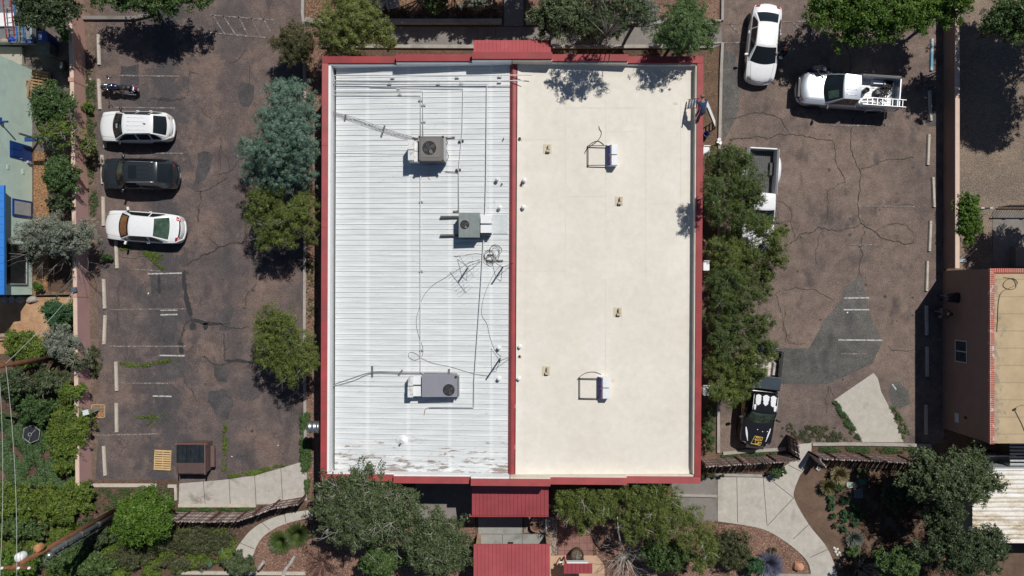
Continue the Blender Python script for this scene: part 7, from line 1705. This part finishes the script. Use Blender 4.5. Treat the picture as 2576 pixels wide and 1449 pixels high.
tree('juniper_tree', 'bright yellow-green juniper above the top left corner of the metal roof', 888, 62, 108, 70, 4.6, J, L_junb, 11, lobes=[(830,60,42,3.6,.8),(815,100,28,3.0,.5),(865,25,44,3.8,.8),(905,55,46,4.0,.9),(860,85,44,3.8,.8),(945,75,42,3.6,.8),(900,100,38,3.4,.6),(965,95,32,3.1,.6),(925,30,36,3.4,.7),(880,-5,44,3.4,.7),(982,110,18,2.9,.4),(845,115,24,2.8,.4)], group='shrubs around the office top left corner', dens=1.1)
tree('juniper_tree', 'rounded bright green juniper above the top right corner of the cream roof', 1716, 78, 86, 76, 5.6, 'fine', L_jung, 13,  lobes=[(1716,72,52,6.0,1.1),(1745,40,40,4.6,.8),(1690,100,38,5.2,.8),(1742,100,38,5.0,.8),(1775,75,34,4.3,.7),(1700,40,36,3.5,.7),(1665,95,30,3.2,.6),(1725,15,30,3.2,.6),(1710,128,24,3.0,.5),(1782,110,20,2.9,.4)], dens=1.6)
for i, (u, v, lob, lab) in enumerate(((1838,468,[(1800,400,30),(1830,395,34),(1870,410,34),(1800,440,40),(1850,450,44),(1890,470,36),(1810,490,40),(1860,510,44),(1905,505,24),(1810,535,38),(1860,555,36),(1895,560,34),(1930,560,22),(1792,470,27),(1790,503,24)], 'highest juniper beside the cream roof, over the white pickup bed'),
                              (1878,625,[(1840,600,34),(1920,585,34),(1950,610,32),(1965,580,18),(1890,640,34),(1940,640,32),(1835,640,36),(1800,620,26),(1870,675,34),(1915,680,30),(1960,660,18),(1810,665,26)], 'second juniper, spreading over the white pickup hood'),
                              (1840,735,[(1800,700,28),(1840,700,34),(1880,715,34),(1920,700,28),(1810,745,36),(1860,755,36),(1900,745,24),(1835,780,32),(1930,730,14)], 'third juniper in the row beside the cream roof'),
                              (1852,840,[(1800,800,32),(1845,810,38),(1890,810,34),(1925,810,22),(1810,850,38),(1860,860,40),(1905,850,32),(1935,870,20),(1815,895,34)], 'fourth juniper, level with the grey asphalt patch'),
                              (1845,945,[(1800,925,34),(1850,920,42),(1895,905,36),(1935,895,18),(1830,965,40),(1880,950,34),(1910,935,22),(1800,985,28),(1840,1000,26),(1865,990,20)], 'lowest juniper, over the black pickup bed'))):
    r_ = random.Random(i); tree('juniper_tree', lab, u, v, 80, 80, 4.4, J, (L_jund, L_jun, L_jund, L_jund, L_jun)[i], 20+i, lobes=[(a, b, c_*.97, 5.5 if a in (1792, 1790) else r_.uniform(2.6, 3.9), .55+.01*c_) for a, b, c_ in lob], group=g1, twigs=1, bark=M_barkg, dens=.9)
tree('juniper_shrub', 'low green shrub below the lowest juniper beside the kerb', 1786, 1095, 22, 60, 1.6, 'fine', L_vine, 31, zb=.2, nl=7, cat='shrub'); tree('juniper_shrub', 'weedy shrub between the lowest juniper and the green shrub', 1785, 1040, 18, 35, 1.0, 'silver', L_elm, 32, zb=.2, nl=5, cat='shrub')
# top row
tree('deciduous_tree', 'green tree at the top of the left parking lot', 378, -14, 158, 68, 3.9, 'leafy', L_mid, 33, zb=1.6, nl=20, lobe_r=.50, dens=.72)
tree('deciduous_tree', 'dark tree over the blue bin in the top left corner', 108, 15, 88, 78, 5.0, 'leafy', L_drk, 34, zb=2.2, nl=14, lobe_r=.42)
tree('shrub', 'yellow-green shoot hanging beside the pink wall near the blue bin', 160, 78, 16, 26, 2.0, 'leafy', L_brt, 35, zb=1.2, nl=4, cat='shrub')
tree('olive_tree', 'tall silvery tree casting its shadow on the cream roof', 1556, 10, 96, 60, 9.3, 'silver', L_elm, 36, zb=7.0, nl=13, bark=M_barkg, twigs=1, dens=.55, lobe_r=.42)
tree('olive_tree', 'grey-green tree under the tall silvery tree beside the sidewalk', 1530, 62, 66, 44, 4.2, 'silver', L_elm, 363, zb=1.6, nl=9, bark=M_barkg, dens=.9)
tree('olive_tree', 'grey-green tree right of the concrete path at the top edge', 1410, 36, 92, 66, 4.6, 'leafy', L_elm, 361, zb=1.6, nl=12, bark=M_barkg, dens=.9)
tree('olive_tree', 'silver-leaved tree between the tall silvery tree and the round juniper', 1612, 34, 62, 54, 4.6, 'silver', L_sil, 37, zb=1.6, nl=10, bark=M_barkg, dens=.9); tree('shrub', 'low dark shrub under the tall silvery tree', 1500, 70, 70, 34, 2.0, 'fine', L_elm, 362, zb=.3, nl=9, cat='shrub')
tree('olive_tree', 'silvery shrub left of the concrete path at the top edge', 1200, 6, 52, 22, 3.0, 'silver', L_sil, 38, zb=1.0, nl=6, dens=.8, cat='shrub'); tree('shrub', 'dark green spiky shrub right of the garden chairs', 1092, 12, 40, 28, 2.6, 'fine', L_mid, 39, zb=.5, nl=6, cat='shrub')
tree('deciduous_tree', 'leafy tree beyond the top edge shading the garden chairs', 985, -190, 120, 66, 6.4, 'leafy', L_drk, 40, zb=4, nl=12); tree('deciduous_tree', 'leafy tree beyond the top edge shading the sidewalk left of the canopy', 1160, -196, 130, 66, 6.6, 'leafy', L_drk, 401, zb=4.2, nl=12); tree('deciduous_tree', 'leafy tree beyond the top edge shading the path', 1370, -180, 120, 70, 6.4, 'leafy', L_drk, 402, zb=4.2, nl=12)
tree('deciduous_tree', 'leafy tree beyond the top edge shading the wall left of the path', 1075, -160, 120, 60, 6.0, 'leafy', L_drk, 404, zb=4, nl=12); tree('deciduous_tree', 'leafy tree beyond the top edge straight above the canopy', 1275, -172, 110, 60, 6.2, 'leafy', L_drk, 405, zb=4, nl=11)
tree('deciduous_tree', 'leafy tree beyond the top edge shading the right half of the sidewalk', 1600, -185, 130, 66, 6.4, 'leafy', L_drk, 403, zb=4.2, nl=12)
tree('deciduous_tree', 'large bright green tree over the right parking lot', 2215, 20, 212, 94, 4.9, 'leafy', L_brt, 41, zb=1.4, nl=26, lobe_r=.50, dens=.72, trunk_r=.2)
tree('deciduous_tree', 'bright green crown beside the large tree, over the brown wall top', 2395, 0, 66, 50, 5.0, 'leafy', L_brt, 42, zb=2.0, nl=8)
tree('deciduous_tree', 'dark tree in the top right corner', 2545, 50, 80, 70, 6.5, 'leafy', L_mid, 43, zb=3.0, nl=10, dens=.9); tree('deciduous_tree', 'tall tree beyond the top right corner shading the gravel yard', 2810, -150, 150, 130, 8.6, 'leafy', L_drk, 44, zb=5, nl=16); tree('deciduous_tree', 'tall tree beyond the right edge shading the upper gravel yard', 2790, 40, 120, 130, 8.0, 'leafy', L_drk, 441, zb=4.5, nl=14)
tree('deciduous_tree', 'tree beyond the right edge shading the yard slab', 2800, 500, 130, 100, 7.0, 'leafy', L_mid, 45, zb=4.0, nl=13)
tree('climbing_shrub', 'bright green shrub growing over the brown wall beside the yard gate', 2437, 548, 34, 74, 1.9, 'leafy', L_brt, 46, zb=.4, nl=11, cat='shrub', lobe_r=.7)
# left strip
tree('sumac_shrub', 'dark green shrub with grey twigs beside the old pallets', 125, 262, 56, 62, 3.2, 'leafy', L_vine, 50, zb=.8, nl=10, twigs=1, bark=M_barkg, cat='shrub'); 
tree('shrub', 'mixed shrub with many grey twigs below the pallets', 148, 330, 74, 48, 3.0, 'sparse', L_hedge, 51, zb=.8, nl=10, twigs=3, bark=M_barkg, cat='shrub'); tree('shrub', 'small yellow-green shrub leaning over the pink wall level with the white SUV', 222, 368, 28, 28, 1.9, 'sparse', L_hedge, 52, zb=.6, nl=6, twigs=1, bark=M_barkg, cat='shrub')
tree('shrub', 'little bright weed at the foot of the pink wall by the motorcycle', 222, 268, 20, 16, .6, 'leafy', L_brt, 53, zb=.1, nl=4, cat='shrub')
tree('sumac_shrub', 'dark green shrub level with the dark SUV behind the pink wall', 152, 440, 48, 58, 3.0, 'leafy', L_vine, 54, zb=.6, nl=10, cat='shrub'); tree('shrub', 'dark shrub just above the silver shrub behind the pink wall', 150, 512, 34, 36, 2.4, 'leafy', L_drk, 55, zb=.5, nl=7, cat='shrub')
tree('olive_tree', 'large silver-grey shrubby tree over the pink wall by the left white sedan', 132, 592, 122, 58, 3.8, 'silver', L_sil, 56, zb=1.0, nl=17, twigs=1, bark=M_barkg, lobe_r=.6, dens=.9)
bt = thing('bare_branches', 'bare grey branches hanging over the pink wall below the silver tree', 'branches', (*P2(180,640), 0)); mb = MB(); r_ = random.Random(77)
for k in range(15): branch(mb, P(150+r_.uniform(-25,30), 635+r_.uniform(-15,12), 1.7+r_.uniform(-.3,.5)), (math.cos(k*.45-2.6), math.sin(k*.45-2.9)*.8, .15), r_.uniform(1.0,1.9), .028, 2, r_, 4, .5, .35, .55, 3)
mb.tube([(*P2(150,640), 0), P(150,637,1.0), P(150,632,1.9)], .13, 7, .06); obj('branches', mb, M_barkg, bt, True)
tree('shrub', 'small green shrub at the corner of the mint house', 94, 722, 18, 14, .9, 'leafy', L_brt, 58, zb=.2, nl=4, cat='shrub'); tree('shrub', 'green shrub in front of the dark window of the mint house', 84, 640, 16, 34, 1.6, 'leafy', L_mid, 581, zb=.3, nl=5, cat='shrub')
tree('shrub', 'dense dark green shrub on the sandy terrace', 146, 785, 44, 38, 1.6, 'hedge', L_pom, 59, zb=.2, nl=9, cat='shrub'); tree('shrub', 'smaller dark shrub below the one on the sandy terrace', 165, 825, 22, 18, 1.2, 'hedge', L_mid, 591, zb=.2, nl=5, cat='shrub'); 
tree('shrub', 'weed beside the wheel stop under the bare branches', 268, 648, 18, 12, .5, 'leafy', L_vine, 592, zb=.1, nl=4, cat='shrub')
tree('shrub', 'bright yellow-green shrub at the left edge below the terrace', 62, 872, 72, 50, 1.9, 'hedge', L_hedge, 60, zb=.2, nl=12, cat='shrub'); tree('olive_tree', 'silver shrub beside the pink wall above the rusty pole', 152, 862, 52, 48, 2.4, 'silver', L_sil, 61, zb=.6, nl=9, cat='shrub', twigs=1, bark=M_barkg)
tree('shrub', 'grey twiggy shrub leaning over the pink wall below the silver shrub', 196, 905, 40, 34, 2.2, 'sparse', L_elm, 62, zb=.6, nl=7, twigs=4, bark=M_barkg, cat='shrub'); tree('shrub', 'olive-green shrub with silver tips below the rusty pole', 118, 962, 66, 44, 2.3, 'silver', L_elm, 63, zb=.4, nl=10, twigs=1, bark=M_barkg, cat='shrub')
tree('shrub', 'yellow-green shrub against the pink wall right of the ivy', 182, 985, 42, 34, 2.0, 'hedge', L_hedge, 64, zb=.4, nl=7, cat='shrub'); tree('shrub', 'dark green mounded shrub above the black disc', 84, 1025, 72, 46, 1.8, 'hedge', L_vine, 65, zb=.3, nl=10, cat='shrub'); tree('shrub', 'dark shrub at the left edge under the power lines', 25, 965, 50, 44, 1.9, 'leafy', L_drk, 651, zb=.3, nl=8, cat='shrub')
tree('shrub', 'flowering yellow-green hedge growing over the lower pink wall', 170, 1085, 58, 80, 1.9, 'hedge', L_hedge, 66, zb=.3, nl=14, cat='hedge', lobe_r=.6); tree('shrub', 'lower part of the flowering hedge beside the end of the pink wall', 160, 1165, 36, 40, 1.6, 'hedge', L_hedge, 67, zb=.3, nl=8, cat='hedge')
for i, (u, v, a, b, m_, lab) in enumerate(((45,1265,75,55,L_hedge,'broad olive hedge at the left edge below the ivy'),(150,1270,80,55,L_hedge,'broad olive hedge between the left edge and the bare soil'),(195,1235,42,36,L_hedge,'rounded end of the hedge beside the white kerb'),(60,1330,70,34,L_mid,'shrub under the utility pole top, upper'),
      (150,1400,80,50,L_mid,'dark shrub below the utility pole, middle'),(45,1420,60,36,L_brt,'bright shrub in the bottom left corner'),(235,1345,55,42,L_drk,'dark shrub beside the utility pole conduit'),(230,1425,60,34,L_mid,'shrub at the bottom edge left of the kerb'))):
    tree('shrub', lab, u, v, a*1.08, b*1.08, 1.6, 'hedge' if i < 3 else 'leafy', m_, 70+i, zb=.15, nl=12, cat='hedge' if i < 3 else 'shrub', dens=.9)
tree('deciduous_tree', 'round bright green tree at the lower left by the white kerb', 360, 1300, 86, 78, 4.0, 'leafy', L_brt, 80, zb=.8, nl=19, lobe_r=.42, dens=.9)
tree('shrub', 'low olive shrub mass below the curved pole fence', 480, 1362, 130, 42, 1.0, 'fine', L_ground, 81, zb=.1, nl=16, cat='shrub', lobe_r=.8, dens=.8); tree('shrub', 'olive shrub below the bright round tree', 330, 1405, 70, 40, 1.2, 'fine', L_ground, 82, zb=.1, nl=10, cat='shrub'); tree('shrub', 'olive shrub along the bottom edge above the kerb', 450, 1418, 80, 26, .9, 'fine', L_ground, 821, zb=.1, nl=9, cat='shrub')
tree('shrub', 'small dark green tree at the bottom by the curved path', 600, 1420, 54, 34, 2.2, 'leafy', L_elm, 83, zb=.6, nl=9, cat='shrub')
tree('deciduous_tree', 'big grey-green tree with dead twigs at the lower left corner of the office', 912, 1282, 148, 112, 5.4, 'leafy', L_elm, 84, zb=2.4, nl=22, twigs=2, bark=M_barkw, lobe_r=.42, dens=.85, trunk_r=.2); tree('deciduous_tree', 'grey-green tree between the big tree and the entry canopy', 1095, 1370, 102, 92, 4.8, 'leafy', L_elm, 85, zb=2.0, nl=16, twigs=1, bark=M_barkw, lobe_r=.42, dens=.9, trunk_r=.18)
tree('deciduous_tree', 'yellowish green lower crown at the bottom edge beside the bare red shrub', 960, 1405, 70, 52, 3.6, 'leafy', L_mid, 86, zb=1.6, nl=9, twigs=1, bark=M_barkw)
tree('juniper_tree', 'yellow-green juniper right of the entry canopy, left one', 1470, 1268, 82, 56, 4.0, J, L_jun, 87, lobes=[(1425,1250,34,3.2,.6),(1410,1280,22,3.0,.5),(1465,1245,34,3.3,.6),(1510,1250,34,3.3,.6),(1450,1285,34,3.1,.6),(1495,1290,34,3.2,.6),(1535,1275,28,3.0,.5),(1480,1315,24,2.8,.4),(1465,1330,16,2.7,.35),(1540,1240,22,3.0,.5)], twigs=1, bark=M_barkw, group='junipers below the cream roof')
tree('juniper_tree', 'yellow-green juniper below the cream roof, spreading to the right', 1650, 1290, 130, 80, 4.2, J, L_jun, 88, lobes=[(1590,1240,36,3.3,.6),(1640,1235,36,3.4,.6),(1680,1255,36,3.3,.6),(1600,1280,34,3.2,.6),(1650,1285,38,3.4,.7),(1700,1290,38,3.3,.7),(1620,1320,34,3.1,.6),(1670,1330,36,3.2,.6),(1740,1310,36,3.2,.6),(1770,1345,34,3.1,.6),(1785,1385,30,3.0,.5),(1730,1360,34,3.1,.6),(1570,1310,24,2.9,.5),(1765,1415,28,2.9,.5),(1590,1350,22,2.8,.4)], twigs=1, bark=M_barkw, group='junipers below the cream roof')
tree('shrub', 'dark green leafy bush under the spreading juniper', 1680, 1400, 80, 50, 2.6, 'leafy', L_mid, 89, zb=.5, nl=12, cat='shrub'); tree('shrub', 'muted green bush left of the lavender', 1850, 1388, 56, 62, 1.8, 'fine', L_ground, 90, zb=.2, nl=12, cat='shrub'); tree('shrub', 'green bush hugging the lavender', 1898, 1425, 30, 28, 1.2, 'leafy', L_pom, 91, zb=.2, nl=6, cat='shrub')
tree('deciduous_tree', 'large dark grey-green tree over the white shed, upper', 2400, 1205, 128, 92, 5.6, 'leafy', L_elm, 92, zb=2.4, nl=20, bark=M_barkg, lobe_r=.40, dens=.9, trunk_r=.2); tree('deciduous_tree', 'dark green tree below the white shed, lower right', 2430, 1385, 130, 72, 5.2, 'leafy', L_drk, 93, zb=2.2, nl=16, bark=M_barkg, dens=.9); tree('deciduous_tree', 'green tree at the bottom edge right of the curved path', 2265, 1420, 70, 48, 4.2, 'leafy', L_mid, 94, zb=1.6, nl=10, bark=M_barkg)
tree('deciduous_tree', 'dark crown joining the two trees beside the white shed', 2370, 1300, 66, 50, 4.2, 'leafy', L_drk, 941, zb=1.8, nl=9, bark=M_barkg, dens=.8); tree('shrub', 'dark understorey shrub in the shade of the large tree', 2265, 1250, 60, 44, 1.6, 'leafy', L_drk, 942, zb=.3, nl=8, cat='shrub', dens=.6)
# bare shrubs
def bare(u, v, rad, h, label, seed, mat, n=16, z0=0, r0=.03):
    x, y, _ = P(u, v, 0); t = thing('bare_shrub', label, 'shrub', (x, y, z0)); mb = MB(); r_ = random.Random(seed)
    for k in range(n): a = k*2.4; branch(mb, (x+.1*math.cos(a), y+.1*math.sin(a), z0), (math.cos(a)*rad/h*r_.uniform(.4,1.3), math.sin(a)*rad/h*r_.uniform(.4,1.3), 1), h*r_.uniform(.6,.95), r0, 2, r_, 4, .55, .3, .55, 3)
    obj('branches', mb, mat, t, True)
bare(1570, 1395, 1.4, 1.7, 'leafless grey shrub beside the notice board', 5, M_barkw, 20); bare(812, 1415, 1.0, 1.0, 'reddish leafless shrub at the bottom left garden', 6, simple('red_twigs', (.14,.075,.065), .9, 0, .3, 6), 22); bare(2165, 1430, 1.3, 1.3, 'grey leafless shrub at the bottom edge by the curved path', 7, M_barkg, 18)
mb = MB().tube(smooth_pts([P(1553,1300,3.2), P(1555,1330,3.0), P(1560,1360,2.4), P(1570,1385,1.2)], 4), .03, 6, .05); tag(obj('dead_limb', mb, M_barkw, None, True), 'white dead limb rising from the leafless grey shrub', 'branch')
# pom-pom shrubs, grasses, cushions
gp = 'round clipped shrubs in the brown bed'
pm = [(2089,1254,10,'first on the left column'),(2124,1260,12,'large one at the top of the middle column'),(2151,1278,12,'upper one on the right'),(2093,1276,10,'second on the left column'),(2096,1297,9,'third on the left column'),(2121,1292,10,'middle one, above its twin'),
      (2141,1294,11,'middle right one'),(2122,1307,10,'middle one, below its twin'),(2150,1314,12,'lower one on the right'),(2167,1295,12,'shaded one farthest right'),(2121,1328,11,'lowest of the middle column'),(2102,1321,6,'tiny brownish one')]
for i, (u, v, r, lab) in enumerate(pm): tree('round_shrub', 'small round clipped dark green shrub, '+lab, u, v, r*.80, r*.80, .36, 'fine', L_pom if i < 11 else L_ground, 100+i, zb=.05, cat='shrub', group=gp, trunk_r=.02, dens=2.2, zm=.2, lobes=[(u, v, r*1.0, .16, .24)])
def grass(u, v, rad, h, mat, label, seed, n=420, nm='ornamental_grass', w=.012, cat='grass', grp=None):
    rs = np.random.RandomState(seed); x, y, _ = P(u, v, .1); t = thing(nm, label, cat, (x, y, 0), grp); Q = []
    for i in range(n):
        a = rs.uniform(0, 6.283); q = rs.uniform(.15, 1)**.7; L = h*rs.uniform(.7, 1.1); ca, sa = math.cos(a), math.sin(a); pr = None
        for k in range(4):
            s = k/3; p = np.array([x+ca*rad*q*(.12+s*.88), y+sa*rad*q*(.12+s*.88), L*(s*1.25-.55*s*s*q)])
            if pr is not None: b = np.array([-sa, ca, .2])*w*(1.1-s*.6); Q.append([pr-b, pr+b, p+b, p-b])
            pr = p
    quads_obj('blades', np.array(Q), mat, t); return t
grass(2106, 1191, .62, .75, L_grassy, 'larger straw-yellow ornamental grass below the right fence', 1, 700, w=.016); grass(2078, 1221, .55, .7, leafmat('straw_green', [(.10,.10,.04),(.22,.20,.09),(.36,.33,.18)]), 'smaller straw-green ornamental grass beside the yellow one', 2, 600, w=.016)
grass(2146, 1352, .62, .6, leafmat('blue_grass', [(.12,.14,.12),(.22,.25,.21),(.36,.39,.34)]), 'pale blue-green grass clump below the round shrubs', 3, 500); grass(1932, 1417, .95, .6, L_blue, 'blue-violet lavender mound at the bottom beside the muted bush', 4, 1100, 'lavender', cat='flower bush')
grass(1943, 1382, .30, .5, L_grassy, 'small straw-yellow grass tuft above the lavender', 5, 300); grass(708, 1360, .80, .6, leafmat('pine_green', [(.04,.06,.02),(.08,.12,.03),(.13,.19,.06)]), 'feathery green grass clump inside the curved path, left', 6, 900, 'feathery_grass'); grass(752, 1340, .85, .7, MATS['pine_green'], 'feathery green grass clump inside the curved path, right', 7, 900, 'feathery_grass')
tree('shrub', 'green low bush between the two straw grasses', 2110, 1228, 18, 16, .6, 'fine', L_mid, 120, zb=.1, nl=5, cat='shrub'); tree('shrub', 'upright green shrub above the teal tray', 2168, 1190, 18, 22, .9, 'fine', L_ground, 121, zb=.1, nl=6, cat='shrub'); tree('shrub', 'green spiky plants beside the white stones', 2148, 1388, 22, 20, .6, 'leafy', L_mid, 122, zb=.1, nl=5, cat='shrub')
for i, (u, v, a, b, lab) in enumerate(((553,1352,16,10,'upper blue-green cushion plant near the curved path'),(560,1386,20,11,'middle blue-green cushion plant near the curved path'),(528,1417,12,9,'lowest blue-green cushion plant near the bottom kerb'))): tree('cushion_plant', lab, u, v, a, b, .35, 'fine', L_spruce, 130+i, zb=.05, nl=4, cat='plant', group='blue-green cushion plants', zm=.15, trunk_r=.02)
tree('shrub', 'trailing green plant over the pavement below the pole fence', 1958, 1190, 30, 18, .8, 'fine', L_vine, 140, zb=.1, nl=6, cat='shrub'); tree('shrub', 'climbing weeds at the office end of the pole fence', 1790, 1195, 34, 14, .6, 'fine', L_ground, 141, zb=.05, nl=6, cat='shrub', dens=.6)
# ---- uncountable ground cover
def cover(nm, label, poly, kind, mat, n, seed, h=.3, cat='ground cover', jit=0):
    rs = np.random.RandomState(seed); pp = np.array([P2(*p) for p in poly]); lo, hi = pp.min(0), pp.max(0); pts = []
    tm, per, sp, sz, el, up, ok = KIND[kind]
    if kind == 'weed': n = int(n*1.9)
    while len(pts) < n:
        c = rs.uniform(lo, hi); ins = False; j = len(pp)-1
        for i in range(len(pp)):
            if (pp[i][1] > c[1]) != (pp[j][1] > c[1]) and c[0] < (pp[j][0]-pp[i][0])*(c[1]-pp[i][1])/(pp[j][1]-pp[i][1])+pp[i][0]: ins = not ins
            j = i
        lum = math.sin(c[0]*3.3+seed)*math.sin(c[1]*2.7+seed*.7)+.6*math.sin(c[0]*5.1)*math.sin(c[1]*4.7)
        if ins and (lum+.9*math.sin(c[0]*9.1+c[1]*3)*math.sin(c[1]*10.3-c[0]*2)*(kind == 'weed') > -.35+jit*rs.uniform(-.6, 1)): pts.append((c[0], c[1], max(.03, h*(.55+.35*lum)*rs.uniform(.6, 1.1))))
    c = np.array(pts); Q = leaf_arrays(rs, c, np.tile([0, 0, 1.0], (len(c), 1)), per, sp*.9, sz*.85, el, up, ok); Q[:, :, 2] = np.maximum(Q[:, :, 2], .015); NL[0] += len(Q)
    o = quads_obj(nm, Q, mat); tag(o, label, cat); o['kind'] = 'stuff'; return o
cover('ivy', 'dark green ivy covering the bank at the left edge', [(0,1040),(120,1060),(190,1200),(170,1225),(0,1215)], 'hedge', leafmat('ivy_leaf', [(.030,.065,.022),(.070,.125,.045),(.12,.19,.075)]), 2300, 1, .35); cover('undergrowth', 'mixed low green undergrowth in the bottom left corner', [(0,1300),(270,1320),(440,1330),(600,1330),(590,1400),(430,1440),(0,1449)], 'hedge', L_hedge, 5200, 2, .5)
cover('weeds', 'low weeds in the earth strip below the white kerb', [(235,1228),(440,1230),(440,1275),(300,1285),(240,1280)], 'weed', L_vine, 260, 3, .12, 'weeds', .6); cover('leaf_litter', 'brown leaf litter and low plants under the large right tree', [(2180,1180),(2440,1170),(2460,1449),(2110,1449),(2160,1330)], 'hedge', leafmat('litter_leaf', [(.05,.03,.02),(.12,.07,.045),(.20,.12,.075)]), 1500, 4, .12, 'leaf litter', .8)
cover('weeds', 'strip of vines along the kerb by the ventilator drum', [(760,1040),(778,1040),(782,1180),(775,1240),(760,1160)], 'hedge', L_vine, 420, 5, .25, 'weeds'); cover('grass_strip', 'grass growing along the lower edge of the left parking lot', [(575,1194),(640,1183),(712,1166),(716,1172),(645,1192),(578,1202)], 'weed', L_hedge, 190, 6, .12, 'grass', .9)
cover('grass_strip', 'grass line growing out of the asphalt beside the dumpster', [(563,1065),(571,1065),(573,1120),(569,1185),(560,1185)], 'weed', L_hedge, 70, 7, .09, 'grass', .9); cover('grass_strip', 'weeds along the crack below the left white sedan', [(292,615),(330,618),(375,632),(430,645),(432,650),(390,655),(415,675),(410,680),(375,650),(340,630),(295,628)], 'weed', L_hedge, 120, 8, .08, 'grass', .8)
cover('grass_strip', 'thin weeds crossing the lower bays of the left lot', [(300,910),(360,915),(430,902),(450,898),(450,906),(400,915),(360,926),(300,920)], 'weed', L_hedge, 75, 9, .08, 'grass', .9); cover('weeds', 'weed tufts in the lowest bays of the left lot', [(336,1045),(358,1048),(380,1040),(418,1042),(400,1060),(378,1080),(370,1070),(385,1050),(340,1052)], 'weed', L_hedge, 36, 10, .07, 'weeds', .9)
cover('weeds', 'weeds along the left edge of the concrete apron', [(2095,1010),(2102,1008),(2130,1045),(2155,1085),(2165,1108),(2145,1105),(2120,1060)], 'weed', L_vine, 190, 11, .13, 'weeds', .9); cover('weeds', 'weeds at the bottom of the right lot beside the gateway', [(2020,1070),(2095,1072),(2150,1112),(2030,1113),(2005,1100)], 'weed', L_ground, 230, 12, .10, 'weeds', .7); cover('weeds', 'weeds between the kerb and the right pole fence', [(2050,1124),(2300,1126),(2330,1140),(2060,1136)], 'weed', L_vine, 380, 13, .14, 'weeds', .6)
cover('weeds', 'weeds at the foot of the left pink wall', [(216,180),(240,190),(244,300),(236,440),(250,520),(230,560),(222,430)], 'weed', L_vine, 210, 14, .14, 'weeds', .6); cover('weeds', 'dry weeds along the lower half of the pink wall', [(228,860),(250,880),(262,910),(240,960),(232,960)], 'weed', L_ground, 170, 15, .16, 'weeds', .6); cover('weeds', 'green edging below the concrete slab', [(445,1274),(640,1274),(640,1283),(445,1284)], 'weed', L_vine, 240, 16, .16, 'weeds', .8)
cover('weeds', 'scattered weeds in the soil right of the long kerb', [(772,620),(800,620),(800,860),(772,860)], 'weed', L_vine, 60, 17, .10, 'weeds', .8); cover('weeds', 'weeds between the black pickup and the pole fence', [(1815,1143),(1960,1136),(1960,1142),(1815,1150)], 'weed', L_vine, 160, 18, .10, 'weeds', .6); cover('weeds', 'olive weeds under the silver pole at the edge of the asphalt near the gateway', [(1955,1085),(1990,1060),(2010,1110),(1990,1125)], 'weed', L_ground, 60, 19, .08, 'weeds', .6)
cover('weeds', 'weeds right of the concrete apron', [(2235,1020),(2250,1020),(2290,1090),(2280,1112),(2268,1105)], 'weed', L_vine, 60, 20, .12, 'weeds', .9); cover('leaf_litter', 'dry leaves on the ground around the garden chairs', [(940,20),(1250,15),(1255,45),(940,45)], 'hedge', MATS['litter_leaf'], 160, 21, .06, 'leaf litter', .9)
print('LEAVES', NL[0])
